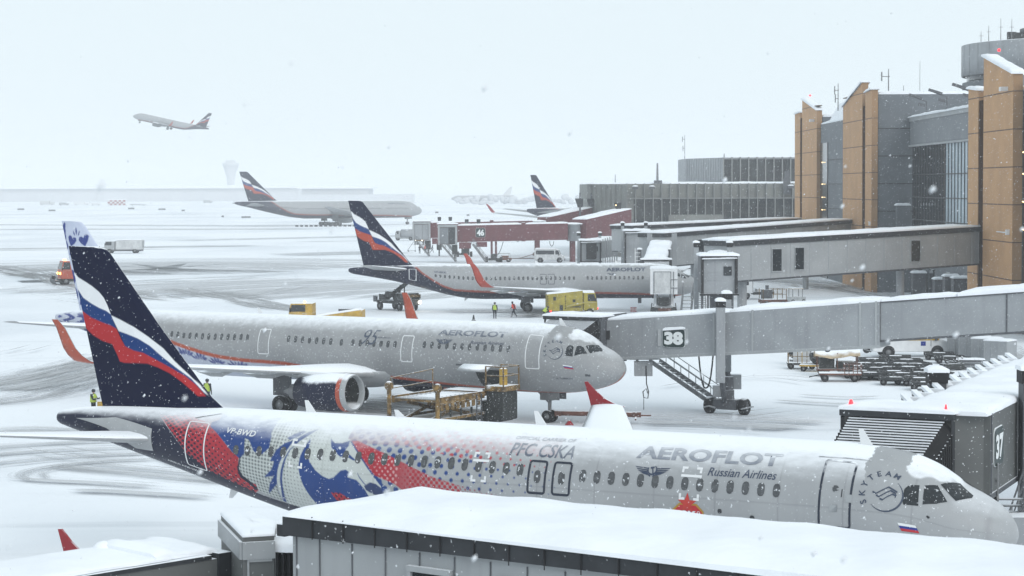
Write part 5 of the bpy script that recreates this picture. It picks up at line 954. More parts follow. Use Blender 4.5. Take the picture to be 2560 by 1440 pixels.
# ---- bridge 37
h37 = R(-28.66-90); t = T("boarding_bridge", "dark grey boarding bridge 37 docked behind the nearest airliner's nose", "boarding bridge", (17.9, 74.8, 0), 0, "boarding bridges")
d = Vector((.391, .92, 0)); n_ = Vector((.92, -.391, 0)); E0 = Vector((14.18, 70.82, 3.95)); E1 = E0+d*30-up*.1
mb = MB(); mb.obox(E0, E1, 2.9, 2.6); tu = t.part("tunnel", mb, m_olive, world=True)
mb = MB(); mb.snow(E0+up*2.6-d*.6, E1+up*2.6, 2.95, .26, seed=8, step=.5); t.part("snow_cover", mb, m_snow, tu, world=True)
mb = MB(); mb.obox(E0-up*.16, E1-up*.16, 3.0, .17); [mb.obox(E0+d*q, E0+d*(q+.1), 2.98, 2.64) for q in (.1, 6.5, 12)]; t.part("tunnel_rib", mb, m_greyd, tu, world=True)
board(t, E0+n_*1.46+d*1.3+up*1.45, d, 1.55, 1.25, "37", .84, .66, .25, None, .05)
mb = MB(); mb.box(17.5, 18.2, 74.2, 74.9, 0, 7.2); co = t.part("lift_column", mb, m_greyd, world=True, bevel=.03); mb = MB(); mb.box(17.45, 18.25, 74.15, 74.95, 7.2, 7.65); t.part("column_cap", mb, m_black, co, world=True); mb = MB(); mb.snow((17.4, 74.5, 7.65), (18.3, 74.5, 7.65), .9, .22, step=.2); t.part("snow_cap", mb, m_snow, co, world=True)
mb = MB(); mb.box(15.3, 15.9, 79.3, 79.9, 2, 6.75); co = t.part("lift_column", mb, m_greyd, world=True); mb = MB(); mb.box(15.25, 15.95, 79.25, 79.95, 6.75, 7.15); t.part("column_cap", mb, m_black, co, world=True); mb = MB(); mb.snow((15.2, 79.6, 7.15), (16.0, 79.6, 7.15), .8, .22, step=.2); t.part("snow_cap", mb, m_snow, co, world=True)
mb = MB(); mb.box(16.6, 18.6, 73.2, 75.8, .35, 1.1); t.part("bogie", mb, m_greyd, world=True)
for x, y in ((16.4, 74.5), (18.9, 74.5)): mb = MB(); wheel_mb(mb, (x, y, .55), (1,0,0), .55, .45); t.part("wheel", mb, [m_black, m_greyd], world=True)
mb = MB(); mb.box(15.9, 17.0, 70.2, 71.3, 2.2, 3.2); mb.box(16.9, 17.6, 70.8, 71.6, 1.2, 2.0); t.part("power_unit", mb, m_grey, world=True); cable(t, (16.5, 70.3, 2.6), (18.6, 72, 2.6), .3, .05); cable(t, (15.2, 69.5, 2.2), (15.6, 70.5, 2.4), .5, .06)
stairs(t, (16.4, 71, 3.8), (16.9, 77, .3), .9)
mb = MB(); sn = MB()
for i in range(13):   # cable carrier steps along the far side of the roof
    q = E0+d*(2.2+i*1.65)+up*2.5-n_*(1.55+.1); mb.bar(q, q+d*1.3-n_*.55+up*.1, .14, .3); sn.bar(q+up*.18, q+d*1.3-n_*.55+up*.3, .2, .12); sn.bar(q+up*.15-n_*.5, q+up*.15+n_*.1, .25, .14); mb.bar(q-n_*.6, q+n_*.1, .2, .22)
o = t.part("cable_carrier", mb, m_greyd, world=True); t.part("snow_on_carrier", sn, m_snow, o, world=True)
mb = MB(); mb.prism([(11.0,72.1),(14.25,70.2),(15.45,70.35),(16.2,72.2),(13.2,73.6)], (0,0,3.5), (1,0,0), (0,1,0), (0,0,1), 3.05); t.part("cab", mb, m_olive, world=True)
bellows(t, (12.6, 70.8, 0), h37, 3.75, 5.35, 2.3, n=15, ztop=6.4)
for x, y, q in ((11.2, 71.6, .75), (14.0, 69.9, .4)): mb = MB(); mb.lathe((x, y, 6.7), (0,0,1), [(0,.1*q),(.12,.1*q),(.22,.06*q),(.24,0)], 10); t.part("red_beacon", mb, m_redl, world=True)
# ---- cabs of the farther bridges
def parked_bridge(label, x0, x1, Y, zb, zt, back, zb2, w2, frame=True, win=True, ground_legs=True):
    t = T("boarding_bridge", label, "boarding bridge", ((x0+x1)/2, Y+2, 0), 0, "boarding bridges"); cx = (x0+x1)/2; w = x1-x0
    mb = MB(); mb.box(x0, x1, Y+.25, Y+3.2, zb, zt); ca = t.part("cab", mb, m_greyd, world=True)
    mb = MB(); mb.box(x0, x0+.22, Y-.25, Y+.25, zb, zt); mb.box(x1-.22, x1, Y-.25, Y+.25, zb, zt); mb.box(x0+.22, x1-.22, Y-.25, Y+.25, zt-.25, zt); mb.box(x0-.1, x1+.1, Y-.35, Y+.3, zb-.16, zb); t.part("door_frame", mb, m_black, ca, world=True)
    mb = MB(); mb.box(x0+.24, x1-.24, Y+.1, Y+.22, zb+.02, zt-.27); [mb.box(x0+.3, x0+w*.55, Y+.06, Y+.09, zb+(zt-zb)*q, zb+(zt-zb)*q+.03) for q in (.35, .42, .49, .56)]; t.part("end_panel", mb, m_grey, ca, world=True)
    if win: mb = MB(); mb.box(x1-w*.38, x1-w*.16, Y+.0, Y+.08, zb+(zt-zb)*.48, zb+(zt-zb)*.72); t.part("window", mb, m_dglass, ca, world=True)
    mb = MB(); mb.snow((x0-.15, Y+1.4, zt), (x1+.15, Y+1.4, zt), 3.7, .24, step=.3); mb.snow((x0+.05, Y-.1, zt-.28), (x1-.05, Y-.1, zt-.22), .5, .1, step=.2); t.part("snow_cover", mb, m_snow, ca, world=True)
    mb = MB(); bx, by = back; mb.obox((cx, Y+3.2, zb+.2), (bx, by, zb2), w2, 2.5); tu = t.part("tunnel", mb, m_grey, world=True); mb = MB(); mb.snow((cx, Y+3.0, zb+2.72), (bx, by, zb2+2.52), w2+.1, .4, step=.5); t.part("snow_cover", mb, m_snow, tu, world=True)
    for sx in (-1, 1):
        x = cx+sx*(w2/2+.35); y = Y+6; mb = MB(); mb.box(x-.2, x+.2, y-.2, y+.2, 0.3, zt+.6); co = t.part("lift_column", mb, m_grey, world=True); mb = MB(); mb.box(x-.25, x+.25, y-.25, y+.25, zt+.6, zt+1.0); t.part("column_cap", mb, m_black, co, world=True); mb = MB(); mb.snow((x-.3, y, zt+1.0), (x+.3, y, zt+1.0), .6, .2, step=.2); t.part("snow_cap", mb, m_snow, co, world=True)
        mb = MB(); wheel_mb(mb, (x+sx*.4, y, .5), (1,0,0), .5, .4, 14); t.part("wheel", mb, [m_black, m_greyd], world=True)
    if ground_legs:
        mb = MB(); mb.box(x0+.05, x0+.25, Y+.4, Y+.65, .0, zb-.16); mb.box(x0+w*.32, x0+w*.68, Y+2, Y+3, .4, zb-.2); mb.box(x1-.5, x1-.3, Y+.4, Y+.65, 0, zb-.16); [mb.box(x0+w*q, x0+w*q+.14, Y+1, Y+1.2, zb-1.6, zb-.1) for q in (.2, .75)]; t.part("underframe", mb, m_greyd, world=True)
    return t
t = parked_bridge("grey bridge cab facing the camera with square window, retracted beside the nearest long walkway", 16.55, 19.75, 190, 4.6, 7.9, (19.6, 203), 5.2, 2.3)
stairs(t, (15.6, 192, 4.4), (15.6, 197, .3), .9)
t = T("boarding_bridge", "snow roofed bridge dipping to the nose of the navy tailed airliner", "boarding bridge", (17, 255, 0), 0, "boarding bridges")
mb = MB(); mb.obox((16.5, 250, 2.9), (18.2, 264, 4.6), 2.5, 2.55); tu = t.part("tunnel", mb, m_grey, world=True); mb = MB(); mb.snow((16.5, 250, 5.5), (18.2, 264, 7.2), 2.6, .5, step=.5, jit=.4); mb.snow((16.0, 266, 8.3), (19, 266, 8.3), 2, .3); t.part("snow_cover", mb, m_snow, tu, world=True)
mb = MB(); mb.box(14.9, 18.2, 248.6, 251, 2.8, 5.5); t.part("cab", mb, m_greyd, world=True); bellows(t, (16.55, 248.6, 0), R(-90), 3.4, 4.95, 1.9, n=8, ztop=5.4, zc=3.6)
mb = MB(); mb.obox((18.2, 263, 4.4), (18.2, 267, 4.4), 3.6, 3.9); t.part("rotunda", mb, m_grey, world=True)
for x in (15.0, 18.4):
    mb = MB(); mb.box(x-.2, x+.2, 254.8, 255.2, .3, 6.6); co = t.part("lift_column", mb, m_greyd, world=True); mb = MB(); mb.snow((x-.3, 255, 6.6), (x+.3, 255, 6.6), .6, .2, step=.2); t.part("snow_cap", mb, m_snow, co, world=True)
mb = MB(); [mb.bar((14.4, 253.6, 4+.45*i), (15.0, 253.6, 4+.45*i), .08) for i in range(6)]; mb.bar((14.4, 253.6, 3.6), (14.4, 253.6, 6.8), .1); t.part("ladder", mb, m_white, world=True)
parked_bridge("grey bridge cab standing by the farthest walkway right of the red bridges", 15.2, 18.5, 293, 3.6, 8.0, (18.4, 308), 5.2, 2.5)
t = parked_bridge("open fronted grey bridge cab with ribbed side below the sloping red tunnel", 10.0, 13.1, 318, 3.1, 6.1, (14.8, 327), 3.6, 2.5, ground_legs=False)
mb = MB(); [mb.bar((13.4+.36*i, 319.5+i*.4, 2.8), (13.4+.36*i, 319.5+i*.4, 6.3+.1*i), .16) for i in range(7)]; t.part("canopy", mb, m_greyl, world=True)
mb = MB(); mb.box(10.9, 12.4, 317.7, 317.95, 3.4, 5.7); t.part("door_opening", mb, m_black, world=True)
# ---- maroon bridges
def red_bridge(label, dx, dy, txt):
    o = Vector((dx, dy, 0)); t = T("boarding_bridge", label, "boarding bridge", (-3.3+dx, 404+dy, 0), 0, "boarding bridges"); V = lambda x, y, z: Vector((x+dx, y+dy, z))
    mb = MB(); mb.obox(V(-10.2, 404.7, 3.8), V(10.4, 404.7, 4.15), 3.2, 3.05); tu = t.part("tunnel", mb, m_maroon, world=True)
    mb = MB(); mb.snow(V(-10, 404.7, 6.85), V(1.8, 404.7, 7.05), 3.2, .28); mb.snow(V(2.6, 404.7, 7.06), V(10.4, 404.7, 7.2), 3.2, .28); t.part("snow_cover", mb, m_snow, tu, world=True)
    mb = MB(); mb.box(1.8+dx, 2.5+dx, 402.95+dy, 406.4+dy, 3.9, 7.35); t.part("tunnel_rib", mb, m_maroon, tu, world=True)
    mb = MB(); mb.box(-13.6+dx, -10.2+dx, 402.6+dy, 406.6+dy, 3.4, 7.15); ca = t.part("cab", mb, m_maroon, world=True)
    mb = MB(); mb.box(-13.7+dx, -13.35+dx, 402.2+dy, 402.58+dy, 3.3, 7.0); mb.box(-10.5+dx, -10.1+dx, 402.2+dy, 402.58+dy, 3.3, 7.0); mb.box(-13.35+dx, -10.5+dx, 402.2+dy, 402.58+dy, 6.6, 7.0); t.part("door_frame", mb, m_greyl, ca, world=True)
    mb = MB(); mb.box(-13.3+dx, -11.75+dx, 402.4+dy, 402.56+dy, 3.5, 6.5); t.part("shutter", mb, m_fascia if txt else m_grey, ca, world=True); mb = MB(); mb.box(-11.7+dx, -10.55+dx, 402.4+dy, 402.57+dy, 3.5, 6.5); t.part("dark_opening", mb, m_char if txt else m_grey, ca, world=True)
    mb = MB(); mb.snow(V(-13.9, 404.4, 7.15), V(-10, 404.4, 7.15), 4.4, .25); t.part("snow_cover", mb, m_snow, ca, world=True)
    if txt: board(t, V(-5.8, 403.02, 5.55), (1,0,0), 1.75, 1.7, txt, .78, .72, .3, None, .05)
    for x in (-3.75, -2.95):
        mb = MB(); mb.tube(V(x, 403.6, .8), V(x, 403.6, 3.9), .2, n=8); co = t.part("lift_column", mb, m_maroon, world=True)
    mb = MB(); mb.box(-4.4+dx, -2.3+dx, 403.2+dy, 404.2+dy, .35, .8); mb.box(-3.9+dx, -2.8+dx, 403.2+dy, 404+dy, .8, 1.6); t.part("bogie", mb, m_dark, world=True)
    for x in (-4.7, -2.0): mb = MB(); wheel_mb(mb, V(x, 403.7, .55), (1,0,0), .58, .5, 14); t.part("wheel", mb, [m_black, m_greyd], world=True)
    mb = MB(); mb.lathe(V(11.5, 404.7, 3.9), (0,0,1), [(0,0),(0,1.15),(.0,1.3),(2.9,1.3),(2.95,1.6),(3.15,1.6),(3.15,0)], 20); ro = t.part("rotunda", mb, m_grey, world=True); mb = MB(); mb.snow(V(9.9, 404.7, 7.05), V(13.1, 404.7, 7.05), 3, .25); t.part("snow_cover", mb, m_snow, ro, world=True)
    mb = MB(); mb.tube(V(11.3, 405, 0), V(11.3, 405, 3.9), .55, n=12); t.part("column", mb, m_maroon, world=True)
    P0, P1 = V(12.6, 404.7, 4.2), V(21.5, 414, 4.5); mb = MB(); mb.obox(P0, P1, 3.4, 3.7, h1=5.2); sl_ = t.part("sloping_tunnel", mb, m_maroon, world=True); mb = MB(); mb.snow(P0+up*3.7, P1+up*5.2, 3.5, .3); t.part("snow_cover", mb, m_snow, sl_, world=True)
    q = P0+(P1-P0)*.85+up*5.0; mb = MB(); mb.hexa([(q.x-.35,q.y-.3,q.z),(q.x+.5,q.y-.3,q.z),(q.x+.5,q.y+.3,q.z),(q.x-.35,q.y+.3,q.z)], [(q.x-.75,q.y-.4,q.z+1.5),(q.x+.6,q.y-.4,q.z+1.5),(q.x+.6,q.y+.4,q.z+1.5),(q.x-.75,q.y+.4,q.z+1.5)]); t.part("floodlight", mb, m_black, sl_, world=True)
    mb = MB(); mb.box(q.x-.5, q.x-.3, q.y-.5, q.y-.42, q.z+.9, q.z+1.1); t.part("lamp", mb, m_warm if txt else m_black, sl_, world=True)
    for x in (-8.4, -6.2): mb = MB(); mb.tube(V(x, 405.5, 6.9), V(x, 405.5, 8.0), .3, .38, 8); t.part("roof_vent", mb, m_char, tu, world=True)
    stairs(t, V(-13.0, 402.8, 3.3), V(-10.3, 402.6, .2), .9); stairs(t, V(-7.2, 402.6, 3.4), V(-4.8, 402.2, .2), .9)
    mb = MB(); mb.box(-9.8+dx, -7.6+dx, 402.8+dy, 404+dy, 2.6, 3.75); mb.box(-6.6+dx, -4.6+dx, 403+dy, 404+dy, 2.9, 3.8); t.part("underbox", mb, m_maroon, world=True)
    for x, z in ((-10.6, 2.1), (-8.4, 2.0)): mb = MB(); mb.box(x-.5+dx, x+.5+dx, 403+dy, 404+dy, z-.6, z+1.2); mb.tube(V(x, 403.4, .2), V(x, 403.4, z), .15); t.part("support_leg", mb, m_dark, world=True)
    cable(t, V(-1.6, 403.2, 3.9), V(-3.9, 403.2, 1.5), 1.4, .07, m_greyd); cable(t, V(7.0, 403, 3.9), V(7.8, 403, 3.9), .9, .06)
    return t
red_bridge("maroon boarding bridge 46 with white number on its side", 0, 0, "46")
red_bridge("maroon boarding bridge standing directly behind bridge 46", -6.2, 33, None)

# ---- roofs in the foreground
up = Vector((0,0,1)); d = Vector((.79, -.613, 0)).normalized(); n_ = Vector((-d.y, d.x, 0)); O = Vector((-4.27, 40.0, 0)); zt = 7.93
t = T("fixed_walkway", "snow roofed walkway with charcoal fascia crossing the bottom of the view", "walkway", (O.x+3, O.y, 0), 0, "fixed walkways from the terminal")
mb = MB(); mb.obox(O+n_*2+up*(zt-3.4)+d*.12, O+n_*2+d*17+up*(zt-3.4), 3.7, 3.36); wo = t.part("wall", mb, m_greyl, world=True)
mb = MB(); mb.obox(O+n_*2+up*(zt-.36), O+n_*2+d*17+up*(zt-.36+.17), 4.0, .36); mb.cur = 1; [mb.bar(O+d*q-n_*.012+up*(zt-.37), O+d*q-n_*.012+up*(zt+.05), .02, .03) for q in [.76*i for i in range(1, 22)]]; f = t.part("fascia", mb, [m_char, m_black], world=True)
mb = MB(); [mb.bar(O+d*q+n_*.143+up*(zt-3.3), O+d*q+n_*.143+up*(zt-.38), .025, .03) for q in [.22]+[.8*i for i in range(1, 21)]]; t.part("panel_joint", mb, m_greyd, wo, world=True)
mb = MB(); L_, Wd = 17.1, 4.12; nx, ny = 120, 26; rr = random.Random(9); V = []; ph = [rr.uniform(0, 6) for _ in range(6)]
for i in range(nx+1):
    for j in range(ny+1):
        a, b = i/nx, j/ny; e = min(1, min(a*nx*.17, b*ny*.16, (1-b)*ny*.16)); q = (1-(1-e)**2.6); hh = .17+.02*math.sin(a*13+ph[0])*math.sin(b*5+ph[1])+.02*math.sin(a*37+ph[2])+.015*math.sin(a*71+b*9+ph[3])
        V.append(O-d*.06+d*L_*a+n_*(-.06+Wd*b)+up*(zt+.01*L_*a+hh*(.18*(e > 0)+.82*q)+rr.uniform(-.004, .004)))
mb.add(V, [(i*(ny+1)+j, (i+1)*(ny+1)+j, (i+1)*(ny+1)+j+1, i*(ny+1)+j+1) for i in range(nx) for j in range(ny)], True)
ed = [V[i*(ny+1)] for i in range(nx+1)]; mb.add([p for p in ed]+[Vector((p.x, p.y, zt)) for p in ed], [(nx+1+i, nx+2+i, i+1, i) for i in range(nx)], True)
ed = [V[j] for j in range(ny+1)]; mb.add([p for p in ed]+[Vector((p.x, p.y, zt)) for p in ed], [(ny+1+i, i, i+1, ny+2+i) for i in range(ny)], True)
t.part("snow_cover", mb, m_snow, f, world=True)
for u0, u1 in ((1030, 1118), (1256, 1342), (1560, 1650)):
    P0, P1 = O+n_*.14, O+n_*.14+d*17; a, b = P0+(P1-P0)*frac(P0, P1, u0), P0+(P1-P0)*frac(P0, P1, u1); z2 = zt-.72; z1 = z2-1.6
    mb = MB(); mb.obox(a+up*z1, b+up*z1, .06, z2-z1); wi = t.part("window", mb, m_dglass, world=True); mb = MB()
    mb.obox(a-d*.1+up*z2, b+d*.1+up*z2, .2, .1); mb.obox(a-d*.1+up*z1, a-d*.01+up*z1, .18, z2-z1); mb.obox(b+d*.01+up*z1, b+d*.1+up*z1, .18, z2-z1); t.part("frame", mb, m_greyl, wi, world=True)
mb = MB(); mb.bar(O-d*.0-n_*-.1+up*(zt-.3)-d*.14, O+n_*.5+up*(zt-.3)-d*.14, .2, .22); t.part("gutter_end", mb, m_char, world=True)
t = T("boarding_bridge", "snow covered grey bridge tunnel leaving the bottom left corner, with square rotunda box", "boarding bridge", (-5.4, 42.8, 0), 0, "boarding bridges")
mb = MB(); V = [(-5.2, 41.55), (-4.62, 41.75), (-4.75, 43.2), (-5.45, 44.6), (-6.0, 44.4)]; mb.prism(V, (0,0,4), (1,0,0), (0,1,0), (0,0,1), 3.28); ro = t.part("rotunda", mb, m_olive, world=True)
mb = MB(); mb.bar((-5.23, 41.52, 7.02), (-6.04, 44.4, 7.02), .06, .34); mb.bar((-5.2, 41.5, 7.02), (-4.6, 41.7, 7.02), .06, .34); mb.bar((-5.1, 41.56, 4), (-5.1, 41.56, 6.85), .04); mb.bar((-5.09, 41.56, 6.82), (-4.66, 41.7, 6.82), .05); t.part("rotunda_trim", mb, m_greyl, ro, world=True)
def poly_snow(V, z, h, name, parent, t):
    c = Vector((sum(p[0] for p in V)/len(V), sum(p[1] for p in V)/len(V))); mb = MB(); rings = []
    for k, (sc, zz) in enumerate(((1.02, 0), (1.03, .4), (.98, .8), (.85, 1), (.5, 1.04), (0.01, 1.05))):
        ring = []
        for i in range(len(V)):
            for q in range(6): a, b = V[i], V[(i+1) % len(V)]; x, y = a[0]+(b[0]-a[0])*q/6, a[1]+(b[1]-a[1])*q/6; ring.append((c.x+(x-c.x)*sc, c.y+(y-c.y)*sc, z+h*zz*(1+.08*math.sin(x*9+y*5+k))))
        rings.append(ring)
    m = len(rings[0]); mb.add([p for r in rings for p in r], [(k*m+i, k*m+(i+1) % m, (k+1)*m+(i+1) % m, (k+1)*m+i) for k in range(5) for i in range(m)], True); return t.part(name, mb, m_snow, parent, world=True)
poly_snow(V, 7.28, .08, "snow_cover", ro, t)
mb = MB(); [mb.box(-4.6+.11*i, -4.55+.11*i, 41.8+.05*i, 42.6, 4, 6.95) for i in range(5)]; mb.box(-4.6, -4.1, 42, 42.9, 4, 6.9); ac = t.part("accordion", mb, m_black, world=True); mb = MB(); mb.snow((-4.75, 42.4, 6.95), (-4.0, 42.2, 6.95), 1.1, .2, step=.15); mb.snow((-5, 44.2, 7.0), (-3.6, 43.4, 7.1), 1.0, .2, step=.2); t.part("snow_cover", mb, m_snow, ac, world=True)
dd = Vector((-.72, -.69, 0)).normalized(); nn = Vector((-dd.y, dd.x, 0)); Q0 = Vector((-6.35, 44.0, 4.15)); Q1 = Q0+dd*16-up*.2
mb = MB(); mb.obox(Q0, Q1, 2.3, 2.5); tu = t.part("tunnel", mb, m_olive, world=True); mb = MB(); mb.obox(Q0+up*2.5+dd*.6, Q1+up*2.5, 2.36, .08); mb.obox(Q0+dd*.1, Q0+dd*.45, 2.4, 2.6); t.part("roof_rail", mb, m_char, tu, world=True)
mb = MB(); mb.snow(Q0+up*2.58+dd*1.5, Q1+up*2.58, 2.15, .09, seed=12, step=.4, jit=.05); t.part("snow_cover", mb, m_snow, tu, world=True); mb = MB(); mb.snow(Q0+up*2.58+dd*.3, Q0+up*2.58+dd*1.8, 2.0, .16, seed=14, step=.14, jit=.35); mb.blob(Q0+up*2.55+dd*1.75+nn*-.9, (.25,.3,.22), 10, 6); t.part("snow_drift", mb, m_snow, tu, world=True)

# ================================================================== vehicles and ramp equipment
def wheels(t, pts, r=.45, w=.28, name="wheel", world=False):
    for x, y in pts: mb = MB(); wheel_mb(mb, (x, y, r), (0,1,0), r, w, 16); t.part(name, mb, [m_black, m_steel], world=world)
def lamp(t, p, r, m=None, name="headlight"): mb = MB(); mb.blob(p, r, 8, 6); return t.part(name, mb, m or m_head)
def cab(t, x0, x1, w, z0, z1, m, rake=.35, name="cab", glass=True):
    zb = z0+(z1-z0)*.45; mb = MB(); h = w/2
    mb.hexa([(x0,-h,z0),(x1,-h,z0),(x1,h,z0),(x0,h,z0)], [(x0,-h,zb),(x1,-h,zb),(x1,h,zb),(x0,h,zb)])
    mb.hexa([(x0,-h,zb),(x1,-h,zb),(x1,h,zb),(x0,h,zb)], [(x0,-h+.08,z1),(x1-rake,-h+.08,z1),(x1-rake,h-.08,z1),(x0,h-.08,z1)]); o = t.part(name, mb, m, bevel=.04)
    if glass:
        mb = MB(); a, b = .14, .86; f = lambda q: (x1-rake*q+.015)
        mb.add([(f(a),-h+.14,zb+(z1-zb)*a),(f(a),h-.14,zb+(z1-zb)*a),(f(b),h-.2,zb+(z1-zb)*b),(f(b),-h+.2,zb+(z1-zb)*b)], [(0,1,2,3)]); t.part("windscreen", mb, m_dglass, o)
        for s in (-1, 1):
            mb = MB(); y = lambda q: s*(h-.08*q+.012); L = x1-x0
            mb.add([(x0+L*.3,y(a),zb+(z1-zb)*a),(x1-rake*a-.12,y(a),zb+(z1-zb)*a),(x1-rake*b-.12,y(b),zb+(z1-zb)*b),(x0+L*.3,y(b),zb+(z1-zb)*b)], [(0,1,2,3)]); t.part("side_window", mb, m_dglass, o)
            mb = MB(); mb.box(x1-.2, x1-.1, s*(h+.1)-.08, s*(h+.1)+.08, zb+.1, zb+.55); t.part("mirror", mb, m_black, o)
    return o
def at_g(u, v): p = gnd(u, v); return (p.x, p.y, 0)
def snowcap(t, x0, x1, w, z, h=.12, y=0, parent=None, step=.3): mb = MB(); mb.snow((x0, y, z), (x1, y, z), w, h, step=step); return t.part("snow_cover", mb, m_snow, parent)

t = T("snow_plough", "orange snow plough with amber lights working at the left edge", "snow plough", at_g(166, 712), R(205))
cab(t, -.9, 1.0, 2.4, .9, 3.5, m_orange); mb = MB(); mb.box(-4.2, -1.0, -1.25, 1.25, 1.0, 2.9); t.part("hopper", mb, m_orange, bevel=.05); mb = MB(); mb.box(-4.3, 1.2, -1.0, 1.0, .55, .95); t.part("chassis", mb, m_dark); wheels(t, [(.3,1.05),(.3,-1.05),(-3,1.05),(-3,-1.05)], .55)
mb = MB(); n = 8; mb.add([(2.0+.35*math.sin(math.pi*i/n)-.3, y, .1+1.2*i/n) for i in range(n+1) for y in (-1.7, 1.7)], [(2*i, 2*i+1, 2*i+3, 2*i+2) for i in range(n)], True); mb.box(1.0, 1.8, -.8, .8, .4, .7); t.part("plough_blade", mb, m_greyd); mb = MB(); mb.blob((2.3, 1.9, 1.2), .3, 8, 5); t.part("marker_disc", mb, m_black)
lamp(t, (.2, -.5, 3.62), .16, m_amber, "beacon"); lamp(t, (.2, .5, 3.62), .16, m_amber, "beacon"); lamp(t, (1.05, .8, 1.7), .18, m_amber, "work_lamp"); lamp(t, (1.05, -.8, 1.7), .18, m_amber, "work_lamp"); snowcap(t, -4.2, -1.1, 2.5, 2.9)

t = T("box_truck", "snow crusted pale grey truck with long rounded body on the left taxiway", "truck", at_g(310, 633), R(176))
mb = MB(); mb.prism([(-4.1,.8),(-4.15,2.6),(-4,2.95),(1.5,2.75),(1.6,.8)], (0,1.25,0), (1,0,0), (0,0,1), (0,-1,0), 2.5); b = t.part("body", mb, m_dirtyw, bevel=.12); cab(t, 1.75, 4.0, 2.4, .8, 2.6, m_greyl, .25)
mb = MB(); mb.box(-4, 4, -1.1, 1.1, .45, .8); t.part("chassis", mb, m_greyd); wheels(t, [(2.9,1.1),(2.9,-1.1),(-2.6,1.1),(-2.6,-1.1)], .5); snowcap(t, -4.1, 1.6, 2.5, 2.86, .15, parent=b); mb = MB(); [mb.bar((-4.25, y, 1.2), (-4.35, y, 2.8), .06) for y in (-.5, .5)]; [mb.bar((-4.3, -.5, z), (-4.3, .5, z), .05) for z in (1.5, 2, 2.5)]; t.part("rear_ladder", mb, m_greyd)

t = T("tow_tractor", "long low yellow tow tractor with glazed cab standing behind the floral tailed airliner", "tow tractor", (-18.6, 218, 0), R(177))
cab(t, 1.3, 3.7, 2.5, .7, 2.42, m_yellow, .2); mb = MB(); mb.prism([(-3.7,.45),(-3.7,1.75),(-3.5,1.78),(1.2,1.1),(1.3,.45)], (0,1.35,0), (1,0,0), (0,0,1), (0,-1,0), 2.7); b = t.part("body", mb, m_yellow, bevel=.05)
mb = MB(); mb.box(1.2, 3.75, -1.35, 1.35, .4, .75); t.part("chassis", mb, m_dark); wheels(t, [(2.5,1.2),(2.5,-1.2),(-2.4,1.2),(-2.4,-1.2)], .55, .4); lamp(t, (2.3, -.3, 2.53), .12, m_amber, "beacon"); mb = MB(); mb.box(-2.6, -1.2, -.5, .4, 1.55, 1.85); t.part("engine_cover", mb, m_greyd); mb = MB(); mb.hexa([(-3.4,-1.2,1.78),(1.0,-1.2,1.14),(1.0,1.2,1.14),(-3.4,1.2,1.78)], [(-3.3,-1.1,1.92),(.9,-1.1,1.28),(.9,1.1,1.28),(-3.3,1.1,1.92)]); t.part("snow_cover", mb, m_snow, b)

t = T("service_truck", "dark service truck with lit headlights under the navy tail", "truck", at_g(998, 776), R(-52))
cab(t, 1.2, 2.6, 2.1, .7, 2.05, m_dark, .1); mb = MB(); mb.box(2.6, 2.7, -1.05, 1.05, 1.6, 1.9); t.part("bumper_band", mb, m_ochre); mb = MB(); mb.box(-3.2, .9, -.9, .9, .8, 1.15); mb.bar((-3.4,.3,1.0), (1.0,.3,3.1), .7, .16); [mb.bar((x,y,1.1), (x,y,1.2+.48*(x+3.4)), .1) for x in (-2.0,-.9,.2) for y in (0,.6)]; mb.box(-2.9,-1.9,-.8,-.1,1.1,1.8); mb.box(.2,.9,-.9,-.2,1.1,2.0); mb.tube((-1,-.9,1.9), (.3,-.9,1.9), .4, n=10); t.part("equipment_body", mb, m_dark)
wheels(t, [(1.6,1.05),(1.6,-1.05),(-2.3,1.05),(-2.3,-1.05)], .5); [lamp(t, (2.72, y, 1.0), .17) for y in (-.95, .95)]; mb = MB(); mb.box(-3.9, -3.3, -.9, -.7, .9, 1.6); mb.tube((-3.2, .6, 2), (-4.0, .6, 1.2), .12); t.part("hose_rack", mb, m_greyd); 

t = T("ground_power_truck", "lemon yellow box truck with black hazard stripes under the wing of the navy tailed airliner", "truck", (6.3, 236, 0), R(3))
mb = MB(); mb.prism([(-2.6,.55),(-2.6,2.35),(1.3,2.75),(1.3,.55)], (0,1.1,0), (1,0,0), (0,0,1), (0,-1,0), 2.2); b = t.part("body", mb, m_lemon, bevel=.03); cab(t, 1.4, 2.9, 2.1, .6, 2.5, m_lemon, .25); wheels(t, [(2.1,.95),(2.1,-.95),(-1.7,.95),(-1.7,-.95)], .42)
mb = MB(); [mb.add([(x,-1.115,z),(x+.12,-1.115,z+.12),(x+.12,-1.115,z+.26),(x,-1.115,z+.14)], [(0,1,2,3)]) for x in (-2.55, -.65) for z in [.7+.26*i for i in range(6)]]; t.part("hazard_stripes", mb, m_black, b)
mb = MB(); mb.box(-1.2,-.85,-1.13,-1.1,.6,1.2); mb.box(-1.9,-1.6,-1.13,-1.1,1.7,2.1); mb.box(.2,.5,-1.13,-1.1,1.5,1.8); mb.box(-.3,1.1,-1.2,-1.1,.95,1.05); t.part("hatch", mb, m_dark, b); mb = MB(); mb.bar((-.4,-1.25,1.0), (1.6,-1.25,1.45), .22, .16); t.part("cable_boom", mb, m_lemon); mb = MB(); mb.hexa([(-2.6,-1.1,2.37),(.4,-1.1,2.62),(.4,1.1,2.62),(-2.6,1.1,2.37)], [(-2.5,-1,2.5),(.3,-1,2.72),(.3,1,2.72),(-2.5,1,2.5)]); t.part("snow_cover", mb, m_snow, b)
lamp(t, (-2.2, -1.15, .5), .12, m_redl, "tail_lamp"); lamp(t, (2.93, -.85, .8), .1, m_redl, "tail_lamp")
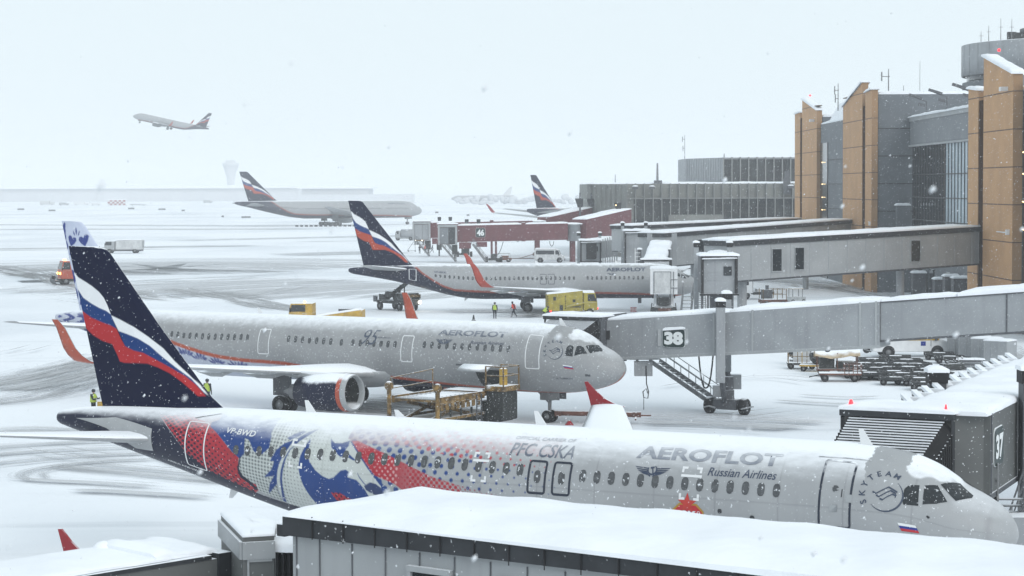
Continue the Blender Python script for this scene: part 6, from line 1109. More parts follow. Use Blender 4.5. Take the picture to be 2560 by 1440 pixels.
t = T("catering_truck", "white catering truck with its box raised to the nose of the navy tailed airliner", "truck", (16.6, 237.5, 0), R(86))
mb = MB(); mb.box(-3.2, 2.6, -1.5, 1.45, 2.35, 5.1); b = t.part("raised_box", mb, m_white, bevel=.04); mb = MB(); mb.box(-3.27, -3.2, -.75, 1.0, 2.5, 4.75); t.part("rear_shutter", mb, m_dirtyw, b); mb = MB(); [mb.box(-3.3, -3.2, y, y+.06, 2.4, 4.8) for y in (-.8, 1.02, -1.1)]; [mb.box(-3.31, -3.2, -1.5, -.8, z, z+.07) for z in (3.0, 3.9)]; mb.box(-3.3, -3.2, -.8, 1.05, 4.75, 4.82); t.part("door_bars", mb, m_greyd, b); snowcap(t, -3.2, 2.6, 2.95, 5.1, .14, parent=b)
mb = MB(); [mb.bar((-2.6, y, .9), (1.8, y, 2.3), .14, .2) for y in (-.9, .9)]; [mb.bar((1.8, y, .9), (-2.6, y, 2.3), .14, .2) for y in (-.7, .7)]; mb.box(-2.2, 1.0, -.6, .6, 1.1, 2.0); t.part("scissor_lift", mb, m_dark); mb = MB(); mb.box(-3.3, 4.2, -1.1, 1.1, .5, .95); mb.box(-3.2, -1.4, -1.35, -1.0, .3, 1.0); mb.box(-3.2, -1.4, 1.0, 1.35, .3, 1.0); [mb.bar((-3.3, y, .5), (-3.0, y*.9, 1.4), .08) for y in (-1.4, 1.4)]; t.part("chassis", mb, m_dark); mb = MB(); mb.box(-3.4, -3.28, -.8, .6, .55, .85); t.part("rear_bumper", mb, m_rust)
cab(t, 2.9, 4.6, 2.2, .7, 2.3, m_white, .2); wheels(t, [(3.6,1.0),(3.6,-1.0),(-2.0,1.0),(-2.0,-1.0)], .48)

t = T("passenger_steps", "narrow white steps standing beneath the nose of the navy tailed airliner", "steps", (20.6, 236, 0), R(90)); p = t.M
mb = MB()
for k in range(11): q = k/10; mb.box(-1.9+3.1*q, -1.6+3.1*q, -.5, .5, .25+2.2*q, .31+2.2*q)
for y in (-.55, .55): mb.bar((-2, y, .1), (1.4, y, 2.6), .08, .2); mb.bar((1.2, y, 0), (1.2, y, 3.5), .07); mb.bar((-1.9, y, 1.1), (1.3, y, 3.5), .05)
t.part("stair_frame", mb, m_steel)
mb = MB(); mb.box(1.1, 2.0, -.55, .55, 2.5, 2.6); t.part("platform", mb, m_steel)
t = T("tow_bar", "long thin tow bar lying right of the catering truck", "tow bar", (19.6, 235, 0), R(2)); mb = MB(); mb.tube((-2.5,0,.55), (2.6,0,.55), .07); mb.box(-.2, .5, -.35, .35, .2, .6); t.part("bar", mb, m_greyd); wheels(t, [(.1,.4),(.1,-.4)], .22, .12)
def board_sign(loc, label):
    t = T("warning_board", label, "sign", loc, R(-10)); mb = MB(); mb.box(-.35, .35, -.03, .03, .12, .62); t.part("board", mb, m_redtip); mb = MB(); [mb.box(-.3+.15*i, -.24+.15*i, -.045, -.032, .2, .55) for i in range(5)]; t.part("white_bars", mb, m_signw)
board_sign(at_g(1584, 782), "small red and white board on the snow left of the catering truck")
t = T("traffic_cone", "single dark cone on the snow in front of the navy tailed airliner", "cone", at_g(1184, 802)); mb = MB(); mb.lathe((0,0,0), (0,0,1), [(0,.24),(.05,.24),(.06,.16),(.62,.05),(.64,0)], 12); t.part("cone", mb, m_char)

def van(label, loc, rz, m, L=5.6, H=2.6, W=2.0, band=None, cat="van", name="van", k=1.0):
    t = T(name, label, cat, loc, rz); h = W/2; pr = [(-L/2,.45),(-L/2-.02,H*.62),(-L/2+.12,H-.08),(-L/2+.35,H),(L*.19,H-.02),(L*.3,H*.9),(L*.375,H*.56),(L*.47,H*.47),(L*.5,H*.36),(L*.5,.42)]
    mb = MB(); mb.prism(pr, (0,h,0), (1,0,0), (0,0,1), (0,-1,0), W); b = t.part("body", mb, m, bevel=.09)
    mb = MB(); mb.add([(L*.372,-h+.14,H*.58),(L*.372,h-.14,H*.58),(L*.305,h-.2,H*.88),(L*.305,-h+.2,H*.88)], [(0,1,2,3)]); mb.add([(v_[0]+.02, v_[1], v_[2]+.01) for v_ in mb.v[:4]], [(0,1,2,3)]); t.part("windscreen", mb, m_dglass, b)
    for s in (-1, 1):
        y = s*(h+.012)
        for x0, x1, x2, x3, nm in ((.2,.345,.295,.2,"side_window"),(-.44,.16,.16,-.44,"side_window")):
            if nm and x0 < 0 and band: continue
            mb = MB(); mb.add([(L*x0,y,H*.58),(L*x1,y,H*.58),(L*x2,y,H*.86),(L*x3,y,H*.86)], [(0,1,2,3)]); t.part(nm, mb, m_dglass, b)
        if band: mb = MB(); mb.box(-L*.48, L*.36, y-.008, y+.008, H*.50, H*.66); t.part("side_stripe", mb, band, b)
        mb = MB(); mb.box(L*.3, L*.33, s*(h+.16)-.09, s*(h+.16)+.09, H*.5, H*.62); t.part("mirror", mb, m_black, b)
        for x in (-L*.3, L*.335):
            mb = MB(); mb.lathe((x, s*(h-.05), .45), (0,s,0), [(0,.52),(.068,.52),(.068,0)], 18); t.part("wheel_arch", mb, m_black, b)
    mb = MB(); mb.box(L*.485, L*.515, -h+.05, h-.05, .38, .75); t.part("bumper", mb, m_char); wheels(t, [(-L*.3,h-.06),(-L*.3,-h+.06),(L*.335,h-.06),(L*.335,-h+.06)], .38*k, .26)
    for y in (-h+.25, h-.25): mb = MB(); mb.box(L*.48, L*.505, y-.16, y+.16, H*.34, H*.43); t.part("headlight", mb, m_wline)
    snowcap(t, -L/2+.2, L*.2, W*.9, H-.01, .1, parent=b); return t
van("white minibus parked below the maroon bridges", at_g(1374, 656), R(-4), m_dirtyw)
t = van("white van with orange stripe standing under bridge 38", at_g(2272, 891), R(2), m_white, 6.3, 2.75, 2.1, m_yellow, k=1.15)
mb = MB(); mb.box(.75, 1.15, -1.075, -1.062, .95, 1.3); t.part("blue_badge", mb, FLAGB); mb = MB(); mb.tube((-3.2,-.5,.45), (-3.9,-.5,.6), .06); wheel_mb(mb, (-3.55,-.3,.6), (0,1,0), .3, .2, 12); mb.bar((-3.9,-.6,.6), (-3.6,-.6,1.0), .05); t.part("rear_rack", mb, [m_dark, m_greyd]); mb = MB(); mb.box(1.55, 1.62, -1.09, -1.055, .9, 1.55); t.part("door_edge", mb, m_greyl)

t = T("fuel_tanker", "grey tank truck left of the maroon bridges", "truck", at_g(1014, 601), R(178)); mb = MB(); mb.path([(-2.2,0,1.8),(-2.1,0,1.8),(1.1,0,1.8),(1.2,0,1.8)], [.8,1.2,1.2,.9], 16); b = t.part("tank", mb, m_grey); cab(t, 1.3, 2.7, 2.3, .7, 2.6, m_greyl); mb = MB(); mb.box(-2.3, 2.6, -1, 1, .4, .75); mb.box(-1.6, .8, -1.24, -1.2, 1.2, 2.2); t.part("chassis", mb, m_greyl); wheels(t, [(2,1),(2,-1),(-1.4,1),(-1.4,-1)], .5); snowcap(t, -2.1, 1.1, 1.7, 2.93, .15, parent=b)
t = T("flatbed_truck", "truck with two lit headlights facing the camera under the rear maroon bridge", "truck", at_g(1050, 612), R(-95)); cab(t, .3, 2.2, 2.4, .9, 2.6, m_ochre); mb = MB(); mb.box(-3.5, .2, -1.2, 1.2, 1, 2.3); t.part("body", mb, m_greyl); wheels(t, [(1.4,1),(1.4,-1),(-2.4,1),(-2.4,-1)], .5); [lamp(t, (2.3, y, 1.35), .22) for y in (-.85, .85)]
t = T("access_steps", "light wheeled access steps standing left of the three ramp workers", "steps", at_g(1030, 629), R(5)); mb = MB()
for y in (-.5, .5): mb.bar((-1,y,.2), (.7,y,2.6), .07); mb.bar((.7,y,.1), (.7,y,2.6), .07); mb.bar((-1,y,.2), (.8,y,.2), .07)
for k in range(7): mb.bar((-.9+.23*k,-.5,.45+.3*k), (-.9+.23*k,.5,.45+.3*k), .12, .04)
t.part("frame", mb, m_greyl); wheels(t, [(-.8,.5),(-.8,-.5),(.7,.5),(.7,-.5)], .14, .08)

t = T("truck_tractor", "white truck cab standing right of the retracted bridge cab", "truck", at_g(1884, 748), R(183)); cab(t, .3, 1.9, 2.3, .8, 2.7, m_white, .12); mb = MB(); mb.box(-2.4, .2, -1, 1, .6, .95); mb.box(.25,.4,-1.1,1.1,.9,2.5); t.part("chassis", mb, m_dark); wheels(t, [(1.1,1),(1.1,-1),(-1.6,1),(-1.6,-1)], .5); snowcap(t, .3, 1.6, 2.1, 2.7, .1); mb = MB(); mb.box(-2.3,-.3,-.9,.9,.95,1.3); t.part("load", mb, m_dirtyw)
t = T("lift_platform", "rusty orange lift platform with rails right of the white truck cab", "lift platform", at_g(1932, 764), R(8)); mb = MB(); mb.box(-1.5,1.5,-1,1,.35,.75); t.part("base", mb, m_rust); mb = MB(); [mb.bar((x,y,.75), (x,y,2.0), .07) for x in (-1.4,.3,1.4) for y in (-.9,.9)]; [mb.bar((-.3,y,z), (1.4,y,z), .05) for y in (-.9,.9) for z in (1.35,1.95)]; mb.bar((1.4,-.9,1.95), (1.4,.9,1.95), .05); t.part("guard_rail", mb, m_ochre); mb = MB(); mb.box(-1.3,-.2,-.6,.5,.75,1.9); mb.tube((-.7,0,1.9), (-.7,0,2.4), .2); t.part("engine_unit", mb, m_greyd); wheels(t, [(-1,1),(-1,-1),(1,1),(1,-1)], .3, .2); snowcap(t, -1.4, 1.4, 1.8, .75, .1)
t = T("small_buggy", "pale small buggy covered in snow beside the service road", "buggy", at_g(1990, 758), R(20)); mb = MB(); mb.box(-1,1,-.6,.6,.3,.8); t.part("body", mb, m_dirtyw); mb = MB(); [mb.bar((x,y,.8), (x,y,1.7), .05) for x in (-.7,.6) for y in (-.5,.5)]; t.part("roof_posts", mb, m_greyd); mb = MB(); mb.box(-.8,.7,-.6,.6,1.7,1.78); t.part("canopy", mb, m_tarp); wheels(t, [(-.7,.55),(-.7,-.55),(.7,.55),(.7,-.55)], .25, .15); snowcap(t, -.8, .7, 1.2, 1.78, .1)
for (u, v), rz, lb in (((1258, 655), 10, "low red ramp tug with snow on it below bridge 46"), ((1770, 705), 20, "orange railed ramp cart beyond the nose of the navy tailed airliner")):
    t = T("ramp_cart", lb, "cart", at_g(u, v), R(rz)); mb = MB(); mb.box(-1.5,1.5,-.8,.8,.35,.8); mb.box(-.3,.9,-.7,.7,.8,1.2); t.part("body", mb, m_rust if u < 1500 else m_orange, bevel=.05); mb = MB(); [mb.bar((x,y,.8), (x,y,1.6), .06) for x in (-1.3,1.2) for y in (-.7,.7)]; [mb.bar((-1.3,y,1.6), (1.2,y,1.6), .06) for y in (-.7,.7)]; t.part("rail", mb, m_greyl); wheels(t, [(-1,.75),(-1,-.75),(1,.75),(1,-.75)], .3, .18); snowcap(t, -.3, .9, 1.3, 1.2, .1)
for (a, b), (c, d_), lb in (((1280, 652), (1345, 652), "thin tow bar lying between the red tug and the minibus"), ((1300, 650), (1338, 640), "thin tow bar leaning up towards the white minibus")):
    p, q = gnd(a, b), gnd(c, d_); t = T("tow_bar", lb, "tow bar", tuple((p+q)/2)); mb = MB(); mb.tube(p+Vector((0,0,.4)), q+Vector((0,0,.5)), .09); mb.box(q.x-.5, q.x+.3, q.y-.3, q.y+.3, .1, .7); t.part("bar", mb, m_rust, world=True)
t = T("belt_loader", "dark machine with raised snowy tail beside the nose of the navy tailed airliner", "loader", at_g(1705, 705), R(-15)); mb = MB(); mb.box(-2,2,-.8,.8,.4,1.0); mb.bar((-2.4,0,1.0), (2.6,0,2.3), 1.0, .25); t.part("body", mb, m_dark); snowcap(t, -1.8, 1.8, 1.2, 1.7, .2); wheels(t, [(-1.3,.7),(-1.3,-.7),(1.3,.7),(1.3,-.7)], .35)

# ---- cargo loader at the open hold
t = T("cargo_loader", "worn yellow cargo loader with raised platform at the open hold of the floral tailed airliner", "cargo loader", (-3.6, 125.2, 0), R(58.4))
mb = MB(); mb.box(-3.6, 1.2, -1.45, 1.45, 1.92, 2.05); [mb.box(-3.6, 1.2, y, y+.16, 1.8, 2.2) for y in (-1.6, 1.44)]; [mb.box(-3.5+.55*i, -3.2+.55*i, -1.66, -1.6, 1.45, 1.85) for i in range(8)]; p_ = t.part("platform", mb, m_ochre)
mb = MB(); mb.box(-3.55, 1.1, -1.4, 1.4, 2.055, 2.09); t.part("roller_deck", mb, m_greyd, p_); mb = MB(); [mb.box(-3.4+.45*i, -3.3+.45*i, -1.3, 1.3, 2.09, 2.11) for i in range(10)]; t.part("rollers", mb, m_char, p_)
mb = MB(); mb.box(1.3, 3.1, -1.4, 1.4, 2.0, 2.15); mb.box(1.3, 3.1, -1.55, -1.4, 1.9, 2.3); t.part("bridge_platform", mb, m_ochre)
mb = MB(); mb.box(-4.2, 3.0, -1.2, 1.2, .5, .9); mb.box(1.4, 3.0, -2.4, -1.2, .4, 1.6); mb.box(-4.3, -3.7, -1.6, 1.6, .4, .8); [mb.box(-3.4+1.1*i, -3.3+1.1*i, -1.55, -1.45, .45, 1.4) for i in range(5)]; t.part("chassis", mb, m_dark)
mb = MB(); [mb.bar((-3.3, y, .9), (.9, y, 1.85), .14, .18) for y in (-.9, .9)]; [mb.bar((.9, y, .9), (-3.3, y, 1.85), .14, .18) for y in (-.7, .7)]; t.part("scissor_lift", mb, m_ochre); mb = MB(); mb.box(-3.7, 1.2, -1.6, -1.5, .85, 1.0); mb.box(-3.7, 1.2, 1.5, 1.6, .85, 1.0); t.part("side_rail", mb, m_ochre)
for x, y in ((-3.8, 1.65), (-3.8, -1.65)): mb = MB(); mb.tube((x,y,.3), (x,y,2.6), .13); mb.blob((x,y,2.75), (.26,.26,.28), 12, 8); t.part("corner_post", mb, m_ochre)
mb = MB(); mb.box(1.2, 3.0, -2.9, -1.6, 2.2, 2.5); t.part("operator_stand", mb, m_ochre); mb = MB(); mb.box(1.3, 2.9, -2.8, -1.65, .5, 2.2); t.part("engine_housing", mb, m_dark, bevel=.05); mb = MB()
for x, y in ((1.25,-2.85),(1.25,-1.65),(2.95,-2.85),(2.95,-1.65)): mb.bar((x,y,2.5), (x,y,3.65), .07)
[mb.bar(a, b, .06) for z in (3.1, 3.62) for a, b in (((1.25,-2.85,z),(2.95,-2.85,z)),((2.95,-2.85,z),(2.95,-1.65,z)),((1.25,-2.85,z),(1.25,-1.65,z)))]; t.part("guard_rail", mb, m_ochre); mb = MB(); mb.tube((2.3,-2.2,2.5), (2.3,-2.2,3.3), .24); mb.blob((2.3,-2.2,3.35), (.26,.26,.15), 10, 6); t.part("control_drum", mb, m_yellow)
mb = MB(); [mb.bar(a, b, .05) for a, b in (((-3.7,1.6,2.1),(-3.7,1.6,3.2)),((.6,1.6,2.1),(.6,1.6,3.4)),((-3.7,1.6,3.2),(.6,1.6,3.4)),((-3.7,1.6,2.6),(.6,1.6,2.7)))]; t.part("side_rail", mb, m_ochre); 
mb = MB(); mb.bar((.2,-1.7,.2), (.2,-1.7,2.1), .06); mb.bar((.7,-1.7,.2), (.7,-1.7,2.1), .06); [mb.bar((.2,-1.7,.5+.3*i), (.7,-1.7,.5+.3*i), .05) for i in range(5)]; t.part("ladder", mb, m_greyd); wheels(t, [(-2.9,1.3),(-2.9,-1.3),(2.2,1.2),(2.2,-1.2)], .4, .3); snowcap(t, -2.6, .4, 1.5, 2.10, .03); snowcap(t, -4.25, -3.75, 2.6, .8, .15)
t = T("tow_bar", "rusty tow bar lying from the nose wheel of the floral tailed airliner", "tow bar", (4.6, 128, 0), R(-5)); mb = MB(); mb.tube((-1.9,0,.62), (2.6,0,.55), .16); mb.box(-2.1,-1.7,-.25,.25,.45,.75); mb.box(2.5,3.0,-.2,.2,.4,.7); mb.bar((3.0,0,.5), (3.6,0,.5), .08); mb.bar((2.7,-.5,.3), (2.7,.5,.6), .1); t.part("bar", mb, m_rust); wheels(t, [(1.6,.3),(1.6,-.3)], .25, .12)
t = T("wheel_chock", "red wheel chock by the nose wheel of the floral tailed airliner", "chock", (3.35, 127.4, 0), 0); mb = MB(); mb.prism([(-.25,0),(.25,0),(.05,.25),(-.05,.25)], (0,.3,0), (1,0,0), (0,0,1), (0,-1,0), .6); t.part("block", mb, m_redtip)
t = T("ground_unit", "small yellow machine beside the crouching worker left of the striped fin", "machine", (-24.6, 132, 0), R(10)); mb = MB(); mb.box(-.7,.9,-.6,.6,.35,1.1); mb.box(-.2,.55,-.4,.4,1.1,1.75); t.part("body", mb, m_yellow, bevel=.05); mb = MB(); mb.tube((.2,-.6,.9), (.8,-.6,1.3), .15); mb.box(-1.9,-.9,-.3,.3,.2,.45); t.part("hose_reel", mb, m_dark); wheels(t, [(-.5,.55),(-.5,-.55),(.6,.55),(.6,-.55)], .22, .14)

# ---- baggage dollies, trailers and containers
def make_dolly(label, loc, rz):
    t = T("baggage_dolly", label, "dolly", loc, rz, "flat baggage dollies parked in rows"); mb = MB(); mb.box(-1.15,1.15,-.8,.8,.44,.52); [mb.box(-1.2,1.2,y,y+.1,.4,.6) for y in (-.88,.78)]; [mb.box(x,x+.1,-.78,.78,.4,.58) for x in (-1.2,1.1)]; t.part("deck", mb, m_deck)
    mb = MB(); [mb.box(-1.0+.24*i,-.9+.24*i,-.75,.75,.52,.56) for i in range(9)]; t.part("rollers", mb, m_deck); mb = MB(); mb.bar((1.2,0,.4), (2.0,0,.25), .09); mb.box(-.9,.9,-.35,.35,.25,.4); t.part("tow_bar", mb, m_dark)
    wheels(t, [(-.85,.72),(-.85,-.72),(.85,.72),(.85,-.72)], .24, .16); mb = MB(); mb.snow((-.45,0,.555), (.5,.05,.555), .6, .035, step=.12, jit=.5, seed=3); t.part("snow_cover", mb, m_snow); return t
spots = [(2180,914),(2201,926),(2144,933),(2174,950),(2234,946),(2238,907),(2265,916),(2287,927),(2317,940),(2274,960),(2318,975),(2338,952),(2347,899),(2374,908),(2219,935),(2250,926),(2300,949),(2298,964),(2190,937),(2256,951),(2270,935),(2160,925),(2130,934),(2150,945),(2240,962)]
DL = "dark flat baggage dolly with snow patch, parked in rows under bridge 38"
rr = random.Random(21); d0 = make_dolly(DL, at_g(*spots[0]), R(-8))
for s in spots[1:]: d0.copy(at_g(*s), R(-8+rr.uniform(-9, 9)))
t = T("stake_trailer", "rusty railed trailer at the near left corner of the parked dollies", "trailer", at_g(2100, 953), R(-6)); mb = MB(); mb.box(-1.5,1.5,-.8,.8,.5,.62); t.part("deck", mb, m_rust); mb = MB(); [mb.bar((.3+.3*i,-.75,.6), (.3+.3*i,-.75,1.25), .05) for i in range(5)]; mb.bar((.3,.75,.6), (.3,.75,1.25), .05); mb.bar((1.5,.75,.6), (1.5,.75,1.25), .05); [mb.bar((x,-.75,z), (x,.75,z), .05) for x in (.3,1.5) for z in (.9,1.25)]; [mb.bar((.3,y,z), (1.5,y,z), .05) for y in (-.75,.75) for z in (.9,1.25)]; t.part("stake_rail", mb, m_rust); wheels(t, [(-1.1,.7),(-1.1,-.7),(1.0,.7),(1.0,-.7)], .28, .18); mb = MB(); mb.bar((-1.5,0,.45), (-2.2,0,.3), .08); t.part("tow_bar", mb, m_dark)
t = T("covered_cart", "baggage cart under a sagging snowy tan tarpaulin", "cart", at_g(2092, 940), R(-5)); mb = MB(); mb.box(-1.5,1.5,-.8,.8,.45,.58); [mb.bar((x,y,.5), (x,y,1.75), .06) for x in (-1.45,0,1.45) for y in (-.75,.75)]; t.part("frame", mb, m_rust)
mb = MB(); prof = [(-.95,1.45),(-.82,1.7),(-.1,2.05),(.2,2.0),(.82,1.72),(.95,1.4)]; xs_ = [-1.65,-1.2,-.5,.3,1.0,1.65]; mb.add([(x,y,z+.12*math.sin(x*2.1+y)) for x in xs_ for y, z in prof], [(i*6+j,(i+1)*6+j,(i+1)*6+j+1,i*6+j+1) for i in range(5) for j in range(5)], True); t.part("tarpaulin", mb, m_tarp); mb = MB(); mb.box(-1.3,-.2,-.6,.6,.6,1.4); mb.box(0,1.2,-.6,.5,.6,1.1); t.part("load", mb, m_dark); wheels(t, [(-1.1,.7),(-1.1,-.7),(1.1,.7),(1.1,-.7)], .28, .18)
t = T("tool_cart", "yellow framed cart heaped with dark sacks beside the tarpaulin cart", "cart", at_g(2040, 928), R(-12)); mb = MB(); mb.box(-1.2,1.2,-.7,.7,.4,.52); [mb.bar((x,.65,.5), (x,.65,1.9), .06) for x in (-1.1,-.2,.7)]; mb.bar((-1.1,.65,1.9), (.7,.65,1.9), .06); t.part("frame", mb, m_yellow); mb = MB(); [mb.blob((rr.uniform(-.3,1.1),rr.uniform(-.4,.4),rr.uniform(.7,1.3)), (.4,.35,.35), 8, 6) for _ in range(9)]; t.part("sacks", mb, m_dark); wheels(t, [(-.9,.6),(-.9,-.6),(.9,.6),(.9,-.6)], .24, .15)
t = T("rail_cart", "railed cart with pale panels left end of the parked carts", "cart", at_g(2003, 922), R(-5)); mb = MB(); mb.box(-1.1,1.1,-.7,.7,.4,.5); t.part("deck", mb, m_dark); mb = MB(); [mb.bar((x,y,.5), (x,y,1.6), .05) for x in (-1,-.3,.4,1) for y in (-.65,.65)]; [mb.bar((-1,y,z), (1,y,z), .05) for y in (-.65,.65) for z in (1.0,1.6)]; t.part("guard_rail", mb, m_ochre); mb = MB(); mb.box(-.6,.7,.3,.5,.5,1.9); t.part("panel", mb, m_dirtyw); wheels(t, [(-.8,.6),(-.8,-.6),(.8,.6),(.8,-.6)], .24, .15)
t = T("engine_stand", "round dark rimmed drum on a stand at the left end of the parked carts", "drum", at_g(1998, 912), 0); mb = MB(); mb.lathe((0,-.3,1.35), (0,1,0), [(0,.2),(0,.55),(.1,.95),(.5,1.0),(.6,.9),(.6,0)], 24); t.part("drum", mb, m_dark); mb = MB(); mb.lathe((0,-.33,1.35), (0,1,0), [(0,0),(0,.5)], 24); t.part("drum_face", mb, m_dirtyw); mb = MB(); mb.box(-.7,.7,-.4,.5,.1,.4); t.part("base", mb, m_dark)
t = T("fire_point", "rusty post cabinet standing behind the railed cart", "cabinet", at_g(2030, 900), 0); mb = MB(); mb.box(-.35,.35,-.3,.3,0,2.3); t.part("cabinet", mb, m_ochre)
for i, ((u, v), lb) in enumerate([((2408, 895), "tallest grey baggage container, farthest left of the container row"), ((2436, 901), "grey baggage container second from the left of the row"), ((2468, 908), "grey baggage container third from the left of the row"), ((2500, 914), "grey baggage container at the right end of the row")]):
    t = T("baggage_container", lb, "container", at_g(u, v), R(-38), "baggage containers beyond bridge 37"); mb = MB(); mb.prism([(-1.0,.35),(-1.0,1.95),(1.0,1.95),(1.0,.35)], (0,.9,0), (1,0,0), (0,0,1), (0,-1,0), 1.8); b = t.part("shell", mb, m_grey, bevel=.03); mb = MB(); mb.box(-1.03,-1.0,-.8,.8,.45,1.85); t.part("open_front", mb, m_char, b); mb = MB(); [mb.box(-.9+.6*k,-.84+.6*k,-.93,-.9,.4,1.9) for k in range(4)]; t.part("side_ribs", mb, m_greyl, b); mb = MB(); mb.box(-1.1,1.1,-.9,.9,.2,.35); t.part("dolly_base", mb, m_dark); wheels(t, [(-.8,.7),(-.8,-.7),(.8,.7),(.8,-.7)], .2, .14); snowcap(t, -1.0, 1.0, 1.8, 1.95, .14, parent=b)
t = T("crate", "long low grey crate with snow on top in front of the containers", "crate", at_g(2425, 923), R(-8)); mb = MB(); mb.box(-1.1,1.1,-.6,.6,.1,.75); t.part("box", mb, m_greyd, bevel=.02); mb = MB(); [mb.box(-1.12,1.12,-.63,-.6,z,z+.06) for z in (.25,.5)]; t.part("slats", mb, m_grey); snowcap(t, -1.1, 1.1, 1.2, .75, .1)
t = T("stacked_frames", "dark jumble of folded frames behind the long low crate", "frames", at_g(2380, 925), R(15)); mb = MB(); [mb.bar((rr.uniform(-.9,.9),rr.uniform(-.5,.5),rr.uniform(.1,.9)), (rr.uniform(-.9,.9),rr.uniform(-.5,.5),rr.uniform(.3,1.1)), .08) for _ in range(18)]; mb.box(-.8,.8,-.5,.5,.1,.5); t.part("frames", mb, m_dark)

# ---- ramp workers
def person(label, loc, rz, pose, top, hat=None, vest=True):
    t = T("person", label, "person", loc, rz); J = dict(pelvis=(0,0,.95), waist=(0,0,1.12), chest=(.02,0,1.36), neck=(.02,0,1.5), head=(.04,0,1.62), crown=(.03,0,1.74),
        ls=(.0,.19,1.42), le=(.02,.26,1.14), lw=(.1,.25,.9), rs=(.0,-.19,1.42), re=(.02,-.26,1.14), rw=(.1,-.25,.9), lh=(0,.1,.9), lk=(.04,.11,.5), la=(0,.11,.09), lt=(.17,.12,.04), rh=(0,-.1,.9), rk=(.04,-.11,.5), ra=(0,-.11,.09), rt=(.17,-.12,.04))
    J.update(pose); Rd = dict(pelvis=.155, waist=.14, chest=.165, neck=.062, head=.1, crown=.07, ls=.085, le=.058, lw=.042, rs=.085, re=.058, rw=.042, lh=.11, lk=.075, la=.055, lt=.045, rh=.11, rk=.075, ra=.055, rt=.045)
    E_ = [("pelvis","waist"),("waist","chest"),("chest","neck"),("neck","head"),("head","crown"),("chest","ls"),("ls","le"),("le","lw"),("chest","rs"),("rs","re"),("re","rw"),("pelvis","lh"),("lh","lk"),("lk","la"),("la","lt"),("pelvis","rh"),("rh","rk"),("rk","ra"),("ra","rt")]
    nm = list(J); V = [Vector(J[k]) for k in nm]; rad = [Rd[k] for k in nm]; ed = [(nm.index(a), nm.index(b)) for a, b in E_]
    for w_, e_ in (("lw","le"), ("rw","re")):     # palm, thumb and four fingers
        w, d = Vector(J[w_]), (Vector(J[w_])-Vector(J[e_])).normalized(); sd = d.cross(Vector((0,1,0))).normalized() if abs(d.y) < .9 else Vector((1,0,0)); V.append(w+d*.08); rad.append(.03); pi_ = len(V)-1; ed.append((nm.index(w_), pi_))
        for k, (o, ln) in enumerate(((-.03,.07),(-.01,.085),(.01,.08),(.03,.065))): V.append(w+d*(.1+ln)+sd*o*1.1); rad.append(.009); ed.append((pi_, len(V)-1))
        V.append(w+d*.09+sd*-.06); rad.append(.01); ed.append((pi_, len(V)-1))
    me = bpy.data.meshes.new("body"); me.from_pydata([tuple(v) for v in V], ed, []); ob = bpy.data.objects.new("body", me); C.objects.link(ob)
    ob.modifiers.new("skin", 'SKIN')
    for i, sv in enumerate(me.skin_vertices[0].data): sv.radius = (rad[i], rad[i]*(1.25 if nm[i:i+1] and nm[i] in ("waist","chest","pelvis") else 1)); sv.use_root = (i == 0)
    ob.modifiers.new("smooth", 'SUBSURF').levels = 1; bpy.context.view_layer.update()
    m2 = bpy.data.meshes.new_from_object(ob.evaluated_get(bpy.context.evaluated_depsgraph_get())); bpy.data.objects.remove(ob); m2.name = "body"; m2.materials.clear(); m2.materials.append(m_cloth); m2.materials.append(m_skin)
    hd = Vector(J["head"])
    for f in m2.polygons: f.use_smooth = True; f.material_index = 1 if (f.center-hd).length < .17 and f.center.z > J["neck"][2]+.02 else 0
    ob = bpy.data.objects.new("body", m2); C.objects.link(ob); ob.parent = t.o
    ch, wa, pe = Vector(J["chest"]), Vector(J["waist"]), Vector(J["pelvis"])
    if vest:
        mb = MB(); ax_ = (ch-pe).normalized(); q0 = pe+ax_*.02; mb.path([q0, wa, ch-ax_*.02, ch+ax_*.12], [.205,.195,.215,.13], 14); t.part("vest", mb, top)
    mb = MB(); mb.blob((hd.x-.015, hd.y, hd.z+.05), (.125,.125,.12), 10, 8); t.part("hood" if not hat else "hat", mb, hat or m_cloth)
    return t
WALK = dict(lk=(.22,.1,.52), la=(.3,.1,.12), lt=(.46,.11,.06), rk=(-.08,-.1,.5), ra=(-.38,-.1,.14), rt=(-.24,-.11,.05), lw=(-.1,.27,.92), rw=(.25,-.22,1.0), re=(.08,-.26,1.15), chest=(.1,0,1.34), neck=(.15,0,1.48), head=(.2,0,1.58), crown=(.2,0,1.7), ls=(.08,.19,1.4), rs=(.08,-.19,1.4))
BEND = dict(pelvis=(-.1,0,.85), waist=(0,0,1.0), chest=(.2,0,1.15), neck=(.3,0,1.24), head=(.4,0,1.3), crown=(.45,0,1.4), ls=(.2,.19,1.18), rs=(.2,-.19,1.18), le=(.36,.24,.95), re=(.36,-.24,.95), lw=(.52,.2,.8), rw=(.52,-.2,.8), lh=(-.1,.1,.8), rh=(-.1,-.1,.8), lk=(.1,.12,.46), rk=(.1,-.12,.46))
PHONE = dict(le=(.12,.26,1.15), lw=(.33,.12,1.2), re=(.12,-.26,1.15), rw=(.33,-.1,1.2))
person("person in hi-vis yellow vest standing with back turned, left of the walking one", at_g(1237, 797), R(80), {}, m_hiv)
person("person in orange-red jacket striding along near the main wheels of the navy tailed airliner", at_g(1285, 794), R(200), WALK, m_hio)
person("person in hi-vis yellow vest bending beside the lemon yellow truck", at_g(1362, 800), R(20), BEND, m_hiv)
person("person in dark clothes standing left of the small group by the access steps", at_g(1049, 634), R(-60), PHONE, m_cloth, None, False)
person("person in red jacket in the middle of the small group by the access steps", at_g(1063, 633), R(-120), {}, m_hio, m_redtip)
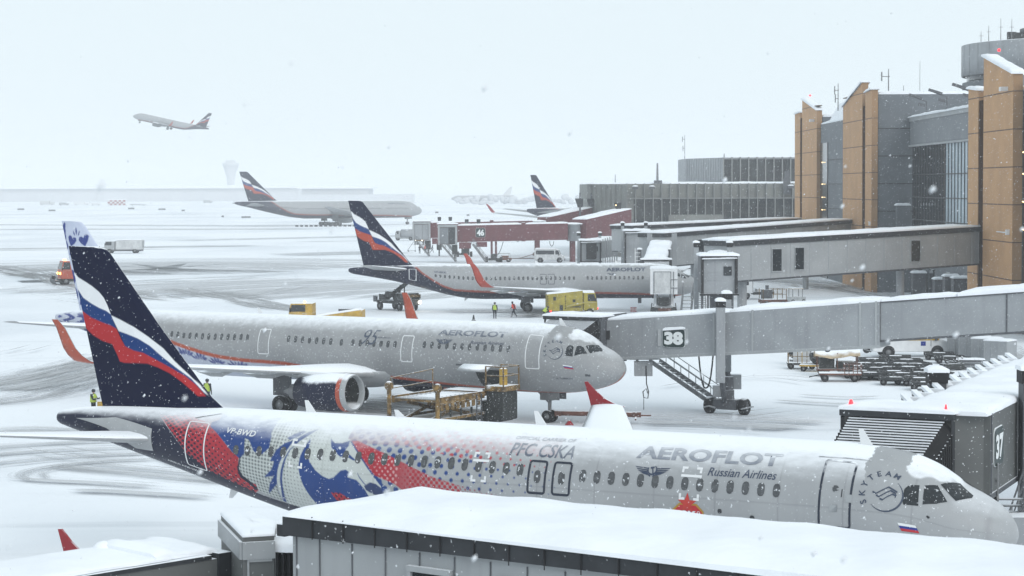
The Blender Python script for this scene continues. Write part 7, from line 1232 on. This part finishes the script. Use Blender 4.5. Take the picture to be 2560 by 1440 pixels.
person("person in dark clothes walking at the right of the small group under the maroon bridge", at_g(1080, 632), R(10), WALK, m_cloth, None, False)
person("person in hi-vis vest and dark hood holding something left of the striped fin", (-25.6, 132.2, 0), R(-20), PHONE, m_hiv)
person("person in dark hood and pale vest half hidden behind the striped fin's front edge", (-19.6, 139, 0), R(70), {}, m_hiv)

# ================================================================== falling snow and hazy air
rg = np.random.default_rng(42); N = 60000
y = 5+105*rg.random(N*4)**(1/2.4); x = (rg.random(N*4)-.5)*2*34; z = .2+rg.random(N*4)*32
k = (np.abs(x) < .25*y+2.5) & (z < 14+.16*y+1) & (z > 14-.2*y-1); x, y, z = x[k][:N], y[k][:N], z[k][:N]; n = len(x); x[:45] = (rg.random(45)-.5)*2.6; y[:45] = 4.5+6*rg.random(45); z[:45] = 14-.046*y[:45]+(rg.random(45)-.5)*.26*y[:45]; x[:45] *= y[:45]/5
r = .005+.0075*rg.random(n)**2; r[rg.random(n) < .03] *= 1.8
d6 = np.array([(1,0,0),(-1,0,0),(0,1,0),(0,-1,0),(0,0,1.25),(0,0,-1.25)])[None]*(1+.5*(rg.random((n, 6, 1))-.5))
V = np.stack([x, y, z], -1)[:, None]+d6*r[:, None, None]; V[:, 4, 0] += r*.5; V[:, 5, 0] -= r*.5
F6 = np.array([(0,2,4),(2,1,4),(1,3,4),(3,0,4),(2,0,5),(1,2,5),(3,1,5),(0,3,5)]); F = (F6[None]+6*np.arange(n)[:, None, None]).reshape(-1, 3)
me = bpy.data.meshes.new("falling_snow"); me.from_pydata(V.reshape(-1, 3).tolist(), [], F.tolist()); me.polygons.foreach_set("use_smooth", [True]*len(me.polygons)); me.materials.append(mat("snowflake", (.74,.76,.79), .9, snow=None, var=0)); me.update()
o = bpy.data.objects.new("falling_snow", me); C.objects.link(o); tag(o, "snowflakes falling everywhere between the camera and the aircraft", "snow", None, "stuff")
cam.data.dof.use_dof = True; cam.data.dof.focus_distance = 95; cam.data.dof.aperture_fstop = 5.6
mb = MB(); mb.box(-7100, 7100, -400, 9100, -1.0, 82)
m = bpy.data.materials.new("haze_air"); m.use_nodes = True; nt_ = m.node_tree; nt_.nodes.remove(nt_.nodes["Principled BSDF"]); pv = nt_.nodes.new("ShaderNodeVolumePrincipled")
pv.inputs["Color"].default_value = (.97, .98, 1, 1); pv.inputs["Density"].default_value = .00036; pv.inputs["Anisotropy"].default_value = .0; nt_.links.new(pv.outputs[0], nt_.nodes["Material Output"].inputs["Volume"])
o = mesh_obj("haze", mb, m); tag(o, kind="stuff")
S.cycles.volume_bounces = 3
